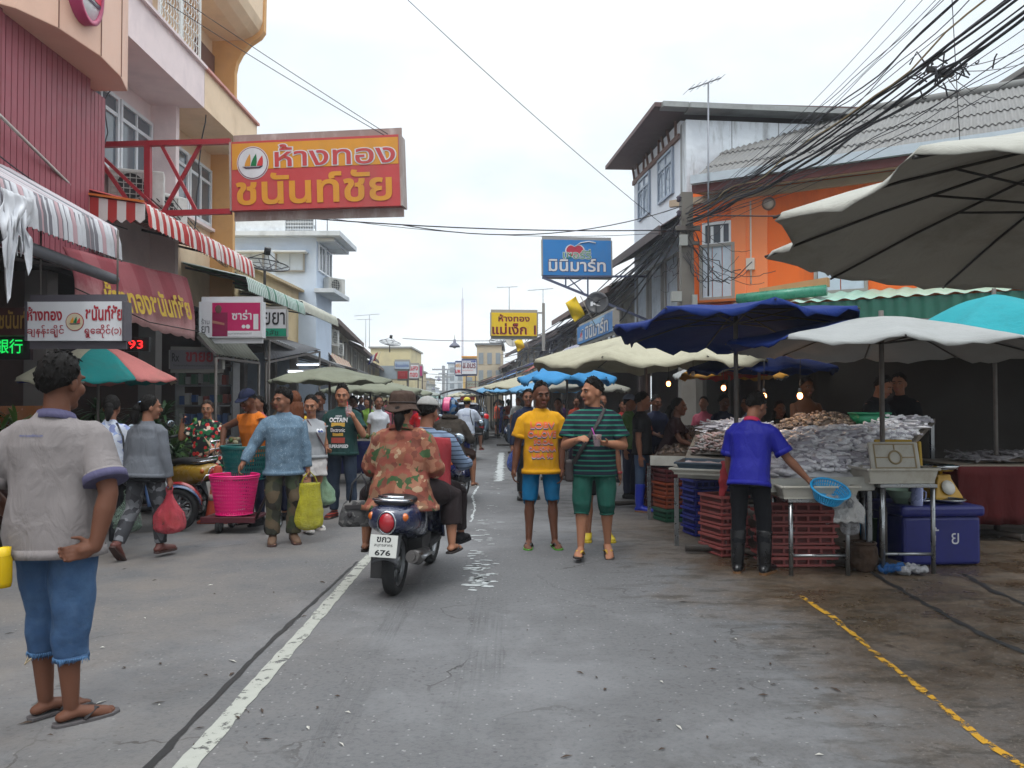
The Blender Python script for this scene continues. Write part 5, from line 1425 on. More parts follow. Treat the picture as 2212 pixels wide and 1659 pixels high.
b = B(); b.lathe([(.001, 0), (.03, 0), (.043, .1), (.046, .1), (.044, .108), (.04, .1), (.028, .003)], 18); b.build('cup', plastic('clear cup', '#d8c4c8', .55), c, world=False)
b = B(); b.lathe([(.001, .004), (.027, .004), (.032, .045), (.001, .047)], 16); b.build('drink', mat('mauve drink', '#a88a98', .3), c, world=False)
b = B(); b.tube([V((0.01, 0, .02)), V((-.06, -.02, .17))], .005, 6); b.build('straw', mat('purple straw', '#a83c9a', .5), c, world=False)
# --- others on the right
D = person('person with yellow shoes walking close behind the man in the striped polo', V((X(1292, 8.75), 8.75, 0)), PI, h=1.5, fem=1, armL=((.3, .05, -1), (.12, .05, -1)), sk=TAN, top=dict(m=BK), bot=dict(m=BK, len=.8, name='shorts'), shoe=dict(k='shoe', m=mat('yellow trainer', '#b09a18', .6), m2=mat('yellow trainer', '#b09a18', .6)), hair='bun')
b = B(); k = D['K']['L']; b.tube([k['wr'] - k['a'] * .03, k['wr'] - k['a'] * .005], .032, 12); b.build('bracelet', mat('red beads', '#8a2a30', .4), D['t'], world=False)
D = person('man in a navy long sleeved shirt walking behind the man in yellow', V((X(1141, 12.4), 12.4, 0)), PI + R(4), h=1.66, armR=((.2, .02, -1), (.1, .25, -1)), armL=((.2, .02, -1), (.1, .2, -1)), legR=((.05, .1, -1), (.02, -.02, -1)), legL=((.05, -.1, -1), (.02, -.2, -1), 10), head=(-4, 0, 0), sk=TAN,
  top=dict(m=cloth('dark navy sweatshirt', '#1d2438'), k='long', sl=1.9, hem=-.1), bot=dict(m=BK, len=1.95), shoe=dict(k='shoe', m=mat('black leather shoe', '#1a1614', .4)), hair='short')
pr(D, 'Pathara', -.05, .36, .1, .022, PW)
t = thing('helmet_bag', 'blue plastic bag in the hand of the man in the navy shirt', 'bag', D['hand']['R'] + V((0, -.02, -.3)))
b = B(); b.ell((0, 0, .14), (.1, .09, .16)); b.tube([(0, 0, .27), (0, 0, .34)], [.03, .015], 8); remesh(b, 'sack', plastic('blue bag film', '#2a4a9a', .95), t, .014, 3, disp=.015)
D = person('young man in a black T-shirt, jeans and tall blue rubber boots', V((X(1386, 11.1), 11.1, 0)), PI + R(70), h=1.62, armR=((.15, .0, -1), (.06, .12, -1)), armL=((.15, .1, -1), (.1, .3, -1)), head=(12, 4, 0), sk=TAN, top=dict(m=BK, sl=.65), bot=dict(m=cloth('faded jeans', '#3a4a62'), len=1.6), shoe=dict(k='boot', m=mat('blue rubber', '#1c2e96', .35), m2=mat('brown gum sole', '#6a4a2c', .8)), hair='short')
pr(D, '* z', 0, .24, .14, .12, mat('brick red print', '#8f3a30', .7))
D = person('person in a pale cap and green top behind the man in black T-shirt', V((X(1360, 12.6), 12.6, 0)), PI + R(60), h=1.6, sk=TAN, top=dict(m=cloth('green cotton', '#4a6a3c')), bot=dict(m=NAVY), shoe=dict(k='shoe', m=BK)); cap(D, cloth('blue grey cap', '#6a7486'))
person('woman in a dark top bending over the fish stall behind the pole', V((X(1445, 10.9), 11.0, 0)), PI + R(60), h=1.56, fem=1, lean=18, sk=BRN, armR=((.2, .5, -.8), (0, .9, -.3)), armL=((.2, .5, -.8), (0, .9, -.3)), top=dict(m=cloth('dark maroon', '#2a1c20')), bot=dict(m=NAVY), shoe=dict(k='boot', m=BK), hair='bun')
BLU = cloth('royal blue polyester', '#1c1f80', .55, .5)
D = person('market worker in a royal blue shirt and black rubber boots holding a blue colander', V((X(1618, 7.05), 7.05, 0)), R(-30), h=1.6, lean=13, armR=((.5, .1, -.85), (.62, .2, -.7)), armL=((.16, .1, -1), (.0, .45, -.85)), legL=((.04, .06, -1), (.02, -.04, -1)), legR=((.06, .14, -1), (.02, -.02, -1)), head=(-24, 26, 0), sk=TAN,
  top=dict(m=BLU, sl=.8, hem=-.12, loose=1.1, vox=.009), bot=dict(m=cloth('black denim', '#15161a'), len=1.9), shoe=dict(k='boot', m=mat('black rubber', '#141416', .3), m2=mat('brown gum sole', '#5a3c24', .8)), hair='short', collar=mat('red trim', '#a02040', .7), vox=.009, curl=(.5, .6))
WORKER = D
for lab, px, Y, hdg, h, sk_, tp, hl in (('shirtless brown man seated behind the fish by the hanging bulb', 1738, 10.4, 190, 1.62, DKS, None, 'short'), ('stall keeper in black bending over the green tub, left of two', 1878, 9.6, 215, 1.64, TAN, BK, 'short'),
       ('stall keeper in black turning to the right, behind the green tub', 1945, 9.9, 140, 1.66, TAN, BK, 'short'), ('customer in a pale blue shirt at the back of the fish stall', 1622, 12.5, 100, 1.58, TAN, cloth('pale blue shirt', '#7a8aa6'), 'short'),
       ('person with black hair crouching behind the heaped shellfish', 1682, 11.2, 180, 1.5, BRN, BK, 'long'), ('man in a dark blue shirt shaded at the far end of the stall', 1560, 13.2, 200, 1.6, BRN, NAVY, 'short'), ('woman in a red top among the shaded stalls beyond the fish', 1345, 15.2, 190, 1.55, TAN, cloth('red cotton', '#8a2a2a'), 'bun')):
 person(lab, V((X(px, Y), Y, .18 if Y < 11 and px > 1700 else 0)), R(hdg), h=h, lean=14 if 'bending' in lab else 4, head=(0, 22 if 'bending' in lab else 4, 0), sk=sk_, armL=((.2, .4, -.9), (-.2, .9, -.2)), armR=((.2, .4, -.9), (-.2, .9, -.2)), top=dict(m=tp) if tp else None, bot=dict(m=NAVY), hair=hl, vox=.013, shoe=dict(k='boot', m=BK))
# --- far pedestrians
for lab, px, Y, hdg, h, tp, bt, hr, fem in (('woman in an orange blouse and black shorts seen from behind, far right side', 1098, 34, 0, 1.6, '#c0503a', '#1a1a1e', 'bun', 1), ('woman in a blue dress walking beside the one in orange', 1086, 36, 10, 1.55, '#2a3478', '#2a3478', 'bun', 1),
       ('person in a white shirt with a brown head wrap by the left umbrellas', 818, 15.5, 200, 1.6, '#b9bcc2', '#1a1a1e', 'bun', 1), ('person in a green top at a stall under the left umbrellas', 795, 20, 150, 1.58, '#6a8a3a', '#b0b0b0', 'short', 0),
       ('shopper in black under the farther left umbrellas', 762, 18, 170, 1.62, '#222226', '#1a1a1e', 'short', 0), ('shopper in a pink top under the farther left umbrellas', 845, 24, 170, 1.58, '#a05060', '#22242c', 'bun', 1),
       ('shopper in a beige top at the stalls behind the trolley porter', 600, 14, 100, 1.6, '#8a7c68', '#22242c', 'short', 0), ('woman in a dark blue top in the shade behind the phone lady', 545, 14.5, 160, 1.55, '#2a2e4a', '#22242c', 'bun', 1), ('far shopper in a grey shirt past the orange blouse', 1078, 46, 0, 1.62, '#6a6c70', '#22242c', 'short', 0),
       ('man in a white shirt in the shade of the far right umbrellas', 1120, 24, 190, 1.64, '#b4b4b4', '#22242c', 'short', 0), ('woman in a purple top at the right stalls behind the navy man', 1205, 16.5, 170, 1.56, '#4a3458', '#22242c', 'bun', 1)):
 person(lab, V((X(px, Y), Y, 0)), R(hdg), h=h, fem=fem, sk=TAN, top=dict(m=cloth('plain ' + tp, tp), vox=.016), bot=dict(m=cloth('plain ' + bt, bt), len=1.9 if 'shorts' not in lab else .9), hair=hr, vox=.014, toes=False, shoe=dict(k='shoe', m=BK), face=Y < 17)
# ------------------------------------------------------------------ scooters, motorbikes, cars
RUB = mat('tyre rubber', '#1b1b1c', .85, bump=.3, bs=40)
CHR = mat('chrome', '#b9bcc0', .18, metal=1, var=.05)
BLKP = mat('black plastic', '#1d1d1f', .5)
SEATM = mat('black vinyl seat', '#19181a', .45)
ALU = mat('dull alloy', '#77797b', .4, metal=.7)
REDL = mat('red lamp lens', '#9a1a24', .15, spec=.8)
AMB = mat('amber lens', '#b85a14', .15, spec=.8)
PLATE = mat('white plate', '#b8b9b4', .4, .05)
PLTX = mat('plate ink', '#1e1e20', .5)
GLS = mat('mirror glass', '#8a949c', .05, metal=.9)
def paint(name, c, r=.25):
 return mat(name, c, r, .06, spec=.6, coat=.5)
def wheel(parent, loc, r, wdt, name, spokes=10, rimc=None, white=False):
 M = Matrix.Translation(loc) @ Matrix.Rotation(PI / 2, 4, 'Y')
 w2 = wdt / 2
 b = B(); b.lathe([(r * .72, -w2 * .8), (r * .86, -w2), (r * .95, -w2 * .85), (r, -w2 * .35), (r, w2 * .35), (r * .95, w2 * .85), (r * .86, w2), (r * .72, w2 * .8), (r * .72, -w2 * .8)], 30, M)
 ty = b.build(name, RUB, parent, world=False)
 b = B(); b.lathe([(r * .74, -w2 * .7), (r * .66, -w2 * .5), (r * .66, w2 * .5), (r * .74, w2 * .7)], 26, M)
 b.lathe([(.001, -w2 * .8), (r * .2, -w2 * .8), (r * .2, w2 * .8), (.001, w2 * .8)], 14, M)
 for k in range(spokes):
  a = 2 * PI * k / spokes
  d = V((0, math.cos(a), math.sin(a)))
  b.tube([V(loc) + d * r * .18, V(loc) + d * r * .68], .012 if spokes < 14 else .004, 5)
 b.build('rim', rimc or ALU, ty, world=False)
 if white:
  b = B(); b.lathe([(r * .7, w2 * .95), (r * .78, w2 * 1.04), (r * .8, w2 * 1.0)], 30, M); b.lathe([(r * .7, -w2 * .95), (r * .78, -w2 * 1.04), (r * .8, -w2 * 1.0)], 30, M); b.build('rim_band', mat('white wall', '#b9b6b2', .6), ty, world=False)
 return ty
def se(y, hw, zc, hh, n=24, e=.75):
 o = []
 for k in range(n):
  t = 2 * PI * k / n
  c, s = math.cos(t), math.sin(t)
  o.append(V((hw * math.copysign(abs(c) ** e, c), y, zc + hh * math.copysign(abs(s) ** e, s))))
 return o
def plate(parent, O, tilt, lines, w_=.21, h_=.165, rz=0):
 rot = Matrix.Rotation(rz, 3, 'Z') @ Matrix.Rotation(R(tilt), 3, 'X')
 O = V(O)
 b = B(); b.box(O, (w_, .006, h_), rot); p = b.build('licence_plate', PLATE, parent, world=False, bevel=.003)
 XA, ZA = rot @ V((1, 0, 0)), rot @ V((0, 0, 1))
 for s, dz, ww, hh in lines: letter(p, s, O + ZA * dz, XA, ZA, ww, hh, PLTX, .03 if hh > .03 else .01, .0042, world=False)
 return p
def scooter(label, loc, rz, col, lean=0, lines=None, rack=False, wr=.25, white=False, moped=False, mir=True, fcol=None, group=None, steer=0):
 t = thing('scooter' if not moped else 'motorbike', label, 'scooter' if not moped else 'motorbike', loc, rz, group)
 t.rotation_euler = (0, R(lean), rz)
 P = paint('paint ' + col, col)
 P2 = paint('paint ' + (fcol or col), fcol or col)
 ww = .1 if not moped else .08
 wheel(t, (0, 0, wr), wr, ww, 'rear_wheel', 10 if not moped else 24, ALU if not moped else CHR, white)
 wheel(t, (0, 1.25, wr), wr, ww * .95, 'front_wheel', 10 if not moped else 24, ALU if not moped else CHR, white)
 b = B()
 if moped: rs = [se(-.32, .03, .66, .03), se(-.28, .08, .66, .055), se(-.1, .12, .64, .09), se(.2, .13, .6, .12), se(.5, .1, .54, .12), se(.7, .05, .5, .08)]
 else: rs = [se(-.3, .06, .625, .04), se(-.285, .12, .622, .075), se(-.22, .168, .615, .1), se(-.06, .195, .6, .135), se(.15, .195, .57, .165), se(.4, .16, .53, .17), se(.58, .12, .46, .14), se(.64, .08, .42, .1)]
 b.rings(rs); bd = b.build('body', P, t, world=False)
 b = B(); b.rings([se(-.2, .08, .735, .02), se(-.17, .14, .74, .035), se(.1, .155, .745, .045), se(.35, .145, .73, .045), se(.55, .1, .7, .035)]); b.build('seat', SEATM, t, world=False)
 b = B(); b.tube([(-.13, -.02, .74), (-.14, -.18, .755), (-.1, -.25, .76), (.1, -.25, .76), (.14, -.18, .755), (.13, -.02, .74)], .012, 8); b.build('grab_rail', CHR, t, world=False)
 # leg shield, floor, front
 b = B()
 if not moped:
  b.grid(lambda u, v: V(((u - .5) * (.36 - .1 * v), .98 + .1 * (1 - (2 * u - 1) ** 2) - .12 * v, .3 + .62 * v)), 12, 10)
  b.build('leg_shield', P2, t, world=False, solid=.02)
  b = B(); b.box((0, .78, .29), (.3, .5, .06)); b.build('floorboard', BLKP, t, world=False, bevel=.02)
 else:
  for sd in (-1, 1): b.grid(lambda u, v: V((sd * (.1 + .06 * v), .72 + .2 * u, .35 + .42 * v + .12 * u)), 6, 8)
  b.build('leg_shield', P2, t, world=False, solid=.015)
  b = B(); b.tube([(0, .2, .55), (0, .6, .5), (0, .95, .75)], .05, 8); b.build('frame_tube', P, t, world=False)
 b = B(); b.rings([se(.84, .05, 1.0, .05), se(.9, .1, .99, .08), se(1.0, .1, .97, .08), se(1.07, .05, .95, .05)]); hd_ = b.build('headset', P2, t, world=False)
 b = B(); b.lathe([(.001, .03), (.05, .02), (.075, 0), (.001, -.01)], 16, Matrix.Translation((0, 1.06, .96)) @ Matrix.Rotation(-PI / 2, 4, 'X')); b.build('headlight', mat('headlight glass', '#b8bcc0', .08, spec=.9), t, world=False)
 b = B(); b.tube([(-.34, .84, 1.02), (-.2, .9, 1.0), (0, .93, .98), (.2, .9, 1.0), (.34, .84, 1.02)], .014, 8)
 hb = b.build('handlebar', CHR, t, world=False)
 for sd in (-1, 1):
  b = B(); b.tube([(sd * .22, .895, 1.0), (sd * .35, .835, 1.02)], .02, 8); b.build('grip', BLKP, hb, world=False)
  if mir:
   b = B(); b.tube([(sd * .2, .92, 1.0), (sd * .27, .94, 1.14)], .006, 6)
   b.ell((sd * .29, .93, 1.18), (.065, .018, .055)); m_ = b.build('mirror', BLKP, t, world=False)
   b = B(); b.ell((sd * .29, .918, 1.18), (.058, .012, .048)); b.build('glass', GLS, m_, world=False)
 b = B()
 for sd in (-1, 1): b.tube([(sd * .05, 1.02, .72), (sd * .06, 1.25, wr)], .018, 8)
 b.build('fork', ALU, t, world=False)
 b = B(); b.grid(lambda u, v: V(((v - .5) * .13, 1.25 + (wr + .035) * math.cos(R(10 + 150 * u)), wr + (wr + .035 - .03 * (2 * v - 1) ** 2) * math.sin(R(10 + 150 * u)))), 18, 6); b.build('front_mudguard', P2, t, world=False, solid=.008)
 # rear details
 b = B()
 if moped: b.ell((0, -.3, .67), (.07, .05, .045))
 else: b.ell((0, -.29, .6), (.062, .035, .075))
 tl = b.build('tail_light', REDL, t, world=False)
 if not moped:
  b = B(); b.lathe([(.066, 0), (.074, 0), (.074, .02), (.066, .02)], 24, Matrix.Translation((0, -.305, .6)) @ Matrix.Rotation(-PI / 2, 4, 'X') @ Matrix.Scale(1.2, 4, (0, 1, 0))); b.build('bezel', CHR, tl, world=False)
 for sd in (-1, 1):
  b = B(); b.ell((sd * (.125 if not moped else .11), -.255, .64), (.03, .03, .032)); b.build('indicator', AMB, t, world=False)
 b = B(); b.grid(lambda u, v: V(((v - .5) * (.15 + .04 * u), -.12 - .2 * u, .53 - .2 * u - .03 * (2 * v - 1) ** 2)), 8, 6); b.build('rear_mudguard', mat('grey mudguard', '#4a4b4e', .6), t, world=False, solid=.012)
 plate(t, (-.01, -.325, .43), -14, lines or [('กคร', .045, .12, .04), ('สมุทรสาคร', 0, .14, .022), ('52', -.045, .1, .04)])
 b = B(); b.tube([(.16, .35, .28), (.17, .0, .3), (.18, -.2, .34)], [.04, .06, .05], 14); b.tube([(.18, -.2, .34), (.18, -.23, .345)], .03, 10); ex = b.build('exhaust', mat('exhaust steel', '#5a5654', .35, metal=.8), t, world=False)
 b = B(); b.tube([(.235, .25, .3), (.24, -.1, .325)], [.02, .025], 8, flat=.4); b.build('heat_shield', ALU, ex, world=False)
 b = B(); b.box((-.1, .2, .26), (.12, .5, .2)); b.box((-.11, -.02, .25), (.09, .26, .2)); b.tube([(-.12, .08, .25), (-.12, .08, .26)], .1, 8); b.box((.02, .45, .3), (.24, .3, .2)); b.build('engine', mat('dirty engine', '#2e2d2e', .6), t, world=False, bevel=.03)
 if rack:
  b = B()
  for k in range(4): b.tube([(-.12 + k * .08, -.14, .8), (-.12 + k * .08, -.38, .82), (-.12 + k * .08, -.45, 1.02)], .007, 6)
  b.tube([(-.13, -.45, 1.02), (.13, -.45, 1.02)], .009, 6); b.tube([(-.13, -.38, .82), (.13, -.38, .82)], .008, 6); b.tube([(-.13, -.42, .92), (.13, -.42, .92)], .007, 6)
  b.tube([(-.17, -.1, .45), (-.19, -.3, .5), (-.17, -.38, .6), (.17, -.38, .6), (.19, -.3, .5), (.17, -.1, .45)], .011, 8); b.build('chrome_rack', CHR, t, world=False)
 return t
def rider(label, sc_, y, x, seatz, **k):
 m = Matrix.Translation(sc_.location) @ Matrix.Rotation(sc_.rotation_euler.z, 4, 'Z')
 return person(label, m @ V((x, y, 0)), sc_.rotation_euler.z + R(k.pop('dz', 0)), seat=seatz, **k)
TH = lambda o=.38, d=-.12: (o, .9, d)
# scooter in front of the camera
sA = scooter('dark blue scooter with an oval red tail light carrying two riders', V((X(853, 6.3), 6.3, 0)), R(-7), '#1c2440', lean=2, lines=[('ขกว', .048, .11, .04), ('สมุทรสาคร', .003, .14, .026), ('676', -.048, .12, .042)])
b = B(); b.tube([(-.1, -.19, .775), (.1, -.19, .775)], .016, 8); b.build('seat_trim', CHR, sA, world=False)
q = camo('orange abstract print', [(0, '#84463a'), (.16, '#6c3c30'), (.3, '#956650'), (.42, '#7f4838'), (.54, '#3a5232'), (.63, '#85543f'), (.76, '#a58c70'), (.86, '#7a5a44'), (.93, '#4a5a3c')], 17, dist=.9)
BRT = cloth('brown black trousers', '#241d1e')
D = rider('pillion rider in an orange print blouse and brown bucket hat on the blue scooter', sA, .2, 0, .83, h=1.6, g=1.32, fem=1, lean=4, armL=((.4, .1, -.95), (-.05, .9, -.25)), armR=((.42, .12, -.95), (-.2, .9, -.2)), legL=((.62, .72, -.25), (.02, -.22, -1), 0), legR=((.66, .72, -.25), (.04, -.22, -1), 0), head=(0, 2, 0), sk=LIT,
  top=dict(m=q, k='tee', sl=1.15, hem=-.2, flare=.035, loose=1.3, off=.02, vox=.009, disp=.012), bot=dict(m=BRT, len=1.62, loose=1.15, end=.07), shoe=dict(k='flip', m=mat('dark sandal', '#241c1a', .6), m2=mat('dark sandal', '#241c1a', .6)), hair='bun', collar=q, vox=.009, face=False, curl=(.9, .9))
b = B()
HT = cloth('brown felt hat', '#43352e', .9, .6)
b.grid(lambda u, v: D['H']((math.sin(2 * PI * u) * float(np.interp(v, (0, .25, .45, .62, .66, 1), (.02, .075, .098, .104, .106, .145))) * .98, -.012 + math.cos(2 * PI * u) * float(np.interp(v, (0, .25, .45, .62, .66, 1), (.02, .085, .115, .122, .124, .165))), float(np.interp(v, (0, .25, .45, .62, .66, 1), (.145, .138, .115, .035, .03, -.015))) + .012 * math.sin(2 * PI * u * 3 + 1) * (v > .7))), 40, 24)
b.build('bucket_hat', HT, D['t'], world=False, solid=.006)
b = B(); b.tube([D['H']((math.sin(a) * .104, -.012 + math.cos(a) * .123, .05)) for a in [2 * PI * k / 30 for k in range(31)]], .008, 6); b.build('hat_band', mat('dark band', '#2e2420', .8), D['t'], world=False)
hb = D['m'] @ D['K']['L']['el']
t = thing('handbag', 'grey patterned handbag hanging from the arm of the pillion rider', 'bag', hb + V((-.09, -.08, -.45)), R(10))
b = B(); b.rings([se(z * 1.0, 0, 0, 0) if False else [V((wx * math.copysign(abs(math.cos(a)) ** .5, math.cos(a)), wy * math.copysign(abs(math.sin(a)) ** .6, math.sin(a)), z)) for a in [2 * PI * k / 24 for k in range(24)]] for z, wx, wy in ((0, .13, .06), (.02, .15, .07), (.1, .14, .065), (.18, .11, .05), (.2, .09, .04))])
hbm = camo('monogram canvas', [(0, '#4b4a4a'), (.55, '#3a393a'), (.8, '#6a6866')], 30)
b.build('pouch', hbm, t, world=False)
b = B()
for sy in (-1, 1): b.tube([V((-.06, sy * .035, .18)), V((-.04, sy * .03, .34)), V((.03, sy * .02, .42)), V((.07, sy * .03, .33)), V((.07, sy * .035, .18))], .009, 6)
b.build('handle', BLKP, t, world=False)
b = B(); b.box((0, -.066, .16), (.2, .012, .03)); b.ell((-.06, -.07, .1), (.02, .008, .025)); b.build('trim', mat('dark trim', '#2a2628', .5), t, world=False)
CHK = stripes('blue checked cotton', '#2a3448', '#6a7a90', 26, .22)
D = rider('driver in a red vest and blue checked sleeves and grey cap on the blue scooter', sA, .6, .1, .8, h=1.62, g=1.1, lean=8, armL=((.35, .5, -.75), (.0, .9, -.1)), armR=((.42, .45, -.75), (.05, .95, -.05)), legL=((.3, .95, -.2), (.02, .1, -1)), legR=((.35, .95, -.2), (.02, .1, -1)), head=(-14, 6, 0), sk=TAN,
  top=dict(m=CHK, k='long', sl=1.9, hem=-.1, loose=1.15), bot=dict(m=BRT, len=1.9), shoe=dict(k='shoe', m=BK), hair='short', face=False, curl=(.9, .9))
b = B(); b.rings([[D['T'](p) for p in sring(z, a * 1.1 + .05, d * 1.1 + .055, yc)] for z, a, d, yc in [(-.08, .17, .12, 0)] + TM[1:6]]); remesh(b, 'vest', cloth('coral red vest', '#8a3036'), D['t'], .012, 3, disp=.008)
cap(D, cloth('light grey cap', '#8a8986'), True)
# second scooter with jacket rider
sB = scooter('blue and black scooter with jacketed rider seen beyond the dark blue scooter', V((X(962, 11.6), 11.6, 0)), R(-9), '#1a2468', lines=[('กค', .048, .1, .04), ('สมุทรสาคร', .003, .14, .024), ('175', -.048, .12, .042)], lean=2)
JK = cloth('olive brown jacket', '#38322c', .9, .7)
D = rider('rider in an olive jacket and pink striped helmet on the second scooter', sB, .3, -.02, .8, h=1.6, g=1.22, fem=1, lean=10, armL=((.5, .3, -.85), (-.05, .95, -.1)), armR=((.5, .3, -.85), (-.05, .95, -.1)), legL=((.4, .9, -.25), (.02, -.1, -1)), legR=((.5, .85, -.25), (.04, -.1, -1)), head=(0, 4, 0), sk=LIT,
  top=dict(m=JK, k='long', sl=1.95, hem=-.2, flare=.03, loose=1.3, off=.03), bot=dict(m=cloth('brown shorts', '#3a2a24'), len=.9, name='shorts'), shoe=dict(k='flip', m=mat('white sandal', '#a8a6a2', .6), m2=BLKP), hair=None, face=False, curl=(.9, .9))
vs, fs = fit('Taro', D['T']((-.02, -.13, .3)), (1, 0, 0), (0, .0, 1), .16, .06, 0); drape(D['t'], D['shirt'], vs, fs, (0, -1, 0), mat('faded print', '#5f6468', .8), lift=.004)
vs, fs = fit('Jeans', D['T']((.03, -.13, .23)), (1, 0, 0), (0, .0, 1), .18, .06, 0); drape(D['t'], D['shirt'], vs, fs, (0, -1, 0), mat('faded print', '#5f6468', .8), lift=.004)
def helmet(D, m, band=None):
 b = B(); b.ell(D['H']((0, -.012, .02)), (.128 * D['HS'], .15 * D['HS'], .135 * D['HS']), D['HM'], 26, 18); h = b.build('helmet', m, D['t'], world=False)
 if band:
  b = B(); b.grid(lambda u, v: D['H']((-.028 + (v - .5) * .1, -.012 - math.cos(R(-30 + 150 * u)) * .152, .02 + math.sin(R(-30 + 150 * u)) * .137)), 24, 5); b.build('stripe', band, h, world=False, solid=.006)
 return h
h = helmet(D, camo('patterned helmet', [(0, '#1c2440'), (.4, '#2a5a8a'), (.6, '#16181c'), (.8, '#6a7a8a')], 16), paint('pink stripe', '#b83a6a'))
b = B(); b.tube([D['T']((.1 * math.cos(a), -.02 + .09 * math.sin(a), .5)) for a in [2 * PI * k / 20 for k in range(21)]], .035, 8); b.build('hood', JK, D['t'], world=False)
# third motorbike with the white shirt
sC = scooter('black motorbike with chrome exhaust ridden by the man in white, near the truck', V((X(1003, 20.3), 20.3, 0)), R(-8), '#1a1a1e', lines=[('กรล', .048, .1, .04), ('สมุทรสาคร', .003, .14, .024), ('14', -.048, .08, .042)], moped=True, wr=.29)
WS = cloth('white shirt', '#aab2c0')
D = rider('rider in a white long sleeved shirt with a black strap on the third motorbike', sC, .3, 0, .84, h=1.68, g=1.12, lean=8, armL=((.5, .3, -.8), (.0, .95, -.1)), armR=((.5, .3, -.8), (.0, .95, -.1)), legL=((.4, .9, -.2), (.02, -.05, -1)), legR=((.5, .9, -.2), (.02, -.05, -1)), sk=TAN, top=dict(m=WS, k='long', sl=1.9, hem=-.15, loose=1.2), bot=dict(m=BK, len=1.0, name='shorts'),
  shoe=dict(k='flip', m=mat('red sandal', '#7a2420', .6), m2=BLKP), hair='short', face=False)
vs, fs = fit('@Wang', D['T']((0, -.13, .3)), (1, 0, 0), (0, 0, 1), .18, .05, 0); drape(D['t'], D['shirt'], vs, fs, (0, -1, 0), NV2)
b = B(); b.tube([D['T']((.1, -.09, .45)), D['T']((.12, -.15, .3)), D['T']((.19, -.1, .05))], .012, 6); b.build('strap', BLKP, D['t'], world=False)
b = B(); b.ell(D['H']((0, -.02, .07)), (.09, .11, .07), D['HM']); b.build('cap', mat('yellow cap', '#b8a82a', .7), D['t'], world=False)
# red-shirted rider ahead on the left
sD = scooter('red scooter half hidden behind the riders, left of the pink helmet', V((X(915, 16.5), 16.5, 0)), R(2), '#7a1a20')
D = rider('rider in a red printed shirt, beige sling and pale cap left of the pink helmet', sD, .3, 0, .82, h=1.66, g=1.1, lean=6, armL=((.5, .3, -.8), (.0, .95, -.1)), armR=((.5, .3, -.8), (.0, .95, -.1)), legL=((.4, .9, -.2), (.02, -.05, -1)), legR=((.4, .9, -.2), (.02, -.05, -1)), sk=TAN, top=dict(m=cloth('bright red cotton', '#a8181e'), hem=-.15, sl=.7), bot=dict(m=NAVY), hair='short', face=False)
vs, fs = fit('LUCASOIL', D['T']((0, -.13, .34)), (1, 0, 0), (0, 0, 1), .22, .04, .02); drape(D['t'], D['shirt'], vs, fs, (0, -1, 0), PW)
b = B(); b.tube([D['T']((.08, -.09, .46)), D['T']((0, -.15, .25)), D['T']((-.16, -.13, .0))], .016, 6); b.build('sling', mat('beige strap', '#b09a80', .8), D['t'], world=False)
cap(D, cloth('pale cap', '#a8a8a4'))
for lab, px, Y, c, hx in (('man in a beige cap among the riders beyond the brown hat', 878, 19, '#8a806a', '#a89a78'), ('dark haired woman in pink among the riders left of the red shirt', 900, 17.5, '#a83a5a', None)):
 D = person(lab, V((X(px, Y), Y, 0)), R(0), h=1.62, sk=TAN, top=dict(m=cloth('plain ' + c, c)), bot=dict(m=NAVY), hair='short' if hx else 'bun', face=False, vox=.014)
 if hx: cap(D, cloth('cap ' + hx, hx))
# parked bikes on the left
pb = 'scooters parked in front of the left shops'
scooter('mustard yellow scooter with chrome rack parked beside the phone lady', V((X(428, 10.5) + .1, 10.35, 0)), R(58), '#a8842a', lean=-4, rack=True, lines=[('คตฉ', .048, .1, .04), ('สมุทรสาคร', .003, .14, .024), ('8583', -.048, .13, .042)], group=pb)
scooter('red and white moped with white rimmed spoked wheels parked behind the grey jacket', V((X(398, 9.9) - 1.25, 9.62, 0)), R(-86), '#9a1a20', lean=-5, white=True, moped=True, wr=.25, fcol='#9a1a20', group=pb)
scooter('blue scooter parked at the left edge beyond the man in grey', V((-5.1, 9.0, 0)), R(-75), '#20406a', lean=-4, group=pb)
scooter('black and blue motorbike parked by the right stalls near the orange blouse', V((X(1122, 31), 31, 0)), R(160), '#1a2a4a', moped=True, wr=.28, group='motorbikes at the far stalls')
# truck with a canopy and a pale blue hatchback
t = thing('passenger_truck', 'dark open backed passenger truck with a curved canopy in the far lane', 'truck', V((-1.75, 28, 0)), R(6))
TP = paint('truck blue', '#1c2a5a')
b = B(); b.box((0, 1.2, .62), (1.6, 2.4, .35)); b.build('bed', TP, t, world=False, bevel=.03)
b = B(); b.box((0, 3.1, .95), (1.55, 1.5, 1.0)); b.build('cab', TP, t, world=False, bevel=.15)
b = B(); b.grid(lambda u, v: V(((u - .5) * 1.72, -.25 + 2.8 * v, 1.72 + .22 * math.sin(PI * u))), 14, 4); b.build('canopy', mat('black canopy', '#1a1a1e', .35), t, world=False, solid=.05)
for sx in (-.76, .76):
 for y in (0, 1.2, 2.3): B().tube([(sx, y, .75), (sx, y, 1.74)], .025, 8).build('post', CHR, t, world=False)
for sx in (-.6, .6): B().box((sx, 1.2, .98), (.32, 2.2, .08)).build('bench', mat('red vinyl', '#6a1a24', .5), t, world=False, bevel=.02)
b = B(); b.box((0, -.12, .45), (1.62, .16, .14)); b.build('bumper', CHR, t, world=False, bevel=.03)
for sx in (-.68, .68): B().box((sx, -.03, .66), (.16, .06, .2)).build('tail_light', REDL, t, world=False, bevel=.02)
B().box((.2, -.05, 1.62), (.5, .05, .12)).build('sign_board', mat('red board', '#8a1a20', .5), t, world=False)
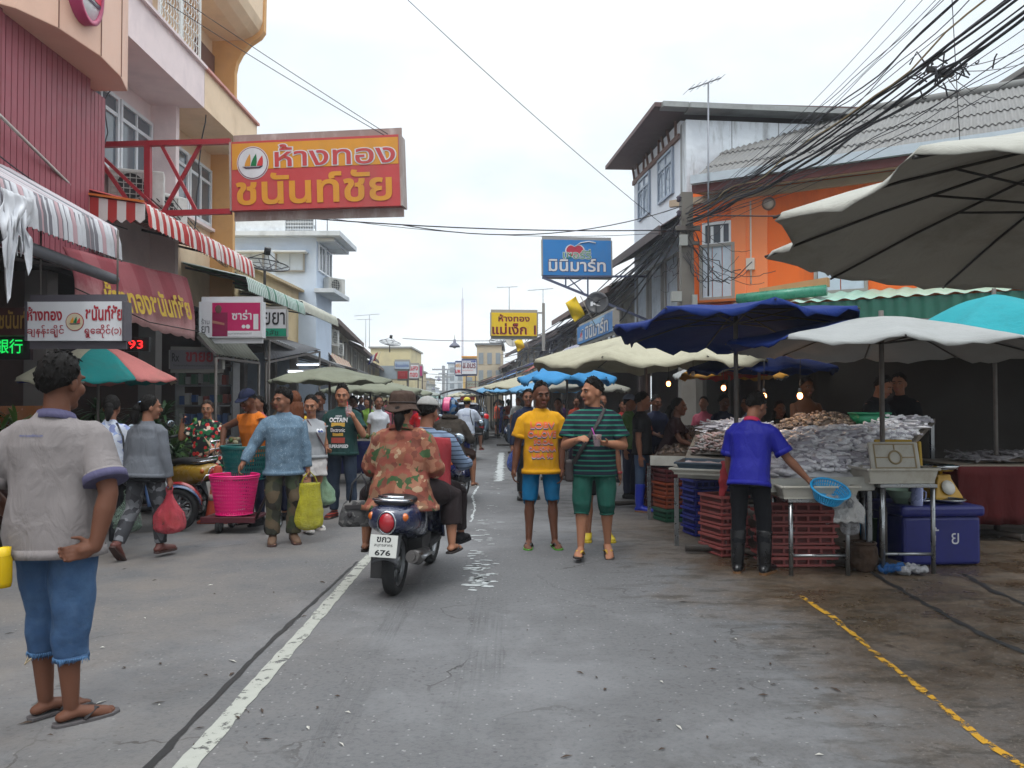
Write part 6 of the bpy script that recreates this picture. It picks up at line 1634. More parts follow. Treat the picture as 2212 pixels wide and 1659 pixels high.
for sx in (-.68, .68):
 for y in (.6, 3.1): wheel(t, (sx, y, .31), .31, .2, 'wheel', 6)
plate(t, (-.1, -.21, .6), 0, [('กข 27', 0, .3, .07)], .42, .15)
CB = paint('silver blue paint', '#7f95a8', .22)
t = thing('hatchback', 'silver blue hatchback with red tail lights driving beside the truck', 'car', V((X(1011, 31.5), 31.5, 0)), R(6))
b = B()
def cs(y, hw, z0, z1, tum):
 n = 24; o = []
 for k in range(n):
  a = 2 * PI * k / n
  c, s = math.cos(a), math.sin(a)
  z = (z0 + z1) / 2 + (z1 - z0) / 2 * math.copysign(abs(s) ** .6, s)
  f = 1 - tum * max(0, (z - .85)) / .6
  o.append(V((hw * f * math.copysign(abs(c) ** .45, c), y, z)))
 return o
b.rings([cs(-.05, .74, .4, .95, 0), cs(.05, .82, .25, 1.1, .3), cs(.35, .84, .2, 1.4, .3), cs(.8, .84, .2, 1.48, .3), cs(1.9, .84, .2, 1.47, .3), cs(2.5, .84, .2, 1.05, .3), cs(3.4, .82, .2, .95, .1), cs(3.75, .7, .3, .75, 0)])
b.build('body', CB, t, world=False)
b = B(); b.grid(lambda u, v: V(((u - .5) * (1.25 - .25 * v), .02 + .28 * v, 1.02 + .34 * v)), 6, 4); b.build('rear_window', mat('car glass', '#20262c', .06, spec=.9), t, world=False, solid=.02)
for sx in (-1, 1):
 B().ell((sx * .69, .02, .92), (.14, .09, .12)).build('tail_light', mat('car lamp lens', '#b01a20', .15, spec=.8, emit='#b01a20', es=.5), t, world=False)
 b = B(); b.grid(lambda u, v: V((sx * (.83 - .1 * v), .5 + 1.9 * u, 1.02 + .34 * v)), 6, 3); b.build('side_window', mat('car glass', '#20262c', .06, spec=.9), t, world=False, solid=.02)
 for y in (.65, 3.0): wheel(t, (sx * .76, y, .31), .31, .18, 'wheel', 6)
b = B(); b.box((0, -.04, .42), (1.45, .14, .22)); b.build('bumper', CB, t, world=False, bevel=.05)
plate(t, (0, -.12, .62), 0, [('กท 914', 0, .3, .07)], .4, .13)
# ------------------------------------------------------------------ baskets, trolley, cone
def basket(name, label, loc, r0, r1, h_, m, rows=8, rz=0, tilt=0, cat='basket', handles=True):
 t = thing(name, label, cat, loc, rz)
 t.rotation_euler = (0, R(tilt), rz)
 n = 56
 b = B()
 def P(k, f, o=0):
  r = r0 + (r1 - r0) * f
  return V(((r + o) * math.cos(2 * PI * k / n), (r + o) * math.sin(2 * PI * k / n), h_ * f))
 # solid lower wall, pierced upper wall
 for k in range(n):
  a0, a1 = k, k + .52
  for z0, z1 in ((0.02, .3), (.3, .95)):
   b.add([P(a0, z0), P(a1, z0), P(a1, z1), P(a0, z1)], [(0, 1, 2, 3)], 0, False)
  for j in range(rows + 1):
   f = .12 + .83 * j / rows
   b.add([P(k + .52, f - .027), P(k + 1, f - .027), P(k + 1, f + .027), P(k + .52, f + .027)], [(0, 1, 2, 3)])
 b.add([P(k, 0.02) for k in range(n)], [tuple(range(n))])
 o = b.build('wall', m, t, world=False, solid=.005)
 b = B(); b.tube([P(k, 1.0) for k in range(n + 1)], .012, 8, caps=False); b.tube([P(k, .95, .004) for k in range(n + 1)], .01, 6, caps=False); b.tube([P(k, .02, .002) for k in range(n + 1)], .009, 6, caps=False); b.build('rim', m, t, world=False)
 return t
PINK = mat('hot pink plastic', '#d81a70', .35, .06, trans=0)
TEAL = mat('teal plastic', '#0f5a58', .4, .08)
bp = W(506, 1124, 9.35)
basket('laundry_basket', 'bright pink pierced plastic basket on the porter trolley', V((bp.x, 9.35, .2)), .2, .275, .45, PINK, 9, tilt=0)
b5 = W(528, 1020, 9.75)
basket('laundry_basket', 'large teal green plastic basket on the trolley behind the pink one', V((b5.x, 9.8, .56)), .22, .29, .4, TEAL, 6)
t = thing('hand_trolley', 'black hand trolley with white handle carrying the pink and teal baskets', 'trolley', V((bp.x + .1, 9.4, 0)))
DKM = mat('dark trolley steel', '#26201f', .6)
b = B(); b.box((-.1, -.02, .17), (.62, .5, .03)); b.box((-.1, -.26, .16), (.62, .03, .07)); b.build('platform', mat('maroon platform', '#4a1a22', .5), t, world=False, bevel=.008)
b = B()
for y in (-.22, .24): b.tube([(.2, y, .16), (.4, y, .6), (.48, y * .8, 1.0)], .016, 8)
for f in (.35, .6, .85): b.tube([(.2 + .28 * f, -.2, .16 + .84 * f), (.2 + .28 * f, .22, .16 + .84 * f)], .014, 8)
b.build('frame', DKM, t, world=False)
b = B(); b.tube([(-.02, .3, .9), (-.02, .34, 1.06), (.05, .36, 1.1), (.3, .36, 1.04), (.36, .34, .95), (.34, .3, .8)], .016, 8); b.build('handle', mat('white handle', '#bdbab6', .4), t, world=False)
b = B(); b.box((.25, .5, .72), (.34, .02, .5)); b.build('back_rest', BLKP, t, world=False)
for x, y in ((-.22, -.2), (.34, .22), (.34, -.22), (-.22, .22)): wheel(t, (x, y, .085), .085, .05, 'wheel', 5)
t = thing('traffic_cone', 'orange traffic cone with pale band standing behind the pink basket', 'cone', G(470, 1127))
CO = mat('faded orange cone', '#b0442a', .6, dirt='#6a3020', ds=4)
b = B(); b.lathe([(.15, .03), (.045, .68), (.03, .7), (.001, .7)], 22); b.build('cone', CO, t, world=False)
b = B(); b.box((0, 0, .018), (.38, .38, .036)); b.build('base', CO, t, world=False, bevel=.01)
b = B(); b.lathe([(.083, .46), (.07, .54)], 22); b.lathe([(.113, .275), (.1, .35)], 22); b.build('reflective_band', mat('pale band', '#a8988e', .5), t, world=False, solid=.004)
# ------------------------------------------------------------------ market umbrellas
POLE = mat('rusty grey pole', '#5c5753', .6, .2, dirt='#3a3029', ds=6, metal=.3)
def canvas(name, c, c2=None, tr=.25):
 if name in MATS: return MATS[name]
 q = NT(name)
 c = C(c)
 k = q.mix(q.noise(3, 6), mul(c, .82), mul(c, 1.1))
 k = q.mix(q.math('MULTIPLY', q.rng(q.noise(1.6, 7, .7), .5, .72), .45), k, C(c2 or '#5a564c'))
 q.set(col=k, rough=.8, spec=.15).bump(q.noise(5, 4, .6, None, 1.5), .4, .03)
 d = q.n('ShaderNodeBsdfTranslucent', {0: k})
 m = q.n('ShaderNodeMixShader', {0: tr, 1: q.b.outputs[0], 2: d.outputs[0]})
 q.t.links.new(m.outputs[0], q.t.nodes['Material Output'].inputs[0])
 MATS[name] = q.m
 return q.m
def umbrella(label, c, r, apex, drop, mats, n=8, tilt=(0, 0), pole=True, rot=0, sag=.05, flap=.05, group=None, base=True, ribs=True, pr_=.022, polexy=None, seed=0):
 # c: centre on the ground, apex: height of the top, drop: how far the rim lies below it
 t = thing('market_umbrella', label, 'umbrella', (c[0], c[1], 0), rot, group)
 if not isinstance(mats, (list, tuple)): mats = [mats]
 TL = lambda x, y, z: V((x, y, z + x * tilt[0] + y * tilt[1]))
 per = 8
 def fn(u, v):
  a = 2 * PI * u
  k = (u * n) % 1.0
  sc_ = math.sin(PI * k)                             # 0 on a rib, 1 between ribs
  f = min(v / .94, 1)
  rr_ = r * f * (1 - .1 * sc_ * f)
  z = apex - drop * f ** 1.25 - sag * sc_ * f * f + .025 * noise.noise(V((math.cos(a) * 3 * f + seed, math.sin(a) * 3 * f, seed * 3.1)))
  if v > .94: z -= flap * (.6 + .4 * math.sin(u * n * 9 * 2)); rr_ *= .995
  return TL(rr_ * math.cos(a), rr_ * math.sin(a), z)
 b = B(); b.grid(fn, n * per, 12, lambda i, j: (i // per) % len(mats)); b.build('canopy', mats, t, world=False, solid=.006)
 if ribs:
  for i in range(n):
   a = 2 * PI * i / n
   b = B(); b.tube([TL(r * f * math.cos(a), r * f * math.sin(a), apex - drop * f ** 1.25 - .02) for f in (.02, .3, .65, 1.0)], .008, 5)
   b.tube([TL(0, 0, apex - drop * .9), TL(r * .5 * math.cos(a), r * .5 * math.sin(a), apex - drop * .5 ** 1.25 - .025)], .007, 5)
   b.build('rib', mat('dark rib', '#2b2826', .6), t, world=False)
 if pole:
  b = B(); b.tube([TL(0, 0, apex + .06), TL(0, 0, apex - drop), (0, 0, apex * .5), (0, 0, .0)], pr_, 10); b.build('pole', POLE, t, world=False)
  if base:
   b = B(); b.tube([(-.5, .05, .05), (0, 0, .06), (.12, -.26, .05)], .035, 8); b.tube([(0, 0, .03), (0, 0, .55)], .034, 10); b.build('base', mat('iron base', '#3a3633', .6, metal=.4, dirt='#4a3626'), t, world=False)
 return t
GRYC = canvas('grey green canvas', '#8f9088', tr=.12)
U = 'faded canvas market umbrellas'
umbrella('huge pale grey umbrella at the top right corner seen from below', (3.12, 3.98), 1.82, 2.86, .46, canvas('pale grey canvas', '#97968e', tr=.02), n=12, tilt=(-.02, -.03), sag=.04, flap=.03, pr_=.028, seed=2)
BLUC = canvas('deep blue canvas', '#142a66', '#0e1640', .12)
umbrella('deep blue umbrella with pale sheen above the worker in blue', (X(1590, 7.95), 7.95), 1.22, 2.42, .16, BLUC, n=8, sag=.07, flap=.07, tilt=(-.0, -.1), seed=3)
umbrella('white umbrella over the heaped fish, left panels dark blue for the shade beneath', (X(1905, 7.3), 7.3), 1.42, 2.27, .27, [canvas('white canvas', '#939594', '#75756f', .15)] * 4 + [BLUC] * 2 + [canvas('white canvas', '#b5b7b6')] * 4, n=10, sag=.06, flap=.03, rot=R(0), tilt=(-.03, 0), seed=5)  # two dark blue panels stand in for the blue umbrella's shaded underside
umbrella('turquoise umbrella with torn drooping edge at the right', (X(2150, 8.9), 8.9), 1.12, 2.7, .5, canvas('turquoise canvas', '#2a8f98', '#1a5a60', .2), n=8, sag=.08, flap=.1, seed=6)
umbrella('wide cream umbrella with drooping rim left of the deep blue one', (X(1395, 11.6), 11.6), 1.72, 2.5, .42, canvas('cream canvas', '#a29e8a', '#6e6a5a', .12), n=8, sag=.1, flap=.06, rot=.3, seed=8)
umbrella('sky blue umbrella with a folded edge beyond the cream one', (X(1225, 15.2), 15.2), .95, 2.22, .26, canvas('sky blue canvas', '#3f86b8', '#2a5a80', .2), n=8, sag=.1, flap=.08, seed=9)
umbrella('grey umbrella with scalloped rim under the sky blue one', (X(1260, 16.8), 16.8), 1.0, 2.02, .24, canvas('grey canvas', '#86847a', tr=.12), n=8, flap=.06, seed=10)
umbrella('pale blue umbrella low behind the man in yellow', (X(1190, 19.5), 19.5), 1.05, 2.06, .26, canvas('pale blue canvas', '#5f95bc', tr=.15), n=8, flap=.06, seed=11)
umbrella('red and yellow striped umbrella deep in the stalls near the bulbs', (X(1575, 13.4), 13.4), .95, 2.3, .35, [canvas('yellow canvas', '#a8782a'), canvas('red canvas', '#9a2a22'), canvas('yellow canvas', '#a8782a'), canvas('white canvas', '#b5b7b6')], n=8, rot=.4, seed=12)
umbrella('dark blue umbrella behind the lit bulbs of the fish stall', (X(1640, 11.6), 11.6), 1.1, 2.28, .3, BLUC, n=8, rot=.2, seed=13)
for lab, px, Y, r, ap, m in (('cream umbrella on the right side nearest beyond the pale blue one', 1135, 23, 1.2, 2.25, 'cream canvas'), ('blue umbrella on the right side beside the farther cream ones', 1105, 27, 1.2, 2.2, 'pale blue canvas'), ('grey green umbrella on the right side just right of the hatchback', 1075, 33, 1.5, 2.25, 'grey green canvas'), ('small far blue umbrella on the right side by the far signs', 1062, 41, 1.5, 2.3, 'pale blue canvas'), ('farthest cream umbrella on the right side by the far signs', 1045, 50, 1.6, 2.4, 'cream canvas')):
 umbrella(lab, (X(px, Y), Y), r, ap, .32, MATS[m], n=8, group='umbrellas of the far right stalls', seed=Y)
OLV = canvas('olive grey canvas', '#7c7f6e', '#565848', .1)
umbrella('olive grey umbrella on the left nearest, above the man in dark green', (X(712, 13.8), 13.8), 1.08, 2.1, .23, OLV, n=8, flap=.03, seed=21)
umbrella('olive grey umbrella on the left, second in the row, with wavy rim', (X(800, 17.2), 17.2), 1.1, 1.98, .22, OLV, n=8, flap=.08, seed=22)
umbrella('olive grey umbrella on the left, third in the row', (X(848, 21), 21), 1.05, 1.96, .22, OLV, n=8, flap=.06, seed=23)
umbrella('pale umbrella on the left, fourth in the row before the red shirt', (X(872, 26), 26), 1.2, 2.0, .25, canvas('pale canvas', '#9aa09a'), n=8, seed=24)
umbrella('small greenish umbrella farthest on the left by the riders', (X(905, 34), 34), 1.1, 1.95, .25, canvas('sea canvas', '#7f9a94'), n=8, seed=25)
PINKC, TEALC, CRMC, DBLC = canvas('salmon canvas', '#b06a66', tr=.15), canvas('teal canvas', '#1c7a78', tr=.15), canvas('ivory canvas', '#a39f8c', tr=.15), canvas('navy canvas', '#1c2a70', tr=.15)
umbrella('parasol with teal, pink, cream and blue panels behind the man in grey', (X(212, 9.1), 9.1), .86, 2.17, .42, [PINKC, CRMC, TEALC, PINKC, DBLC, DBLC, CRMC, TEALC], n=8, rot=R(-38), flap=.03, sag=.03, seed=26, pr_=.016)
# ------------------------------------------------------------------ fish stall
STEEL = mat('stainless steel', '#8d9092', .3, metal=.9, dirt='#6a665e', ds=5)
WOODT = mat('wet stall board', '#6a6258', .5, dirt='#453c33')
def bed(label, FL, FR, BL, BR, m, lip=.12):
 t = thing('stall_bed', label, 'market stall', (FL + FR) / 2 * 1)
 t.location.z = 0
 b = B(); b.poly([FL, FR, BR, BL], (0, 0, -.05)); b.build('board', m, t)
 b = B()
 b.beam(FL + V((0, -.02, .02)), FR + V((0, -.02, .02)), .03, lip); b.build('front_lip', mat('white tray edge', '#a3a39c', .5, dirt='#77746a'), t)
 for p in (FL, FR, BL, BR): B().beam(V((p.x, p.y, 0)) + V((0, .08, 0)), p + V((0, .08, -.06)), .04).build('leg', STEEL, t)
 return t
B1 = [V((2.22, 7.15, .74)), V((3.2, 7.15, .76)), V((3.15, 9.6, 1.24)), V((5.0, 9.5, 1.3))]
bed('big sloping fish stall bed behind the worker in blue', B1[0], B1[1], B1[2], B1[3], WOODT)
B2 = [V((1.72, 8.35, .76)), V((2.45, 7.9, .76)), V((2.6, 11.2, 1.16)), V((3.3, 9.9, 1.2))]
bed('second fish stall bed left of the worker in blue', *B2, WOODT)
B3 = [V((1.75, 10.2, .74)), V((2.3, 10.0, .74)), V((2.6, 13.0, 1.08)), V((3.2, 12.6, 1.08))]
bed('farthest shellfish stall bed behind the man in blue boots', *B3, WOODT)
def quad(Q, u, v): return Q[0].lerp(Q[1], u).lerp(Q[2].lerp(Q[3], u), v)
def heap(label, Q, u0, u1, v0, v1, n, kind, m, base, hgt=.12, seed=1, sz=1):
 r = random.Random(seed)
 t = thing('seafood_heap', label, 'seafood', quad(Q, (u0 + u1) / 2, (v0 + v1) / 2))
 H_ = lambda u, v: hgt * (math.sin(PI * u) ** .5) * (math.sin(PI * v) ** .5) * (1 + .35 * noise.noise(V((u * 6 + seed, v * 6, 0))))
 P = lambda u, v: quad(Q, u0 + (u1 - u0) * u, v0 + (v1 - v0) * v) + V((0, 0, H_(u, v)))
 b = B(); b.grid(lambda u, v: P(min(max(u, .01), .99), min(max(v, .01), .99)) + V((0, 0, .012 * noise.noise(V((u * 40, v * 40, seed))))), 40, 40); b.build('mound', base, t)
 b = B()
 for i in range(n):
  u, v = r.uniform(.04, .96), r.uniform(.04, .96)
  p = P(u, v); a = r.uniform(0, 6.3); s = r.uniform(.8, 1.25) * sz
  mi = r.randrange(len(m))
  d, e = V((math.cos(a), math.sin(a), r.uniform(-.1, .3))), V((-math.sin(a), math.cos(a), r.uniform(-.1, .3)))
  if kind == 'curl':
   k = [p + d * (.045 * s * math.cos(q)) + e * (.035 * s * math.sin(q)) + V((0, 0, .012)) for q in (0, .8, 1.6, 2.4, 3.2)]
   b.tube(k, [.006 * s, .014 * s, .016 * s, .012 * s, .005 * s], 6, mi)
  elif kind == 'fish':
   k = [p + d * x * s + e * y * s + V((0, 0, .01)) for x, y in ((-.11, .0), (-.07, .006), (0, .012), (.06, .006), (.085, 0), (.12, -.004))]
   b.tube(k, [.004 * s, .018 * s, .024 * s, .012 * s, .005 * s, .018 * s], 7, mi, flat=.6)
  else: b.ell(p + V((0, 0, .006)), (.018 * s, .014 * s, .01 * s), frame(d), 6, 4, mi)
 o = b.build('pieces', m, t); o['kind'] = 'stuff'
 return t
WF = [mat('white squid', '#d6d6da', .25, spec=.7, dirt='#6a5a60', ds=14), mat('pearl squid', '#e0dfe2', .25, spec=.7), mat('grey squid', '#a5a2aa', .3, spec=.6)]
BS_ = [mat('brown shell', '#5c4c40', .45, spec=.5), mat('dark shell', '#443a34', .4, spec=.5), mat('tan shell', '#80705e', .5)]
PS_ = [mat('pale pink shrimp', '#8f7470', .35, spec=.6), mat('grey shrimp', '#7a7674', .35, spec=.6)]
WB, BB = mat('wet ice base', '#c4c4c6', .35, bump=.6, bs=40), mat('dark shell base', '#3f342b', .6, bump=.8, bs=60)
heap('heap of curled white squid on the right half of the big bed', B1, .01, .99, .06, .76, 900, 'curl', WF, WB, .17, 3, 1.5)
heap('mound of brown shellfish along the back of the big bed', B1, .02, .55, .74, .98, 420, 'dot', BS_, BB, .16, 4, 1.5)
heap('heap of white fish under clear film at the back right of the bed', B1, .62, .98, .6, .96, 110, 'fish', WF, WB, .1, 5, 1.3)
heap('heap of dusky shrimp on the second stall bed', B2, .05, .95, .32, .72, 360, 'curl', PS_ + BS_[:1], BB, .1, 6)
heap('heap of silver fish at the back of the second stall bed', B2, .08, .95, .72, .97, 110, 'fish', [WF[2], WF[0]], BB, .12, 7, 1.2)
heap('heap of dark mussels on the farthest stall bed', B3, .05, .95, .1, .95, 420, 'dot', BS_[:2], BB, .14, 8, 1.6)
def tray(label, c, w_, d_, h_, m, rz=0, rx=0, name='tray', cat='tray', fill=None, group=None):
 t = thing(name, label, cat, c, rz, group)
 rot = Matrix.Rotation(R(rx), 3, 'X')
 t.rotation_euler = (R(rx), 0, rz)
 th = .018
 b = B()
 b.box((0, 0, th / 2), (w_ * .92, d_ * .9, th))
 for sx in (-1, 1): b.add([V((sx * w_ * .46, y * d_ * .45, th)) for y in (-1, 1)] + [V((sx * w_ * .5, y * d_ * .5, h_)) for y in (1, -1)], [(0, 1, 2, 3)])
 for sy in (-1, 1): b.add([V((x * w_ * .46, sy * d_ * .45, th)) for x in (-1, 1)] + [V((x * w_ * .5, sy * d_ * .5, h_)) for x in (1, -1)], [(0, 1, 2, 3)])
 b.build('body', m, t, world=False, solid=.014)
 b = B()
 for sx in (-1, 1): b.box((sx * (w_ / 2 + .008), 0, h_), (.025, d_ + .04, .02))
 for sy in (-1, 1): b.box((0, sy * (d_ / 2 + .008), h_), (w_ - .01, .025, .02))
 b.build('rim', m, t, world=False, bevel=.005)
 if fill:
  b = B(); b.grid(lambda u, v: V(((u - .5) * w_ * .9, (v - .5) * d_ * .88, h_ * .7 + .02 * noise.noise(V((u * 8, v * 8, 1))))), 20, 14); b.build('contents', fill, t, world=False)
 return t
FOAM = mat('white foam', '#a8a59b', .7, .06, dirt='#7d7460', ds=6, da=.5)
tray('flat steel blue tray of fish fillets on the front of the second bed', (2.02, 8.2, .83), .62, .3, .06, mat('steel blue tray', '#3a4a58', .4), -.5, 4, fill=PS_[0])
tray('white foam tray under the steel blue tray', (2.0, 8.12, .775), .7, .36, .05, FOAM, -.5, 0)
tray('small white foam box on the corner by the pole', (2.24, 7.55, .8), .26, .2, .09, FOAM, -.3)
# tables in front
def table(label, c, w_, d_, h_, rz=0):
 t = thing('steel_table', label, 'table', c, rz)
 b = B(); b.box((0, 0, h_ - .015), (w_, d_, .03)); b.build('top', STEEL, t, world=False, bevel=.004)
 for sx in (-1, 1):
  for sy in (-1, 1): B().tube([(sx * (w_ / 2 - .03), sy * (d_ / 2 - .03), 0), (sx * (w_ / 2 - .03), sy * (d_ / 2 - .03), h_ - .03)], .02, 8).build('leg', STEEL, t, world=False)
 B().tube([(-w_ / 2 + .03, -d_ / 2 + .03, .17), (w_ / 2 - .03, -d_ / 2 + .03, .17)], .014, 8).build('rail', STEEL, t, world=False)
 return t
TX1 = (X(1734, 7) + X(1826, 7)) / 2
table('low steel table under the white foam tray near the blue colander', (TX1 - .06, 7.2, 0), .55, .5, .66)
tray('long white foam tray on the low steel table', (TX1 - .06, 7.15, .665), .66, .42, .1, FOAM, 0, 0, fill=WB)
TX2 = (X(1904, 7.1) + X(2001, 7.1)) / 2
table('taller steel table carrying the tilted foam lids', (TX2, 7.25, 0), .5, .45, .78)
tray('deep white foam box on the taller steel table', (TX2 - .06, 7.2, .79), .62, .36, .12, FOAM, .05, 0)
t = thing('foam_lid', 'tilted white foam lid with a moulded ring propped on the foam box', 'lid', (TX2 - .02, 7.22, .88), .06)
t.rotation_euler = (R(-14), 0, R(3))
b = B(); b.box((0, 0, .13), (.46, .03, .27)); b.build('slab', FOAM, t, world=False, bevel=.02)
b = B()
GRV = mat('dirty groove', '#8a7a5c', .8)
b.lathe([(.05, 0), (.065, 0), (.065, .006), (.05, .006)], 24, Matrix.Translation((0, -.016, .12)) @ Matrix.Rotation(PI / 2, 4, 'X'))
for x0, x1, z0, z1 in ((-.19, .19, .235, .245), (-.19, .19, .02, .03), (-.19, -.18, .03, .235), (.18, .19, .03, .235), (-.18, -.068, .115, .125), (.068, .18, .115, .125), (-.005, .005, .19, .235)): b.box(((x0 + x1) / 2, -.017, (z0 + z1) / 2), (x1 - x0, .006, z1 - z0))
b.build('moulding', GRV, t, world=False)
t = thing('foam_lid', 'yellow crate end standing behind the tilted foam lid', 'crate', (TX2 + .1, 7.5, .9)); t.rotation_euler = (R(-8), 0, R(-4))
b = B(); b.box((0, 0, .13), (.34, .03, .24)); b.box((.18, .0, .1), (.03, .3, .24)); b.build('panel', mat('yellow crate', '#a8881a', .45), t, world=False, bevel=.008)
# blue cooler box with handwriting
CL = W(1972, 1228, 7.35); CRt = W(2116, 1228, 7.35)
t = thing('cooler_box', 'dark blue ice box with white handwriting under the taller steel table', 'ice box', ((CL.x + CRt.x) / 2 - .04, 7.65, 0), R(4))
CBL = mat('dark blue plastic', '#10175e', .45, .1, dirt='#0e1346', ds=5)
b = B(); b.box((0, 0, .23), (.74, .56, .44)); b.build('body', CBL, t, world=False, bevel=.03)
b = B(); b.box((0, 0, .5), (.8, .62, .1)); b.build('lid', CBL, t, world=False, bevel=.03)
letter(t, 'ย', (.12, -.281, .25), (1, 0, 0), (0, 0, 1), .07, .1, mat('white chalk', '#b4b4b8', .8), 0, .004, world=False)
letter(t, '้', (-.06, -.281, .34), (1, 0, 0), (0, 0, 1), .05, .035, MATS['white chalk'], 0, .004, world=False)
letter(t, 'ข', (-.09, -.281, .25), (1, 0, 0), (0, 0, 1), .05, .06, MATS['white chalk'], 0, .004, world=False)
cz = .56
for dx, lab, r in ((-.1, 'metal plate on the left of the ice box lid', .13), (.17, 'shiny metal plate on the right of the ice box lid', .15)):
 t2 = thing('metal_plate', lab, 'plate', (t.location.x + dx, 7.55, cz))
 b = B(); b.lathe([(.001, .004), (r * .7, .004), (r, .03), (r * 1.02, .028), (r * .72, 0), (.001, 0)], 26); b.build('dish', mat('bright steel', '#a4a7aa', .2, metal=1), t2, world=False)
 b = B(); b.tube([(r * 1.01 * math.cos(2 * PI * k / 24), r * 1.01 * math.sin(2 * PI * k / 24), .029) for k in range(25)], .005, 5); b.build('rim', MATS['bright steel'], t2, world=False)
t = thing('weighing_scale', 'yellow dial scale with a steel pan beside the foam lids', 'scale', (X(2035, 7.75), 7.8, .56), .2)
b = B(); b.rings([[V((sx * w_, sy * w_ * .8, z)) for sx, sy in ((-1, -1), (1, -1), (1, 1), (-1, 1))] for z, w_ in ((0, .15), (.03, .15), (.2, .075), (.24, .07))], sm=False); b.build('housing', mat('mustard enamel', '#a07a1a', .4), t, world=False, bevel=.01)
b = B(); b.lathe([(.02, .24), (.02, .27), (.11, .275), (.12, .295)], 20); b.build('bracket', mat('mustard enamel', '#a07a1a', .4), t, world=False)
b = B(); b.lathe([(.001, .295), (.13, .295), (.165, .33), (.17, .33), (.135, .288), (.001, .288)], 26); b.build('pan', mat('bright steel', '#a4a7aa', .2, metal=1), t, world=False)
b = B(); b.lathe([(.001, 0), (.07, 0), (.07, .01), (.001, .01)], 24, Matrix.Translation((0, -.1, .12)) @ Matrix.Rotation(R(70), 4, 'X')); b.build('dial', mat('white dial', '#b0aea6', .3), t, world=False)
t = thing('bowl', 'pale green bowl on the ice box behind the table leg', 'bowl', (X(1955, 7.5), 7.55, .55))
b = B(); b.lathe([(.001, 0), (.08, 0), (.15, .12), (.16, .125), (.15, .11), (.08, .01)], 26); b.build('shell', mat('pale green plastic', '#7a9080', .4), t, world=False)
b = B(); b.tube([(.157 * math.cos(2 * PI * k / 24), .157 * math.sin(2 * PI * k / 24), .122) for k in range(25)], .006, 5); b.build('rim', MATS['pale green plastic'], t, world=False)
t = thing('jug', 'clear bluish plastic jug standing on the ice box', 'jug', (X(1984, 7.35), 7.4, .55))
b = B(); b.lathe([(.001, 0), (.045, 0), (.05, .17), (.054, .17), (.05, 0)], 20); b.build('body', mat('milky plastic', '#8a92b8', .3, trans=.3), t, world=False)
b = B(); b.tube([(.05, 0, .14), (.085, 0, .12), (.08, 0, .06), (.048, 0, .04)], .007, 6); b.build('handle', MATS['milky plastic'], t, world=False)
t = thing('tub', 'green plastic tub in front of the two stall keepers', 'tub', (X(1886, 9.1), 9.2, 1.22))
b = B(); b.rings([[V((w_ * math.copysign(abs(math.cos(a)) ** .4, math.cos(a)), d_ * math.copysign(abs(math.sin(a)) ** .4, math.sin(a)), z)) for a in [2 * PI * k / 28 for k in range(28)]] for z, w_, d_ in ((0, .16, .12), (.15, .2, .15))]); b.build('body', mat('green tub plastic', '#1a7a56', .35), t, world=False)
b = B(); b.tube([V((.205 * math.copysign(abs(math.cos(a)) ** .4, math.cos(a)), .155 * math.copysign(abs(math.sin(a)) ** .4, math.sin(a)), .15)) for a in [2 * PI * k / 28 for k in range(29)]], .01, 6); b.build('rim', MATS['green tub plastic'], t, world=False)
# colander in the worker's hand
hw = WORKER['hand']['R']
t = thing('colander', 'bright blue pierced colander held by the market worker', 'colander', hw + V((.1, -.08, -.1)), R(10)); t.rotation_euler = (R(28), R(6), 0)
SKB = mat('sky blue plastic', '#1a86b8', .35)
b = B()
for k in range(44):
 for f in (.12, .36, .6, .84):
  a0, a1 = 2 * PI * k / 44, 2 * PI * (k + .55) / 44
  q = lambda a, f: V(((.11 + .045 * f) * math.cos(a), (.11 + .045 * f) * math.sin(a), .1 * f))
  b.add([q(a0, f - .13), q(a1, f - .13), q(a1, f + .13), q(a0, f + .13)], [(0, 1, 2, 3)])
  b.add([q(a0, f - .13), q(a0 + 2 * PI / 44, f - .13), q(a0 + 2 * PI / 44, f - .05), q(a0, f - .05)], [(0, 1, 2, 3)])
b.lathe([(.001, 0), (.11, 0)], 30)
b.build('bowl', SKB, t, world=False, solid=.003)
b = B(); b.tube([(.16 * math.cos(2 * PI * k / 30), .16 * math.sin(2 * PI * k / 30), .105) for k in range(31)], .01, 6); b.build('rim', SKB, t, world=False)
# crates
def crate(label, c, w_, d_, h_, m, rz=0, slats=3, group=None):
 t = thing('plastic_crate', label, 'crate', c, rz, group)
 b = B()
 b.box((0, 0, .012), (w_ * .95, d_ * .95, .02))
 for sx in (-1, 1):
  for j in range(slats): b.box((sx * w_ * .48, 0, h_ * (.2 + .75 * j / max(1, slats - 1) * .9)), (.02, d_ * .93, h_ * .16))
 for sy in (-1, 1):
  for j in range(slats): b.box((0, sy * d_ * .48, h_ * (.2 + .75 * j / max(1, slats - 1) * .9)), (w_ * .96, .02, h_ * .16))
  for k in range(6): b.box((w_ * (-.45 + .18 * k), sy * (d_ * .48 - .004), h_ * .5), (.02, .016, h_ * .9))
 b.box((0, 0, h_ * .45), (w_ * .93, d_ * .9, h_ * .8), mi=1)  # filler box in a darkened copy of the crate colour, as inner shade
 b.build('body', [m, mat('crate inner shade ' + m.name, mul(tuple(m.node_tree.nodes['Mix'].inputs[6].default_value[:3]), .45), .8)], t, world=False)
 b = B()
 for sx in (-1, 1): b.box((sx * w_ * .5, 0, h_ - .012), (.03, d_ * 1.04, .024))
 for sy in (-1, 1): b.box((0, sy * d_ * .5, h_ - .012), (w_ * .97, .03, .024))
 b.build('rim', m, t, world=False)
 return t
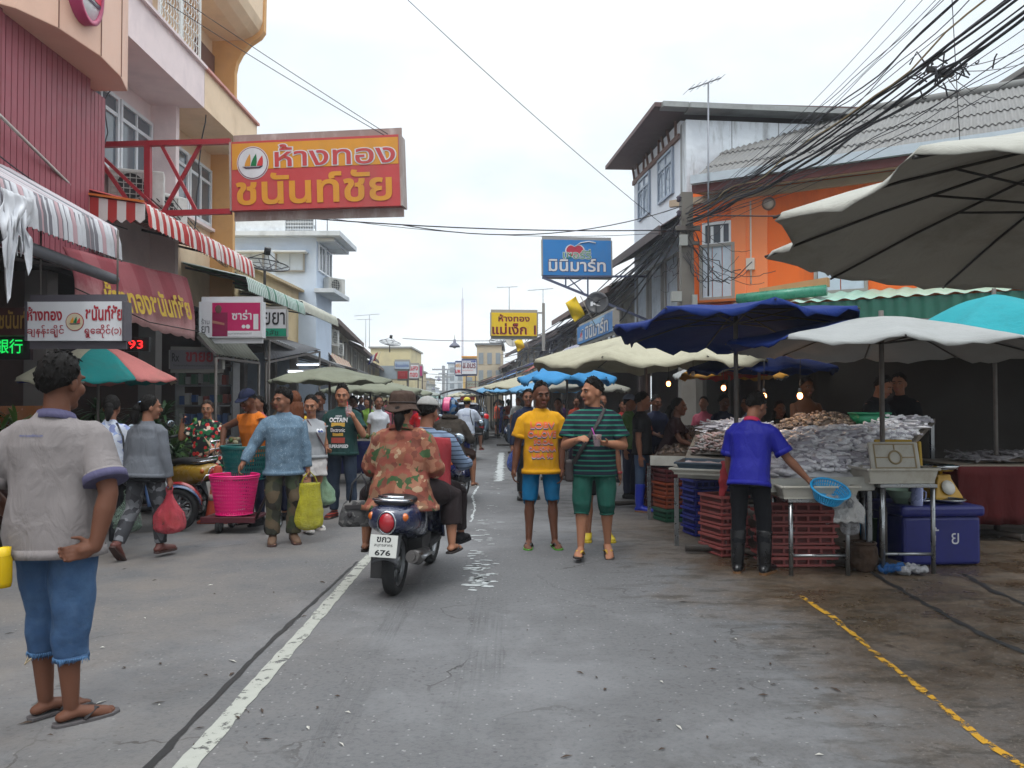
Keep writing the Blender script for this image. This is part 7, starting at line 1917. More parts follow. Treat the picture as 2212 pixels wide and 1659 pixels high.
BLC2 = mat('royal blue crate', '#18227e', .45, dirt='#0f1440'); RDC = mat('faded pink crate', '#854442', .6, dirt='#7a3a38', ds=5); RDO = mat('orange crate', '#7d3416', .5, dirt='#4a2010'); RDM = mat('maroon crate', '#531c20', .5); GNC = mat('green crate', '#174a36', .5)
where = ['bottom', 'second', 'third', 'fourth', 'fifth', 'top']
for i in range(6): crate(f'blue plastic crate, {where[i]} of the stack left of the umbrella pole', (X(1520, 9.2), 9.15, .003 + i * .105), .42, .34, .1, BLC2, .2 + .03 * (i % 3), 2, 'blue crates stacked under the second bed')
for i in range(6): crate(f'faded pink crate, {where[i]} of the stack behind the worker', (2.62 + .02 * (i % 2), 7.52, .003 + i * .098), .62, .44, .094, RDC, .04 * (-1) ** i, 2, 'pink crates stacked under the big bed')
for i in range(6): crate(f'faded pink crate, {where[i]} of the stack beside the near umbrella pole', (2.1, 8.0, .003 + i * .098), .3, .4, .094, RDC, .3 + .03 * (i % 2), 2, 'pink crates stacked beside the pole')
for i, (m, n_) in enumerate(((GNC, 'green'), (RDO, 'orange'), (RDO, 'orange'), (RDM, 'maroon'))): crate(f'{n_} crate, {where[i]} of the mixed stack by the farther pole', (X(1455, 10.2), 10.2, .003 + i * .165), .42, .36, .16, m, .3, 3, 'mixed crates under the farthest bed')
for i in range(4): crate(f'maroon crate, {where[i]} of the pile behind the blue boots', (X(1418, 11.2), 11.3, .003 + i * .165), .42, .36, .16, RDM, .1, 3, 'maroon crates behind the blue boots')
# ground clutter
t = thing('rattan_basket', 'small dark brown tub on the wet ground under the steel table', 'tub', G(1876, 1238) + V((0, .12, 0)))
b = B(); b.lathe([(.001, 0), (.1, 0), (.135, .08), (.13, .2), (.1, .24), (.001, .24)], 20); remesh(b, 'body', mat('dark brown fibre', '#3a2a1e', .9, bump=.8, bs=30), t, .012, 2, disp=.014, dsc=12)
b = B(); b.tube([(.11 * math.cos(2 * PI * k / 20), .11 * math.sin(2 * PI * k / 20), .245) for k in range(21)], .012, 6); b.build('rim', mat('dark brown fibre', '#3a2a1e', .9), t, world=False)
for lab, px, py, c, a, s in (('crumpled blue plastic bag on the ground by the ice box', 1930, 1240, '#1c6ab8', .9, 1), ('crumpled white plastic bag on the ground by the ice box', 1962, 1240, '#b8b8bc', .92, 1.1)):
 g = G(px, py)
 t = thing('crumpled_bag', lab, 'bag', g)
 b = B()
 for i in range(7): b.ell((rr.uniform(-.08, .08) * s, rr.uniform(-.06, .06), .03 + rr.uniform(0, .03)), (.05 * s, .05, .035))
 remesh(b, 'sack', plastic('film ' + c, c, a), t, .01, 1, disp=.02, dsc=22)
 b = B(); b.tube([(.02, -.03, .06), (.07, -.05, .09), (.1, -.02, .04)], [.018, .012, .008], 6, flat=.4); b.build('handle', plastic('film ' + c, c, a), t, world=False)
hg = W(1822, 1075, 6.9)
bag('plastic_bag', 'thin white plastic bag hanging knotted from the corner of the low table', hg + V((.03, -.06, -.05)), .16, .26, .1, plastic('white film', '#a9aaae', .6), 0)
t = thing('cloth_rag', 'crumpled white plastic sheet over the corner of the low table', 'sheet', hg + V((0, 0, -.08)))
b = B(); b.grid(lambda u, v: V(((u - .5) * .26 + .02 * math.sin(v * 11), -.28 * v + .12 + .0, .1 - .16 * max(0, v - .35) * 2 + .03 * noise.noise(V((u * 6, v * 6, 3))))), 18, 14); b.build('sheet', plastic('white film 2', '#b3b3b2', .95), t, world=False, solid=.004)
t = thing('pipe_offcut', 'light blue plastic pipe leaning under the table by the brown tub', 'pipe', G(1876, 1205))
b = B(); b.tube([(0, 0, 0), (-.05, .05, .46)], .035, 12, caps=False); b.build('tube', SKB, t, world=False, solid=.006)
t = thing('bucket', 'dark green bucket in the shade under the steel tables', 'bucket', (X(1893, 7.9), 7.95, 0))
b = B(); b.lathe([(.001, 0), (.13, 0), (.17, .38), (.18, .38), (.165, .36)], 22); b.build('wall', mat('dark green bucket', '#1e3a1e', .5), t, world=False)
b = B(); b.tube([(-.17, 0, .37), (-.12, -.08, .3), (0, -.13, .26), (.12, -.08, .3), (.17, 0, .37)], .006, 5); b.build('handle', STEEL, t, world=False)
t = thing('rag', 'dull red rag tied round the near umbrella pole', 'rag', (X(1566, 7.95) - .01, 7.9, .55))
b = B(); b.tube([(0, .04, .36), (0, -.03, .33), (-.03, -.05, .2), (-.05, -.05, .02)], [.04, .05, .05, .03], 10, flat=.5); remesh(b, 'cloth', cloth('dull red rag', '#8a3036'), t, .012, 2, disp=.012, dsc=14)
# table with red cloth at the far right
t = thing('red_table', 'stall table hung with a dark red cloth in the shade at the right edge', 'market stall', (5.5, 8.9, 0))
b = B(); b.box((5.6, 9.1, .8), (1.7, 1.0, .05)); b.build('top', WOODT, t)
b = B()
for x0, y0, x1, y1 in ((4.76, 8.6, 6.44, 8.6), (4.76, 9.6, 4.76, 8.6)):
 b.grid(lambda u, v: V((x0 + (x1 - x0) * u, y0 + (y1 - y0) * u, .81 - .62 * v)) + V((.02 * math.sin(u * 40) * v * (y1 != y0), .025 * math.sin(u * 46) * v * (x1 != x0), 0)), 60, 6)
b.build('skirt', cloth('dark red cloth', '#3f1213'), t, solid=.006)
for x in (4.9, 6.3):
 for y in (8.7, 9.5): B().beam((x, y, 0), (x, y, .78), .05).build('leg', POLE, t)
Q = [V((4.9, 8.7, .83)), V((6.3, 8.7, .83)), V((4.9, 9.5, .86)), V((6.3, 9.5, .86))]
heap('grey octopus and fish on the table with the red cloth', Q, .1, .9, .1, .9, 80, 'fish', [mat('grey fish', '#5a5658', .3, spec=.6)], BB, .06, 11, 1.4)
# dark tarpaulin backdrop of the stall, hung between poles
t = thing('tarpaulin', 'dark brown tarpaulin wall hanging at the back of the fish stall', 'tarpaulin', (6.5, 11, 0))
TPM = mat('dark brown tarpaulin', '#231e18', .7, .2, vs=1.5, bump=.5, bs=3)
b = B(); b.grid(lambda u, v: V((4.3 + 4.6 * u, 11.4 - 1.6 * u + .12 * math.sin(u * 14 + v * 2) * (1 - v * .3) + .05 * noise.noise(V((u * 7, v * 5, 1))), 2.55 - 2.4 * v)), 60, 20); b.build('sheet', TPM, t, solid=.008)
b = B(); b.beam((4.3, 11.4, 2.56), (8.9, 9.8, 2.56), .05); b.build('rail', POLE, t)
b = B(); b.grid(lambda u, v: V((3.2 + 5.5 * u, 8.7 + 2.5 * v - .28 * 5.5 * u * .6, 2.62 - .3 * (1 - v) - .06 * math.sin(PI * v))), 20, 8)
one(b, 'added_shade_sheet', TPM, 'added dark sheet that keeps daylight off the fish stall, below the umbrellas', 'tarpaulin', solid=.008)  # sheet added to darken the stall from above
for i, (px, py, Y, on) in enumerate(((1444, 829, 11.5, 1), (1563, 838, 11.0, 1), (1650, 856, 9.3, 1), (1728, 855, 9.2, 1), (1497, 807, 11.8, 0))):
 p = W(px, py, Y)
 lab = ['lit bulb farthest left over the stalls', 'lit bulb second from left over the stalls', 'lit bulb above the blue shirted worker', 'lit bulb rightmost, beside the shirtless seller', 'unlit white bulb beneath the cream umbrella'][i]
 t = thing('hanging_bulb', lab, 'bulb', p, 0, 'bulbs hung over the fish stall')
 b = B(); b.ell((0, 0, 0), (.032, .032, .04), None, 12, 8); b.build('glass', mat('lit bulb', '#ffd9b0', .3, emit='#ff9a5a', es=9) if on else mat('unlit bulb', '#b8b8b4', .2), t, world=False)
 b = B(); b.lathe([(.02, .035), (.022, .08), (.001, .09)], 12); b.tube([(0, 0, .09), (.01, 0, .5)], .004, 5); b.build('socket', BLKP, t, world=False)
 if on and i >= 1:
  ld = bpy.data.lights.new('bulb_light', 'POINT'); ld.energy = 2; ld.color = (1, .6, .3); ld.shadow_soft_size = .04
  lo = bpy.data.objects.new('bulb_light', ld); sc.collection.objects.link(lo); lo.parent = t; lo.location = (0, -.06, -.02)
# ------------------------------------------------------------------ signs
def M2(name, c, r=.45, **k): return mat(name, c, r, .08, **{**dict(dirt='#6a6458', ds=1.8, da=.22, streak=3), **k})
def sign(name, label, TL, TR, BL, BR, face, rim=None, dep=.18, mrim=None, cat='sign', rw=.03):
 # a box sign whose front corners are given; returns (thing, frame) for laying lettering on it
 O = (TL + TR + BL + BR) / 4
 t = thing(name, label, cat, O - V((0, 0, (TL - BL).length / 2)))
 XA = ((TR - TL) + (BR - BL)).normalized(); YA = ((TL - BL) + (TR - BR)).normalized(); NA = XA.cross(YA).normalized()
 b = B(); b.poly([BL, BR, TR, TL], -NA * dep); b.build('box', face, t)
 mrim = mrim or M2('sign rim', '#8d8a84', .4)
 b = B()
 for p, q in ((TL, TR), (BL, BR), (TL, BL), (TR, BR)): b.beam(p - NA * dep / 2 + (q - p).normalized() * -rw / 2, q - NA * dep / 2 + (q - p).normalized() * rw / 2, dep + .012, rw, up=NA) if False else b.beam(p - NA * dep / 2, q - NA * dep / 2, rw, dep + .02, up=XA.cross(NA) if (q - p).normalized().dot(XA) > .9 else NA)
 b.build('rim', mrim, t)
 w_, h_ = (TR - TL).length, (TL - BL).length
 P = lambda u, v: O + XA * (u * w_) + YA * (v * h_)      # u, v in -.5 .. .5
 return t, P, XA, YA, NA, w_, h_
def band(t, P, NA, u0, u1, v0, v1, m, lift=.003, name='panel'):
 return B().poly([P(u0, v0) + NA * lift, P(u1, v0) + NA * lift, P(u1, v1) + NA * lift, P(u0, v1) + NA * lift]).build(name, m, t)
def disc(t, P, XA, YA, NA, u, v, r, m, lift, name='disc'):
 return B().poly([P(u, v) + NA * lift + XA * (r * math.cos(2 * PI * k / 40)) + YA * (r * math.sin(2 * PI * k / 40)) for k in range(40)]).build(name, m, t)
SR, SY, SWT = M2('sign red', '#b54142'), M2('sign amber', '#cc8d2c'), M2('sign white', '#c9cacd')
# big orange and red sign over the street
Yl, Yr = 12.4, 12.07
t, P, XA, YA, NA, w_, h_ = sign('shop_sign', 'large orange and red shop sign with a sailboat logo hung over the street', W(497, 307, Yl), W(863, 290, Yr), W(499, 455, Yl), W(868, 444, Yr), SR, dep=.26, mrim=M2('weathered sign frame', '#8f7f78', .5, dirt='#c9c4c0', ds=3, da=.7))
band(t, P, NA, -.49, .49, .09, .47, SY, .004, 'amber_panel')
for r, m, l in ((.315, SWT, .006), (.3, M2('maroon ring', '#7a2a40'), .009), (.285, SWT, .012)): disc(t, P, XA, YA, NA, -.365, .18, r * .82, m, l, 'logo_ring')
sails(t, P(-.365, .19), XA, YA, .2, [SY, M2('sail green', '#0d6b3d'), M2('sail red2', '#c23b3c')], .015)
letter(t, 'ห้างทอง', P(.12, .27), XA, YA, w_ * .7, h_ * .32, SWT, .045, .010, .0); letter(t, 'ห้างทอง', P(.12, .27), XA, YA, w_ * .7, h_ * .32, SR, .012, .014, .0)
letter(t, 'ชนันท์ชัย', P(-.01, -.2), XA, YA, w_ * .92, h_ * .46, SY, .022, .010)
# red steel truss holding it
t = thing('sign_truss', 'red steel truss holding the large orange sign to the pink building', 'truss', V((-5.6, 12.4, 4.7)))
RST = M2('red painted steel', '#96202c', .5, dirt='#5a1a20')
b = B()
TP_ = lambda x, y, d=0: W(x, y, 12.45 + d)
for p_, q_, w0 in (((222, 313), (498, 306), .08), ((350, 461), (500, 457), .08), ((320, 310), (320, 462), .09)): b.beam(TP_(*p_), TP_(*q_), w0)
for p_, q_, w0, d in (((347, 309), (425, 458), .05, 0), ((437, 306), (352, 460), .05, .04), ((222, 355), (282, 442), .055, -.1), ((220, 338), (340, 452), .05, -.12)): b.beam(TP_(*p_, d), TP_(*q_, d), w0, up=V((0, 1, 0)))
b.build('girders', RST, t)
# white lit shop sign
t, P, XA, YA, NA, w_, h_ = sign('shop_sign', 'white box sign with red Thai and Burmese lettering around a sail emblem', W(57, 652, 8.2), W(267, 651, 8.2), W(57, 736, 8.2), W(267, 736, 8.2), SWT, dep=.14, mrim=M2('dark grey rim', '#4f4b52'), rw=.025)
RM = M2('deep red lettering', '#9a1c2c')
letter(t, 'ห้างทอง', P(-.31, .19), XA, YA, w_ * .36, h_ * .36, RM, .03, .006); letter(t, 'ชนันท์ชัย', P(.3, .21), XA, YA, w_ * .38, h_ * .4, RM, .03, .006)
letter(t, 'ချနန်းချိုင်', P(-.3, -.26), XA, YA, w_ * .38, h_ * .32, RM, .01, .006); letter(t, 'ရွှေဆိုင်(၁)', P(.29, -.26), XA, YA, w_ * .38, h_ * .34, RM, .01, .006)
disc(t, P, XA, YA, NA, 0, -.02, h_ * .235, RM, .004, 'logo_ring'); disc(t, P, XA, YA, NA, 0, -.02, h_ * .215, M2('cream disc', '#c0b49a'), .007, 'logo_ring')
sails(t, P(0, -.0), XA, YA, h_ * .17, [SY, M2('sail green', '#0d6b3d'), M2('sail red2', '#c23b3c')], .009)
for u in (-.4, .4): B().tube([P(u, .5) - NA * .07, P(u, .5) - NA * .07 + V((0, 0, .75))], .01, 6).build('hanger', POLE, t)
# gold lettering and light board inside the gold shop
t = thing('fascia_sign', 'dark red board with gold lettering inside the shop at the left edge', 'sign', V((-5.6, 8.4, 2.3)))
b = B(); b.poly([W(-40, 665, 8.6), W(62, 665, 8.6), W(62, 725, 8.6), W(-40, 725, 8.6)], (0, .08, 0)); b.build('board', M2('dark maroon board', '#3c1a16'), t)
letter(t, 'ชนันท์', W(28, 690, 8.55), (1, 0, 0), (0, 0, 1), .3, .2, M2('dull gold', '#8a6a2a'), .02, .006)
t = thing('led_sign', 'green lit character sign in the dark shop at the left edge', 'sign', W(20, 745, 8.8) - V((0, 0, .15)))
b = B(); b.box(W(20, 748, 8.84), (.5, .05, .3)); b.build('panel', mat('black led panel', '#0d0d0e', .4), t)
letter(t, '銀行', W(20, 748, 8.8), (1, 0, 0), (0, 0, 1), .3, .16, mat('green led', '#1aa04a', .5, emit='#10c050', es=1.2), .01, .006)
t = thing('led_sign', 'red dot matrix price display above the multicoloured parasol', 'sign', W(230, 744, 9.6) - V((0, 0, .1)))
b = B(); b.box(W(230, 744, 9.66), (1.05, .06, .17)); b.build('panel', mat('black led panel', '#0d0d0e', .4), t)
letter(t, '50 ส.ค. 193', W(230, 744, 9.6), (1, 0, 0), (0, 0, 1), .88, .1, mat('red led', '#c01a20', .5, emit='#ff2a2a', es=1.5), .005, .008)
# pink pharmacy sign and its neighbours
t, P, XA, YA, NA, w_, h_ = sign('pharmacy_sign', 'pink and white pharmacy light box with a figure in pink', W(432, 652, 13), W(565, 651, 13), W(432, 729, 13), W(565, 729, 13), SWT, dep=.16, mrim=SWT)
band(t, P, NA, -.3, .48, -.32, .47, M2('magenta print', '#b01458'), .004); band(t, P, NA, -.3, .48, -.47, -.32, SWT, .005); band(t, P, NA, -.3, -.05, -.47, .2, M2('dark magenta', '#7a1040'), .006)
letter(t, 'ซาร่า', P(.18, .13), XA, YA, w_ * .32, h_ * .28, SWT, .02, .008); letter(t, 'ร้าน', P(-.41, -.05), XA, YA, w_ * .13, h_ * .16, M2('grey lettering', '#55565a'), 0, .006); letter(t, 'ยา', P(-.41, -.28), XA, YA, w_ * .13, h_ * .2, M2('grey lettering', '#55565a'), .01, .006)
letter(t, 'บรรเทาอาการปวดลดไข้', P(.14, -.39), XA, YA, w_ * .4, h_ * .06, M2('grey lettering', '#55565a'), 0, .008)
b = B(); b.ell(P(-.2, .29) + NA * .004, (.055, .01, .07), None, 14, 8); b.build('head_print', M2('portrait brown', '#5a3a34'), t)
b = B(); b.poly([P(-.3, -.02) + NA * .009, P(-.1, -.1) + NA * .009, P(-.1, -.16) + NA * .009, P(-.3, -.1) + NA * .009]); b.build('arm_print', M2('portrait skin', '#9a6a5a'), t)
band(t, P, NA, .37, .45, -.28, .15, SWT, .008, 'tablet_strip'); disc(t, P, XA, YA, NA, .28, -.2, .035, SWT, .008, 'tablet'); disc(t, P, XA, YA, NA, .21, -.2, .03, SWT, .008, 'tablet')
t, P, XA, YA, NA, w_, h_ = sign('pharmacy_sign', 'white sign with black lettering and a green foot behind the pink sign', W(560, 668, 15), W(619, 668, 15), W(560, 727, 15), W(619, 727, 15), SWT, dep=.1, rw=.012)
band(t, P, NA, -.49, .49, -.49, -.2, M2('sea green panel', '#148a6c'), .004); letter(t, 'ยยา', P(.05, .16), XA, YA, w_ * .78, h_ * .46, M2('ink black', '#1c1c1e'), .01, .007); letter(t, 'เภสัช', P(-.1, -.35), XA, YA, w_ * .6, h_ * .2, M2('ink black', '#1c1c1e'), 0, .007)
t, P, XA, YA, NA, w_, h_ = sign('pharmacy_sign', 'dim hanging pharmacy sign with red lettering under the grey canopy', W(366, 756, 13.2), W(480, 758, 13.2), W(366, 797, 13.2), W(480, 797, 13.2), M2('dim white board', '#77747a'), dep=.1, rw=.015)
letter(t, 'Rx', P(-.38, .12), XA, YA, w_ * .14, h_ * .45, M2('ink black', '#1c1c1e'), .02, .006); letter(t, 'ขายยา', P(.12, .14), XA, YA, w_ * .62, h_ * .52, M2('deep red lettering', '#9a1c2c'), .03, .006); letter(t, 'โดยเภสัชกรแผนปัจจุบัน', P(0, -.32), XA, YA, w_ * .85, h_ * .14, M2('ink black', '#1c1c1e'), 0, .006)
# blue cherry signs
CB1 = M2('sign blue', '#1c72b4'); CHR_ = M2('cherry red', '#a8203c'); CGR = M2('leaf green', '#1a7a4a')
def cherry(t, O, XA, YA, NA, s):
 for k, m, l in ((1.14, SWT, .005), (1.0, CHR_, .008)):
  pts = []
  for i in range(40):
   a = 2 * PI * i / 40
   x, y = math.cos(a), math.sin(a) * .72
   y -= .3 * math.exp(-(x * 3) ** 2) * (y > 0)
   pts.append(O + XA * x * s * k * .62 + YA * y * s * k * .62 + NA * l)
  B().poly(pts).build('cherry', m, t)
 b = B(); b.tube([O + YA * s * .28 + NA * .012, O + XA * s * .4 + YA * s * .55 + NA * .012, O + XA * s * 1.0 + YA * s * .66 + NA * .012, O + XA * s * 1.5 + YA * s * .56 + NA * .012], [.012, .014, .014, .018], 6); b.build('stem', SWT, t)
t, P, XA, YA, NA, w_, h_ = sign('mart_sign', 'blue mini mart sign with a red cherry raised on a bracket over the street', W(1171, 517, 20.5), W(1321, 520, 20.6), W(1172, 594, 20.5), W(1322, 596, 20.6), CB1, dep=.16)
cherry(t, P(-.03, .2), XA, YA, NA, .36)
letter(t, 'เชอร์รี่', P(-.0, .1), XA, YA, w_ * .4, h_ * .26, SWT, .045, .014, .0); letter(t, 'เชอร์รี่', P(-.0, .1), XA, YA, w_ * .4, h_ * .26, CGR, 0, .018, .0)
NVY = M2('sign navy', '#142a5a')
letter(t, 'มินิมาร์ท', P(-.0, -.21), XA, YA, w_ * .82, h_ * .36, NVY, .05, .006, .02); letter(t, 'มินิมาร์ท', P(-.0, -.21), XA, YA, w_ * .82, h_ * .36, SWT, .02, .010, .02)
b = B()
PS = M2('blue grey steel', '#4a5068', .4, metal=.3)
z0 = P(-.5, -.5).z; Yc = 20.55
p0, p1, p2 = V((P(-.5, 0).x, Yc, z0 - .03)), V((P(.5, 0).x + .9, Yc, z0 - .03)), V((P(.5, 0).x + .9, Yc, z0 - 1.15))
b.beam(p0, p1, .05); b.beam(p0 + V((0, 0, -.02)), p2, .06, up=V((0, 1, 0)))
for f in (.36, .7): b.beam(p0.lerp(p1, f * .62), p0.lerp(p2, f * .62), .04, up=V((0, 1, 0)))
b.beam(p0.lerp(p1, .24), p0.lerp(p2, .4), .03, up=V((0, 1, 0))); b.beam(p0.lerp(p1, .42), p0.lerp(p2, .24), .03, up=V((0, 1, 0)))
b.build('bracket', PS, t)
TLc, TRc = RP(2.4, 4.7, 3.64), RP(2.4, .3, 3.64)
t, P, XA, YA, NA, w_, h_ = sign('mart_sign', 'long blue mini mart fascia sign along the right shopfronts', TLc, TRc, TLc - V((0, 0, .5)), TRc - V((0, 0, .47)), CB1, dep=.14)
cherry(t, P(-.36, -.05), XA, YA, NA, .22); letter(t, 'เชอร์รี่', P(-.37, -.2), XA, YA, w_ * .14, h_ * .3, SWT, .02, .014)
letter(t, 'มินิมาร์ท', P(.08, -.02), XA, YA, w_ * .62, h_ * .74, NVY, .05, .006, .02); letter(t, 'มินิมาร์ท', P(.08, -.02), XA, YA, w_ * .62, h_ * .74, SWT, .02, .010, .02)
band(t, P, NA, -.1, .3, .2, .48, M2('pale splash', '#7aa8cc'), .003)
# yellow gold shop sign
YLW = M2('sign yellow', '#d8b414')
t, P, XA, YA, NA, w_, h_ = sign('shop_sign', 'yellow gold shop sign with red lettering ending in the number 1', W(1060, 675, 27), W(1161, 676, 27), W(1060, 725, 27), W(1161, 726, 27), YLW, dep=.2, mrim=M2('grey frame', '#8d8a84'), rw=.045)
for s, u, v, ww, hh in (('ห้างทอง', 0, .27, .66, .3), ('แม่เง็ก 1', 0, -.2, .92, .46)):
 letter(t, s, P(u, v), XA, YA, w_ * ww, h_ * hh, M2('deep red lettering', '#9a1c2c'), .03, .006, .0); letter(t, s, P(u - .006, v + .012), XA, YA, w_ * ww, h_ * hh, M2('dark brown lettering', '#4a1a14'), -.005, .010, .0)
b = B(); b.beam(W(1174, 758, 27.1), W(1174, 655, 27.1), .1); b.beam(W(1160, 676, 27.1), W(1174, 676, 27.1), .05); b.beam(W(1160, 724, 27.1), W(1178, 724, 27.1), .05); b.build('post', M2('grey frame', '#8d8a84'), t)
# far signs
def fsign(label, x0, y0, x1, y1, Y, face, texts, rim=None):
 t, P, XA, YA, NA, w_, h_ = sign('shop_sign', label, W(x0, y0, Y), W(x1, y0, Y), W(x0, y1, Y), W(x1, y1, Y), face, dep=.2, rw=.05, mrim=rim)
 for s, u, v, ww, hh, m, bd in texts: letter(t, s, P(u, v), XA, YA, w_ * ww, h_ * hh, m, bd, .012)
 b = B(); b.beam(P(.4, -.5) - NA * .1, P(.4, -.5) - NA * .1 - V((0, 0, 1.2)), .06); b.build('post', POLE, t)
 return t, P, NA
MAR = M2('maroon lettering', '#6a1428'); BLUL = M2('blue lettering', '#1c3a8a'); RLT = M2('red lettering', '#b81c2c')
t, P, NA = fsign('far white sign with maroon letters and a blue arrow on the right side', 997, 779, 1030, 808, 50, SWT, (('ส.อมร', 0, .12, .85, .4, MAR, .03), ('ศูนย์เครื่องเขียน', -.08, -.22, .7, .14, RLT, 0), ('โรงเรียน', -.2, .41, .5, .12, BLUL, 0)), M2('navy rim', '#2a3a6a'))
b = B(); b.poly([P(u, v) + NA * .013 for u, v in ((.1, .38), (.3, .38), (.3, .34), (.48, .42), (.3, .5), (.3, .46), (.1, .46))]); b.build('arrow', BLUL, t)
fsign('far white and blue framed sign partly behind the maroon lettered one', 983, 783, 1010, 809, 51.5, SWT, (('คลินิก', -.2, .25, .5, .3, M2('sign amber', '#dc9620'), .02), ('นพ.', -.25, -.25, .45, .3, RLT, .03)), M2('navy rim', '#2a3a6a'))
fsign('far pale market sign with red letters low on the right side', 1006, 826, 1033, 840, 52, M2('pale green board', '#a8b4a0'), (('ตลาดสด', 0, .22, .85, .34, M2('brown lettering', '#7a3a3a'), .01), ('น.มหาชัย', 0, -.22, .85, .38, RLT, .01)))
fsign('far grey blue sign lettered in navy on the left side', 852, 781, 885, 797, 42, M2('pale blue board', '#9aa8b8'), (('ร้านแม่อ่าง', 0, 0, .85, .5, BLUL, .01),))
fsign('far plain red sign under the grey blue one on the left', 858, 797.5, 881.5, 818, 42.5, M2('far red board', '#c0343c'), (('ทอง', 0, -.1, .4, .3, M2('coral lettering', '#d8706a'), 0),))
fsign('far white sign with two rows of red letters on the left', 882.5, 788.5, 905, 817, 43.5, SWT, (('แสง', 0, .25, .8, .34, RLT, .02), ('ทอง', 0, -.25, .75, .34, RLT, .02)))
fsign('far magenta sign edge behind the red lettered one', 903, 791, 913, 812, 46, M2('far magenta', '#a82a6a'), ())
# ------------------------------------------------------------------ street clutter above
def lamp(label, px, py, Y, s=1.0):
 p = W(px, py, Y)
 t = thing('pendant_lamp', label, 'lamp', p, 0, 'pendant lamps strung over the street')
 b = B(); b.lathe([(.2 * s, 0), (.19 * s, .05 * s), (.12 * s, .12 * s), (.05 * s, .17 * s), (.04 * s, .28 * s), (.001, .3 * s)], 20); b.build('shade', M2('lamp shade grey', '#55586a', .4), t, world=False, solid=.01)
 b = B(); b.ell((0, 0, .02 * s), (.07 * s, .07 * s, .07 * s)); b.tube([(0, 0, .3 * s), (0, 0, .48 * s)], .012, 5); b.build('bulb', M2('lamp bulb', '#b8b8b0', .2), t, world=False)
lamp('pendant street lamp nearest, hung from the wire below the mast', 982, 750, 30, 1.0); lamp('smaller pendant street lamp second along the street', 948, 822, 58, 1.0); lamp('tiny pendant street lamp farthest along the street', 936, 842, 90, 1.1)
def cable(b, p, q, sag, r, n=14, wob=0, mi=0, sides=5):
 p, q = V(p), V(q)
 o = rr.random() * 50
 pts = []
 for i in range(n + 1):
  f = i / n
  s = p.lerp(q, f) - V((0, 0, sag * 4 * f * (1 - f)))
  if wob: s += V((noise.noise(V((f * 7, o, 0))), noise.noise(V((f * 7, o, 3))), noise.noise(V((f * 7, o, 6))))) * wob * min(1, 6 * f * (1 - f))
  pts.append(s)
 return b.tube(pts, r, sides, mi)
WIRE = mat('black cable', '#26252c', .6); WIRE2 = mat('grey cable', '#4a4a50', .6)
def wire(label, p, q, sag, r=.008, wob=0, m=None, group=None, n=14):
 return one(cable(B(), p, q, sag, r, n, wob), 'overhead_cable', m or WIRE, label, 'cable', group)
# the heavy bundle on the right, from the pole towards the upper right corner
g1 = 'cables of the heavy bundle above the orange roof'
PT = W(1478, 470, 16.2)
LABG = 'black cable in the heavy bundle running from the concrete pole to the top right'
for i, (x, y, Y, r, py) in enumerate(((2260, -60, 8, .03, 462), (2262, -52, 8.02, .026, 464), (2255, -66, 8.04, .022, 460), (2300, -40, 8, .034, 474), (2306, -34, 7.95, .03, 476), (2298, -28, 7.9, .026, 478), (2290, -46, 7.97, .022, 472), (2120, -50, 8.4, .022, 452), (2112, -42, 8.45, .016, 450), (2070, -40, 8.6, .01, 446), (2095, -55, 8.5, .012, 444), (2330, 40, 7.8, .012, 486), (2330, 90, 7.8, .01, 492), (2330, 20, 7.8, .014, 482), (2150, -60, 8.3, .014, 455), (2200, -60, 8.2, .012, 458), (2340, 60, 7.7, .01, 489), (2300, 0, 7.8, .011, 481))):
 wire(LABG, W(1482 + i % 5 * 3, py + (i * 7 % 9), 16.1), W(x, y, Y), .16 + .03 * (i % 5), r * (.62 if i < 6 else .45), .05 + .03 * (i % 3), group=g1, n=26)
rk = random.Random(12)
one(cable(B(), W(1490, 462, 16.1), W(2200, -60, 8.1), .22, .012, 24, .16), 'overhead_cable', mat('tan cable', '#8a7a5a', .7), 'tan coloured cable running among the black bundle above the orange roof', 'cable')
for i, (a, c) in enumerate((((1320, 640), (2010, -20)), ((1330, 655), (1990, -30)), ((1340, 620), (1960, -40)))): wire('thin pale cable rising steeply to the top right above the sheet metal wall', W(1490, 455 - i * 6, 16.1), W(c[0] + 30, c[1], 8.8), .25, .004, m=WIRE2, group='thin pale cables over the white house')
# splice knot on the bundle with branch wires
kp = W(2035, 150, 9.6)
t = thing('cable_splice', 'tangled knot of cable splices on the bundle at the upper right', 'cable joint', kp)
b = B()
for i in range(26):
 p = V((rk.gauss(0, .16), rk.gauss(0, .16), rk.gauss(0, .08))); q = p + V((rk.gauss(0, .12), rk.gauss(0, .12), rk.gauss(0, .09)))
 b.tube([p, (p + q) / 2 + V((0, 0, rk.gauss(0, .06))), q], .01, 5)
b.build('loops', WIRE, t, world=False)
b = B(); b.box((.05, 0, -.05), (.16, .08, .07)); b.box((-.1, .05, .02), (.1, .06, .06)); b.build('clamp', BLKP, t, world=False)
for x, y, Y in ((2150, 212, 14), (2110, 232, 15), (2230, 130, 13), (2240, 90, 12)): wire('thin branch wire from the cable knot to the roof edge', kp, W(x, y, Y), .08, .006, group='branch wires from the cable knot')
wire('thin vertical wire dropping across the corrugated roof', W(2055, -30, 9), W(2085, 500, 12), .05, .005)
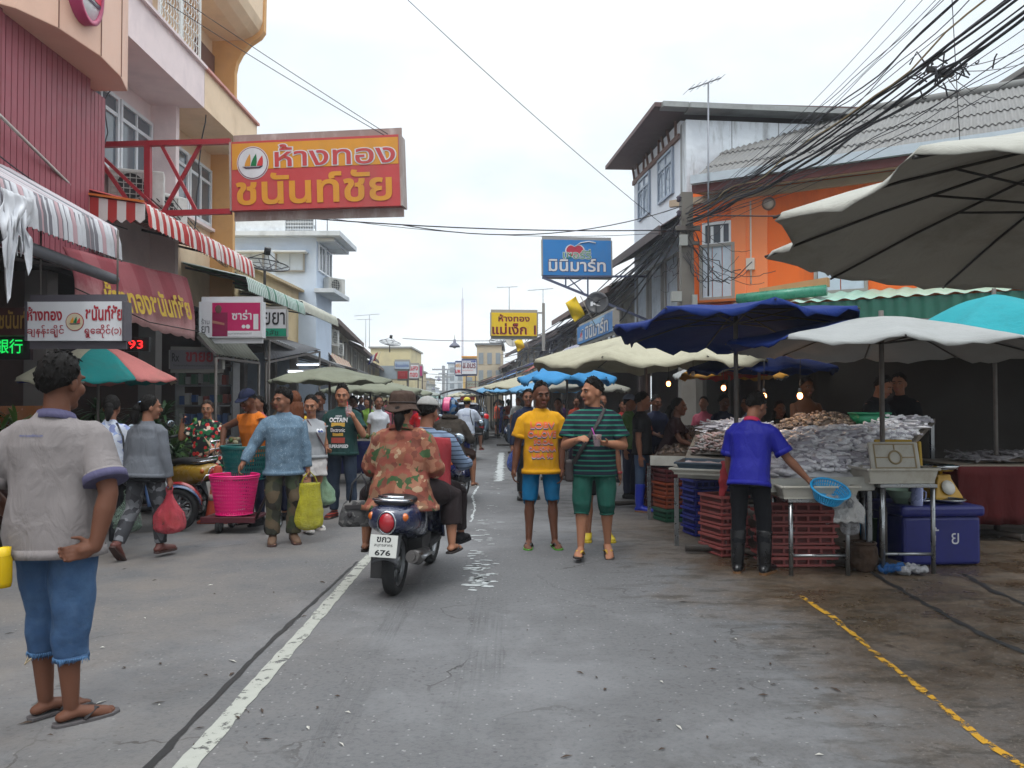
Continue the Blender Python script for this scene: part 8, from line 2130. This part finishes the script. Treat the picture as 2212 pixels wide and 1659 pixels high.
# cables falling from the pole along the row of houses, and the tangle round it
g2 = 'drooping cables along the right row of houses'
for i in range(16):
 s1 = rk.uniform(9, 34)
 wire('black cable drooping along the upper storeys of the right row of houses', W(1478 + rk.uniform(-8, 8), 470 + rk.uniform(-10, 30), 16.2), RP(3.2 + rk.uniform(-.3, .3), s1, rk.uniform(3.6, 4.6)), rk.uniform(.3, .9), rk.choice((.008, .012, .016, .02)), .12, group=g2, n=22)
for i in range(14):
 s0, s1 = rk.uniform(3, 26), rk.uniform(8, 30)
 wire('black cable drooping along the upper storeys of the right row of houses', RP(3.2, s0, rk.uniform(3.4, 4.4)), RP(3.3, s0 + rk.uniform(5, 14), rk.uniform(3.2, 4.3)), rk.uniform(.2, .8), rk.choice((.008, .012, .02)), .2, group=g2, n=18)
g3 = 'tangled wires over the orange wall'
for i in range(22):
 a = W(1480 + rk.uniform(-6, 14), rk.uniform(470, 560), 16.15)
 q_ = W(rk.uniform(1520, 1720), rk.uniform(470, 640), 16.2 - rk.uniform(0, .8)) if i % 3 else W(rk.uniform(1400, 1475), rk.uniform(540, 660), 17.3)
 wire('thin wire strung loosely between the concrete pole and the orange wall', a, q_, rk.uniform(.05, .5), rk.choice((.005, .007, .01)), .1, group=g3, n=14)
wire('thick black cable running level across the orange wall', W(1500, 465, 16.0), W(2000, 460, 13.6), .03, .014, .02)
# wires across the street
wire('wire crossing the street from the orange sign to the pole', W(560, 462, 14), W(1474, 496, 16.2), .12, .012)
wire('second wire crossing the street just below the first', W(870, 486, 14.3), W(1474, 445, 16.2), .35, .01)
wire('third thin wire crossing the street to the pole', W(700, 470, 14.2), W(1474, 500, 16.2), .2, .006)
wire('long diagonal wire from the top of the picture to the pole', W(860, -20, 12), W(1475, 520, 16.2), .1, .006)
wire('guy wire from the pink building down to the orange sign, upper', W(380, -10, 12.3), W(838, 290, 12.1), .02, .006); wire('guy wire from the pink building down to the orange sign, lower', W(360, 6, 12.4), W(830, 292, 12.1), .03, .006)
wire('wire across the far street carrying the pendant lamp', W(870, 731, 30), W(1066, 736, 30), .04, .012)
for i, (a, c, Y) in enumerate((((890, 818), (1010, 826), 60), ((880, 800), (1015, 806), 56), ((905, 838), (1000, 842), 80))): wire('far wire across the street below the lamps', W(*a, Y), W(*c, Y), .2, .014, group='far wires across the street')
for i in range(7): wire('dark cable running along the left awnings towards the low tan building', V((-5.6, 12 + i * .2, 4.55 + .05 * i)), V((-6.6 - .25 * i, 24 + i, 4.4 + .06 * i)), .15 + .04 * i, .009, .04, group='cables along the left facades')
wire('white pipe-like stay running down the red cladding to the awning', W(-10, 240, 8.6), W(170, 418, 10.7), .0, .02, m=mat('white stay', '#b0aaa4', .6)); wire('thin dark wire down the red cladding to the striped awning', W(-10, 330, 8.6), W(275, 495, 11), .1, .008)
wire('dark cable hanging from the balcony past the second window', V((-5.6, 14.6, 6.8)), V((-5.7, 14.3, 4.4)), .0, .012, .05); wire('pale cable hanging beside the first pink wall window', V((-5.75, 11.6, 7.2)), V((-6.2, 11.9, 4.6)), .0, .01, .12, m=WIRE2)
# concrete pole
t = thing('utility_pole', 'square concrete utility pole laden with cables beside the orange building', 'utility pole', V((X(1484, 16.3), 16.3, 0)))
b = B(); b.rings([[V((sx * w_, sy * w_, z)) for sx, sy in ((-1, -1), (1, -1), (1, 1), (-1, 1))] for z, w_ in ((0, .16), (5.75, .115))], sm=False); b.build('shaft', mat('pole concrete', '#66625c', .85, .15, dirt='#55504a', ds=3), t, world=False)
for z in (5.55, 5.25, 4.95): B().lathe([(.02, 0), (.05, .02), (.035, .06), (.055, .09), (.02, .13)], 12, Matrix.Translation((-.17, -.1, z))).build('insulator', mat('brown insulator', '#3a3240', .3), t, world=False)
b = B(); b.box((0, -.16, 5.0), (.5, .09, .09)); b.box((.08, -.15, 4.7), (.3, .07, .07)); b.build('crossarm', POLE, t, world=False)
for c_, d_ in (((-.24, -.14, 3.62), (.2, .16, .2)), ((-.1, -.2, 4.75), (.16, .06, .22)), ((.12, -.18, 3.3), (.1, .1, .7))): B().box(c_, d_).build('junction_box', mat('grey box', '#8a8c88', .6), t, world=False)
for lab, px, py, Y, hh in (('distant utility pole in the gap at the end of the street', 958, 790, 85, 0), ('second distant utility pole at the end of the street', 968, 800, 100, 0)):
 t = thing('utility_pole', lab, 'utility pole', V((X(px, Y), Y, 0)), 0, 'distant utility poles')
 z = W(px, py, Y).z
 B().beam((0, 0, 0), (0, 0, z), .3).build('shaft', mat('far pole', '#8a8f96', .8), t, world=False)
 b = B(); b.box((0, 0, z - .4), (2.4, .15, .15)); b.box((0, 0, z - 1.2), (1.8, .15, .15)); b.build('crossarm', mat('far pole', '#8a8f96', .8), t, world=False)
t = thing('radio_mast', 'tall thin lattice radio mast rising far beyond the street', 'mast', V((X(999, 110), 110, 0)))
zt2 = W(999, 645, 110).z
b = B()
for sx, sy in ((-.2, -.2), (.2, -.2), (0, .2)): b.tube([(sx * .5, sy * .5, 0), (sx * .5, sy * .5, zt2)], .03, 5)
for i in range(40): b.beam((-.1, -.1, zt2 * i / 40), (.1, -.1, zt2 * (i + 1) / 40), .03)
b.build('lattice', mat('pale mast', '#9a90a0', .6), t, world=False)
B().tube([(0, 0, zt2), (0, 0, zt2 + 1.5)], .03, 5).build('tip', mat('pale mast', '#9a90a0', .6), t, world=False)
def antenna(label, px, ybase, ytop, Y, bl=.9, ang=.5, tilt=.25, n=6):
 p0, p1 = W(px, ybase, Y), W(px, ytop, Y)
 t = thing('tv_antenna', label, 'antenna', p0, 0, 'television antennas on the roofs')
 B().tube([p0, p1], .018, 6).build('pole', mat('antenna alloy', '#6f7278', .4, metal=.6), t)
 d = V((math.cos(ang), math.sin(ang), tilt)).normalized(); e = V((-math.sin(ang), math.cos(ang), 0))
 b = B(); b.tube([p1 - d * bl * .6, p1 + d * bl * .4], .014, 5)
 for i in range(n):
  c = p1 - d * bl * .6 + d * bl * i / (n - 1); L_ = .28 - .02 * i
  b.tube([c - e * L_, c + e * L_], .006, 4)
 b.build('boom', mat('antenna alloy', '#6f7278', .4, metal=.6), t)
antenna('television antenna on a tall pole in front of the sheet metal wall', 1530, 640, 178, 15.9, .75, .2, .42)
antenna('television antenna on the roof above the pale blue building, right', 707, 505, 462, 30, .9, .4, .1, 5); antenna('small television antenna above the pale blue building, left', 682, 505, 456, 30, .8, .2, .12, 4)
antenna('television antenna rising above the yellow sign', 1100, 690, 620, 40, 1.0, .1, .05, 5); antenna('television antenna on the right roofs beside the yellow sign post', 1173, 690, 625, 38, 1.2, .2, .1, 5)
antenna('television antenna far left roofs, taller', 798, 750, 680, 52, 1.6, .2, .1, 5); antenna('television antenna far left roofs, shorter', 790, 750, 690, 55, 1.4, 1.0, .1, 4)
def dish(label, c, r, face, m, mesh=True, txt=None):
 t = thing('satellite_dish', label, 'satellite dish', c)
 fr = frame(V(face)).to_4x4()
 M = Matrix.Translation(c) @ fr
 b = B()
 if mesh:
  for k in range(8):
   a = 2 * PI * k / 8
   b.tube([M @ V((r * f * math.cos(a), r * f * math.sin(a), .22 * r * f * f)) for f in (.05, .35, .7, 1.0)], .012, 5)
  for f in (.35, .7, 1.0): b.tube([M @ V((r * f * math.cos(2 * PI * k / 32), r * f * math.sin(2 * PI * k / 32), .22 * r * f * f)) for k in range(33)], .014 if f == 1 else .008, 5)
  o = b.build('rim', m, t)
  q = NT('dish mesh')
  q.set(col=C('#3a3c40'), rough=.6, alpha=.28)
  MATS.setdefault('dish mesh', q.m)
  b = B(); b.lathe([(r * f, .22 * r * f * f) for f in (.02, .3, .6, .8, .99)], 32, M); b.build('mesh', MATS['dish mesh'], t)
 else:
  b = B(); b.lathe([(.001, 0)] + [(r * f, .2 * r * f * f) for f in (.3, .6, .8, 1.0)], 32, M); b.build('reflector', m, t, solid=.012)
 b = B()
 for k in range(3):
  a = 2 * PI * k / 3 + .5
  b.tube([M @ V((r * .95 * math.cos(a), r * .95 * math.sin(a), .2 * r)), M @ V((0, 0, r * .75))], .009, 5)
 b.build('feed_arm', m, t)
 b = B(); b.tube([M @ V((0, 0, r * .65)), M @ V((0, 0, r * .95))], .07, 10); b.build('feed_horn', BLKP, t)
 b = B(); b.tube([M @ V((0, 0, -.02)), V(c) - V((0, 0, r * .7))], .03, 8); b.build('mount', POLE, t)
 if txt: letter(t, txt, M @ V((-r * .1, -r * .1, .08 * r)), M.to_3x3() @ V((1, 0, 0)), M.to_3x3() @ V((0, 1, 0)), r * .9, r * .4, SWT, .03, .02)
 return t
DKW = mat('dark dish wire', '#3a3c42', .5)
dish('large mesh satellite dish above the green striped awning', W(572, 582, 17.0), .5, (.25, -.35, 1), DKW)
dish('mesh satellite dish on the far left roofs', W(842, 745, 38), .5, (.2, -.3, 1), DKW); dish('mesh satellite dish beneath the yellow sign', W(1085, 738, 34), .55, (-.2, -.4, 1), DKW); dish('pale solid satellite dish beside the one beneath the yellow sign', W(1108, 735, 33), .3, (-.1, -1, .3), M2('pale dish', '#a8a49c'), False)
dish('dark satellite dish lettered with a K below the blue mart sign', W(1290, 655, 19.3), .28, (-.25, -1, .25), M2('dark dish', '#26282e', .4), False, 'K')
# flags
def flag(label, top, bot_, m, w_=.35, n=3):
 t = thing('flag', label, 'flag', bot_)
 B().tube([bot_, top], .012, 6).build('pole', M2('flag pole', '#8a8478'), t)
 top, bot_ = V(top), V(bot_)
 d = (bot_ - top).normalized()
 L_ = (bot_ - top).length * .6
 for k in range(n):
  b = B(); b.grid(lambda u, v: top + d * (L_ * u) + V((-.12 - w_ * (k + v) / n * .75, .05 * math.sin(u * 6 + v * 4), -w_ * (k + v) / n * .5)), 12, 4); b.build('stripe' if n > 1 else 'cloth', m[k] if n > 1 else m[0], t, solid=.004)
YF = M2('yellow flag', '#c8a818', .8)
flag('yellow flag below the blue mart sign', W(1254, 640, 20), W(1288, 708, 20), [YF], .35, 1); flag('yellow flag under the yellow sign', W(1133, 728, 30), W(1146, 765, 30), [YF], .35, 1)
flag('red, white and blue flag on the left shophouses', W(822, 760, 40), W(812, 790, 40), [M2('flag red', '#9a2430', .8), M2('flag white', '#b8b8bc', .8), M2('flag blue', '#2a306a', .8)], .5)
ac_unit(V((-5.98, 12.75, 4.62)), R(20), 'air conditioner with a square grille by the red truss'); ac_unit(V((-5.98, 13.7, 4.5)), R(62), 'air conditioner with a round fan beside the pilaster')
ac_unit(RP(-5.75, 14, 3.75), PI / 2 - .1, 'air conditioner on the stained cream shophouse', 1.2); ac_unit(RP(-5.75, 16.5, 3.5), PI / 2 - .1, 'lower air conditioner on the stained cream shophouse')
# more awnings on both sides
def lean(label, p0, p1, q0, q1, m, name='tin_awning', amp=.02, pitch=.16, under=None, strp=None):
 t = thing(name, label, 'awning', (V(q0) + V(q1)) / 2)
 b = B()
 if strp:
  p0, p1, q0, q1 = V(p0), V(p1), V(q0), V(q1); n = strp[1]
  b.grid(lambda u, v: p0.lerp(p1, u).lerp(q0.lerp(q1, u), v) - V((0, 0, .06 * math.sin(PI * v))), n * 2, 4, lambda i, j: (i // 2) % len(strp[0])); b.build('sheet', strp[0], t, solid=.01)
 else: corr(b, p0, p1, q0, q1, amp, pitch, nv=2); b.build('sheet', m, t, solid=.008)
 b = B(); b.beam(V(q0) - V((0, 0, .05)), V(q1) - V((0, 0, .05)), .04); b.beam(V(q0), V(q0) + (V(p0) - V(q0)) * .98 - V((0, 0, .06)), .04); b.beam(V(q1) - V((0, 0, .06)), V(p1) - V((0, 0, .06)), .04); b.build('frame', mat('awning steel', '#4b4644', .6), t)
 for q in (q0, q1): B().tube([V(q) - V((0, 0, .05)), V((q[0], q[1], 0))], .025, 8).build('post', POLE, t)
 return t
TIN = mat('old tin sheet', '#77797a', .6, .2, vs=3, dirt='#4a4440', ds=3, da=.6); DTN = mat('dark tin sheet', '#4a4a4e', .55, .2, dirt='#2c2a2a', ds=3)
lean('dark corrugated tin roof low behind the green pharmacy sign', W(560, 690, 16.5), (-6.6, 19.5, 3.35), W(575, 778, 15.4), (-4.6, 19.2, 2.75), DTN)
lean('long thin tin roof over the left stalls ending near the striped shop awning', (-6.3, 15.6, 3.0), (-7.2, 27, 3.0), (-4.6, 15.2, 2.72), (-5.6, 27, 2.62), TIN)
lean('tin roof with ragged edge over the left stalls beyond the long thin one', (-7.0, 27.5, 3.1), (-8.2, 40, 3.1), (-5.3, 27.5, 2.6), (-6.5, 40, 2.6), TIN)
lean('grey canvas valance under the red banner blind', (-5.0, 12.75, 2.6), (-4.9, 14.6, 2.6), (-4.7, 12.75, 2.25), (-4.6, 14.6, 2.25), mat('grey canvas flap', '#55564e', .9))
STW, STR, STY, STB = M2('awning white', '#b4b0a8', .7), M2('awning brick', '#a84a3a', .7), M2('awning ochre', '#b8924a', .7), M2('awning blue', '#1c3a80', .7)
lean('red, ochre and white striped valance on the stained cream shophouse', RP(-5.6, 11.5, 3.4), RP(-5.6, 20, 3.4), RP(-5.3, 11.5, 2.95), RP(-5.3, 20, 2.95), None, 'striped_awning', strp=([STW, STR, STW, STY], 24))
lean('small blue, yellow and white striped awning far on the left', RP(-5.8, 25, 3.1), RP(-5.8, 31, 3.1), RP(-5.1, 25, 2.7), RP(-5.1, 31, 2.7), None, 'striped_awning', strp=([STB, STY, STW], 15))
lean('blue and white striped curved awning left of the mart fascia sign', RP(2.9, 5.0, 3.35), RP(2.9, 9.5, 3.35), RP(2.0, 5.0, 2.85), RP(2.0, 9.5, 2.85), None, 'striped_awning', strp=([STB, STW], 14))
lean('brick red awning at the end of the blue striped one', RP(2.7, 9.7, 3.2), RP(2.7, 12, 3.2), RP(1.7, 9.7, 2.6), RP(1.7, 12, 2.6), M2('brick red awning', '#8a3a30', .7), amp=.0)
for lab, s0, s1, c, z in (('bright blue awning on the right row beyond the brick red one', 13, 18, '#1c3c9a', 3.0), ('grey awning on the right row beyond the bright blue one', 18.4, 23, '#6a6c72', 3.05), ('pale blue tarpaulin awning on the right row', 23.4, 29, '#4a78a8', 2.8), ('dark blue awning far on the right row', 29.5, 35, '#24386a', 2.9), ('salmon pink awning far on the right row near the market sign', 36, 42, '#b07a68', 3.0), ('olive awning far on the right row by the market sign', 42.5, 49, '#7a7248', 3.1)):
 lean(lab, RP(3.2, s0, z + .35), RP(3.2, s1, z + .35), RP(1.6, s0, z - .25), RP(1.7, s1, z - .25), M2('awning ' + c, c, .6, dirt='#55504a', ds=2), amp=.012, pitch=.5)
# ------------------------------------------------------------------ left shop interiors and stalls
LEAF = mat('dark strap leaf', '#24401f', .45, .35, vs=3); LEAF2 = mat('yellow green leaf', '#4a6a2c', .45, .3, vs=3)
def dracaena(label, loc, h_, n=46, L_=.5, seed=1, m=LEAF, stems=3):
 r = random.Random(seed)
 t = thing('potted_plant', label, 'plant', loc, 0, 'potted plants in front of the left shops')
 b = B(); b.lathe([(.001, 0), (.13, 0), (.17, .28), (.185, .28), (.185, .31), (.16, .31), (.15, .27), (.001, .26)], 20); b.build('pot', mat('dark pot', '#3a2a24', .6), t, world=False)
 b = B(); tops = []
 for i in range(stems):
  p = V((r.uniform(-.14, .14), r.uniform(-.14, .14), h_ * r.uniform(.55, 1)))
  b.tube([V((p.x * .3, p.y * .3, .25)), V((p.x * .8, p.y * .8, p.z * .6)), p], [.028, .022, .016], 7); tops.append(p)
 b.build('stem', mat('grey stem', '#4a4030', .8), t, world=False)
 b = B()
 for p in tops:
  for i in range(n):
   a, e = r.uniform(0, 2 * PI), r.uniform(-.35, 1.3)
   d = V((math.cos(a) * math.cos(e), math.sin(a) * math.cos(e), math.sin(e))); s = V((-math.sin(a), math.cos(a), 0)); l = L_ * r.uniform(.6, 1.1)
   pts = [p + d * l * f + V((0, 0, -.45 * l * f * f)) for f in (0, .35, .7, 1)]
   ws = [.012, .024, .018, .002]
   b.add([q + s * w_ * sg for q, w_ in zip(pts, ws) for sg in (-1, 1)], [(0, 1, 3, 2), (2, 3, 5, 4), (4, 5, 7, 6)], 0, True)
 b.build('leaves', m, t, world=False)
 return t
for i, (lab, px, Y, h_, L_) in enumerate((('tall dark leaved potted plant under the parasol pole', 262, 10.9, 1.45, .5), ('spiky potted plant left of the phone lady', 398, 11.8, 1.15, .55), ('potted plant with drooping leaves between the two spiky ones', 330, 11.6, 1.35, .5), ('pale spiky potted plant at the left edge', 30, 9.7, 1.3, .55), ('bushy potted plant behind the white bloused woman', 228, 11.3, 1.6, .45), ('small potted plant behind the mustard scooter', 362, 11.2, .9, .4))):
 dracaena(lab, V((X(px, Y), Y, 0)), h_, 40, L_, i + 3, LEAF2 if 'pale' in lab or 'left of' in lab else LEAF, 3 + i % 2)
t = thing('shelf_unit', 'lit glass fronted shelf unit in the pharmacy under the hanging sign', 'shelf', V((X(430, 14.0), 14.4, 0)))
b = B()
for k in range(6): b.box((0, 0, .35 + k * .36), (1.0, .35, .025))
for x in (-.5, .5): b.box((x, 0, 1.1), (.03, .35, 2.2))
b.build('frame', mat('shelf grey', '#6a6a6c', .5), t, world=False)
b = B()
for k in range(5):
 for i in range(9): b.box((-.44 + i * .11, -.02 + rk.uniform(-.03, .03), .46 + k * .36 + rk.uniform(-.02, .03)), (.08, .12, rk.uniform(.12, .24)), mi=rk.randrange(4))
o = b.build('stock', [mat('box white', '#8a8a88', .6), mat('box blue', '#3a5078', .6), mat('box red', '#7a3a34', .6), mat('box green', '#3a5a44', .6)], t, world=False); o['kind'] = 'stuff'
t = thing('display_counter', 'dark red counter with warm lit case in the gold shop at the left edge', 'counter', V((-6.6, 9.6, 0)))
b = B(); b.box((0, 0, .5), (1.2, 2.2, 1.0)); b.build('base', M2('dark maroon board', '#3c1a16'), t, world=False, bevel=.02)
b = B(); b.box((0, 0, 1.25), (1.1, 2.1, .4)); b.build('glass_case', mat('warm glass case', '#7a4a24', .2, spec=.8), t, world=False)
b = B(); b.box((.0, -1.06, 1.42), (1.1, .03, .05)); b.build('tube_light', mat('warm tube', '#ffb060', .4, emit='#ff9040', es=2.5), t, world=False)
for i, (px, py, Y, w_) in enumerate(((720, 811, 16.5, .9), (735, 814, 17.5, .7), (715, 796, 18.5, .5))):
 t = thing('tube_lamp', ['fluorescent tube lit under the left tin roof, longest', 'fluorescent tube lit under the left tin roof, right of the longest', 'short fluorescent tube lit highest under the left tin roof'][i], 'lamp', W(px - 50, py - 8, Y), 0, 'fluorescent tubes in the left stalls')
 B().tube([(-w_ / 2, 0, 0), (w_ / 2, 0, 0)], .016, 8).build('tube', mat('lit tube', '#e8f0ff', .4, emit='#e8f2ff', es=5), t, world=False)
 B().box((0, 0, .035), (w_ + .06, .04, .035)).build('fitting', M2('tube fitting', '#a8a8a8'), t, world=False)
for lab, px, Y, w_, c in (('vegetable stall table draped in blue under the nearest left umbrella', 770, 15.2, 1.3, '#1c2250'), ('stall table with green cover under the second left umbrella', 838, 19.5, 1.4, '#3a4a34'), ('stall table in the shade behind the trolley porter', 585, 13.6, 1.6, '#3a3a44'), ('shaded stall table at the right behind the man in yellow', 1205, 18.5, 1.4, '#3a3444'), ('shaded stall table farther along the right side', 1150, 26, 1.6, '#2e3a4a')):
 t = thing('stall_table', lab, 'market stall', V((X(px, Y), Y, 0)))
 B().box((0, 0, .76), (w_, .8, .05)).build('top', WOODT, t, world=False)
 b = B(); b.grid(lambda u, v: V(((u - .5) * w_, -.405 - .02 * math.sin(u * 40) * v, .78 - .6 * v)), 50, 5); b.build('skirt', cloth('skirt ' + c, c), t, world=False, solid=.006)
 for sx in (-.45, .45): B().beam((sx * w_, .3, 0), (sx * w_, .3, .75), .05).build('leg', POLE, t, world=False)
 b = B()
 for i in range(60): b.ell((rk.uniform(-.45, .45) * w_, rk.uniform(-.32, .32), .82 + rk.uniform(0, .07)), (rk.uniform(.03, .06), .04, .04), None, 8, 5, rk.randrange(4))
 o = b.build('produce', [mat('produce green', '#4a6a2c', .6), mat('produce pale', '#9a967a', .6), mat('produce red', '#8a3a2a', .6), mat('produce tan', '#8a7450', .6)], t, world=False); o['kind'] = 'stuff'
# ------------------------------------------------------------------ the crowd and the umbrellas towards the end of the street: copies of the far ones
rf = random.Random(31)
FP = [o for o in sc.objects if o.get('category') == 'person' and 'far' in o['label'] or o.get('label', '').startswith(('shopper', 'woman in a purple', 'man in a white shirt in the shade'))]
for i in range(34):
 Y = rf.uniform(23, 75)
 side = rf.choice((-1, -1, 1, 1, 0))
 x = X(918, Y) + (rf.uniform(1.2, 2.6) * side if side else rf.uniform(-.8, .8)) + 1.7 * (60 - Y) / 60 + (Y < 40) * side * .8
 o = dup(FP[i % len(FP)], (x, Y, 0), rf.uniform(0, 6.28), 'small pedestrian in the far crowd between the rows of stalls')
 o['group'] = 'far crowd'; s_ = rf.uniform(.94, 1.05); o.scale = (s_, s_, s_)
for i, (px, Y, hd) in enumerate(((1415, 13.6, 200), (1520, 14.2, 160), (1300, 14.6, 190), (1245, 20.5, 180), (1172, 22, 170), (1220, 26, 10), (640, 15.5, 120), (690, 16.5, 200), (770, 22, 100), (560, 12.8, 150))):
 dup(FP[(i * 3) % len(FP)], (X(px, Y), Y, 0), R(hd), 'shopper standing half hidden in the shade of the ' + ('right' if px > 1106 else 'left') + ' stalls')['group'] = 'shoppers in the shade of the stalls'
US = [o for o in sc.objects if o.get('category') == 'umbrella' and ('right side' in o['label'] or 'on the left' in o['label'])]
for i in range(22):
 Y = 30 + 3.2 * (i // 2) + rf.uniform(-.6, .6)
 sd = -1 if i % 2 else 1
 o = dup(US[(i * 5) % len(US)], (X(918, Y) + 1.7 * (75 - Y) / 60 + sd * rf.uniform(2.2, 3.0), Y, 0), rf.uniform(0, 6), 'far market umbrella in the row on the left of the street' if sd < 0 else 'far market umbrella in the row on the right of the street')
 o['group'] = 'far umbrellas on the left' if sd < 0 else 'far umbrellas on the right'
for i, (px, Y, hd, nm) in enumerate(((948, 24.5, .05, 'motorbike ahead of the pink helmet'), (925, 30, -.1, 'motorbike left of the truck'), (905, 38, .1, 'motorbike far along the left stalls'))):
 dup(sC, (X(px, Y), Y, 0), hd, 'far ' + nm + ' seen between the riders')

# ------------------------------------------------------------------ the air of the street
hz = B().box((0, 130, 9.5), (276, 318, 21)).build('haze', mat('haze surface', '#ffffff'))
hz['kind'] = 'stuff'
hm_ = bpy.data.materials.new('haze'); hm_.use_nodes = True
hm_.node_tree.nodes.clear()
ho = hm_.node_tree.nodes.new('ShaderNodeOutputMaterial'); hv = hm_.node_tree.nodes.new('ShaderNodeVolumePrincipled')
hv.inputs['Color'].default_value = (.93, .96, 1, 1); hv.inputs['Density'].default_value = .0013; hv.inputs['Anisotropy'].default_value = .2
hm_.node_tree.links.new(hv.outputs[0], ho.inputs['Volume'])
hz.data.materials.clear(); hz.data.materials.append(hm_)
bpy.data.scenes.remove(TS)
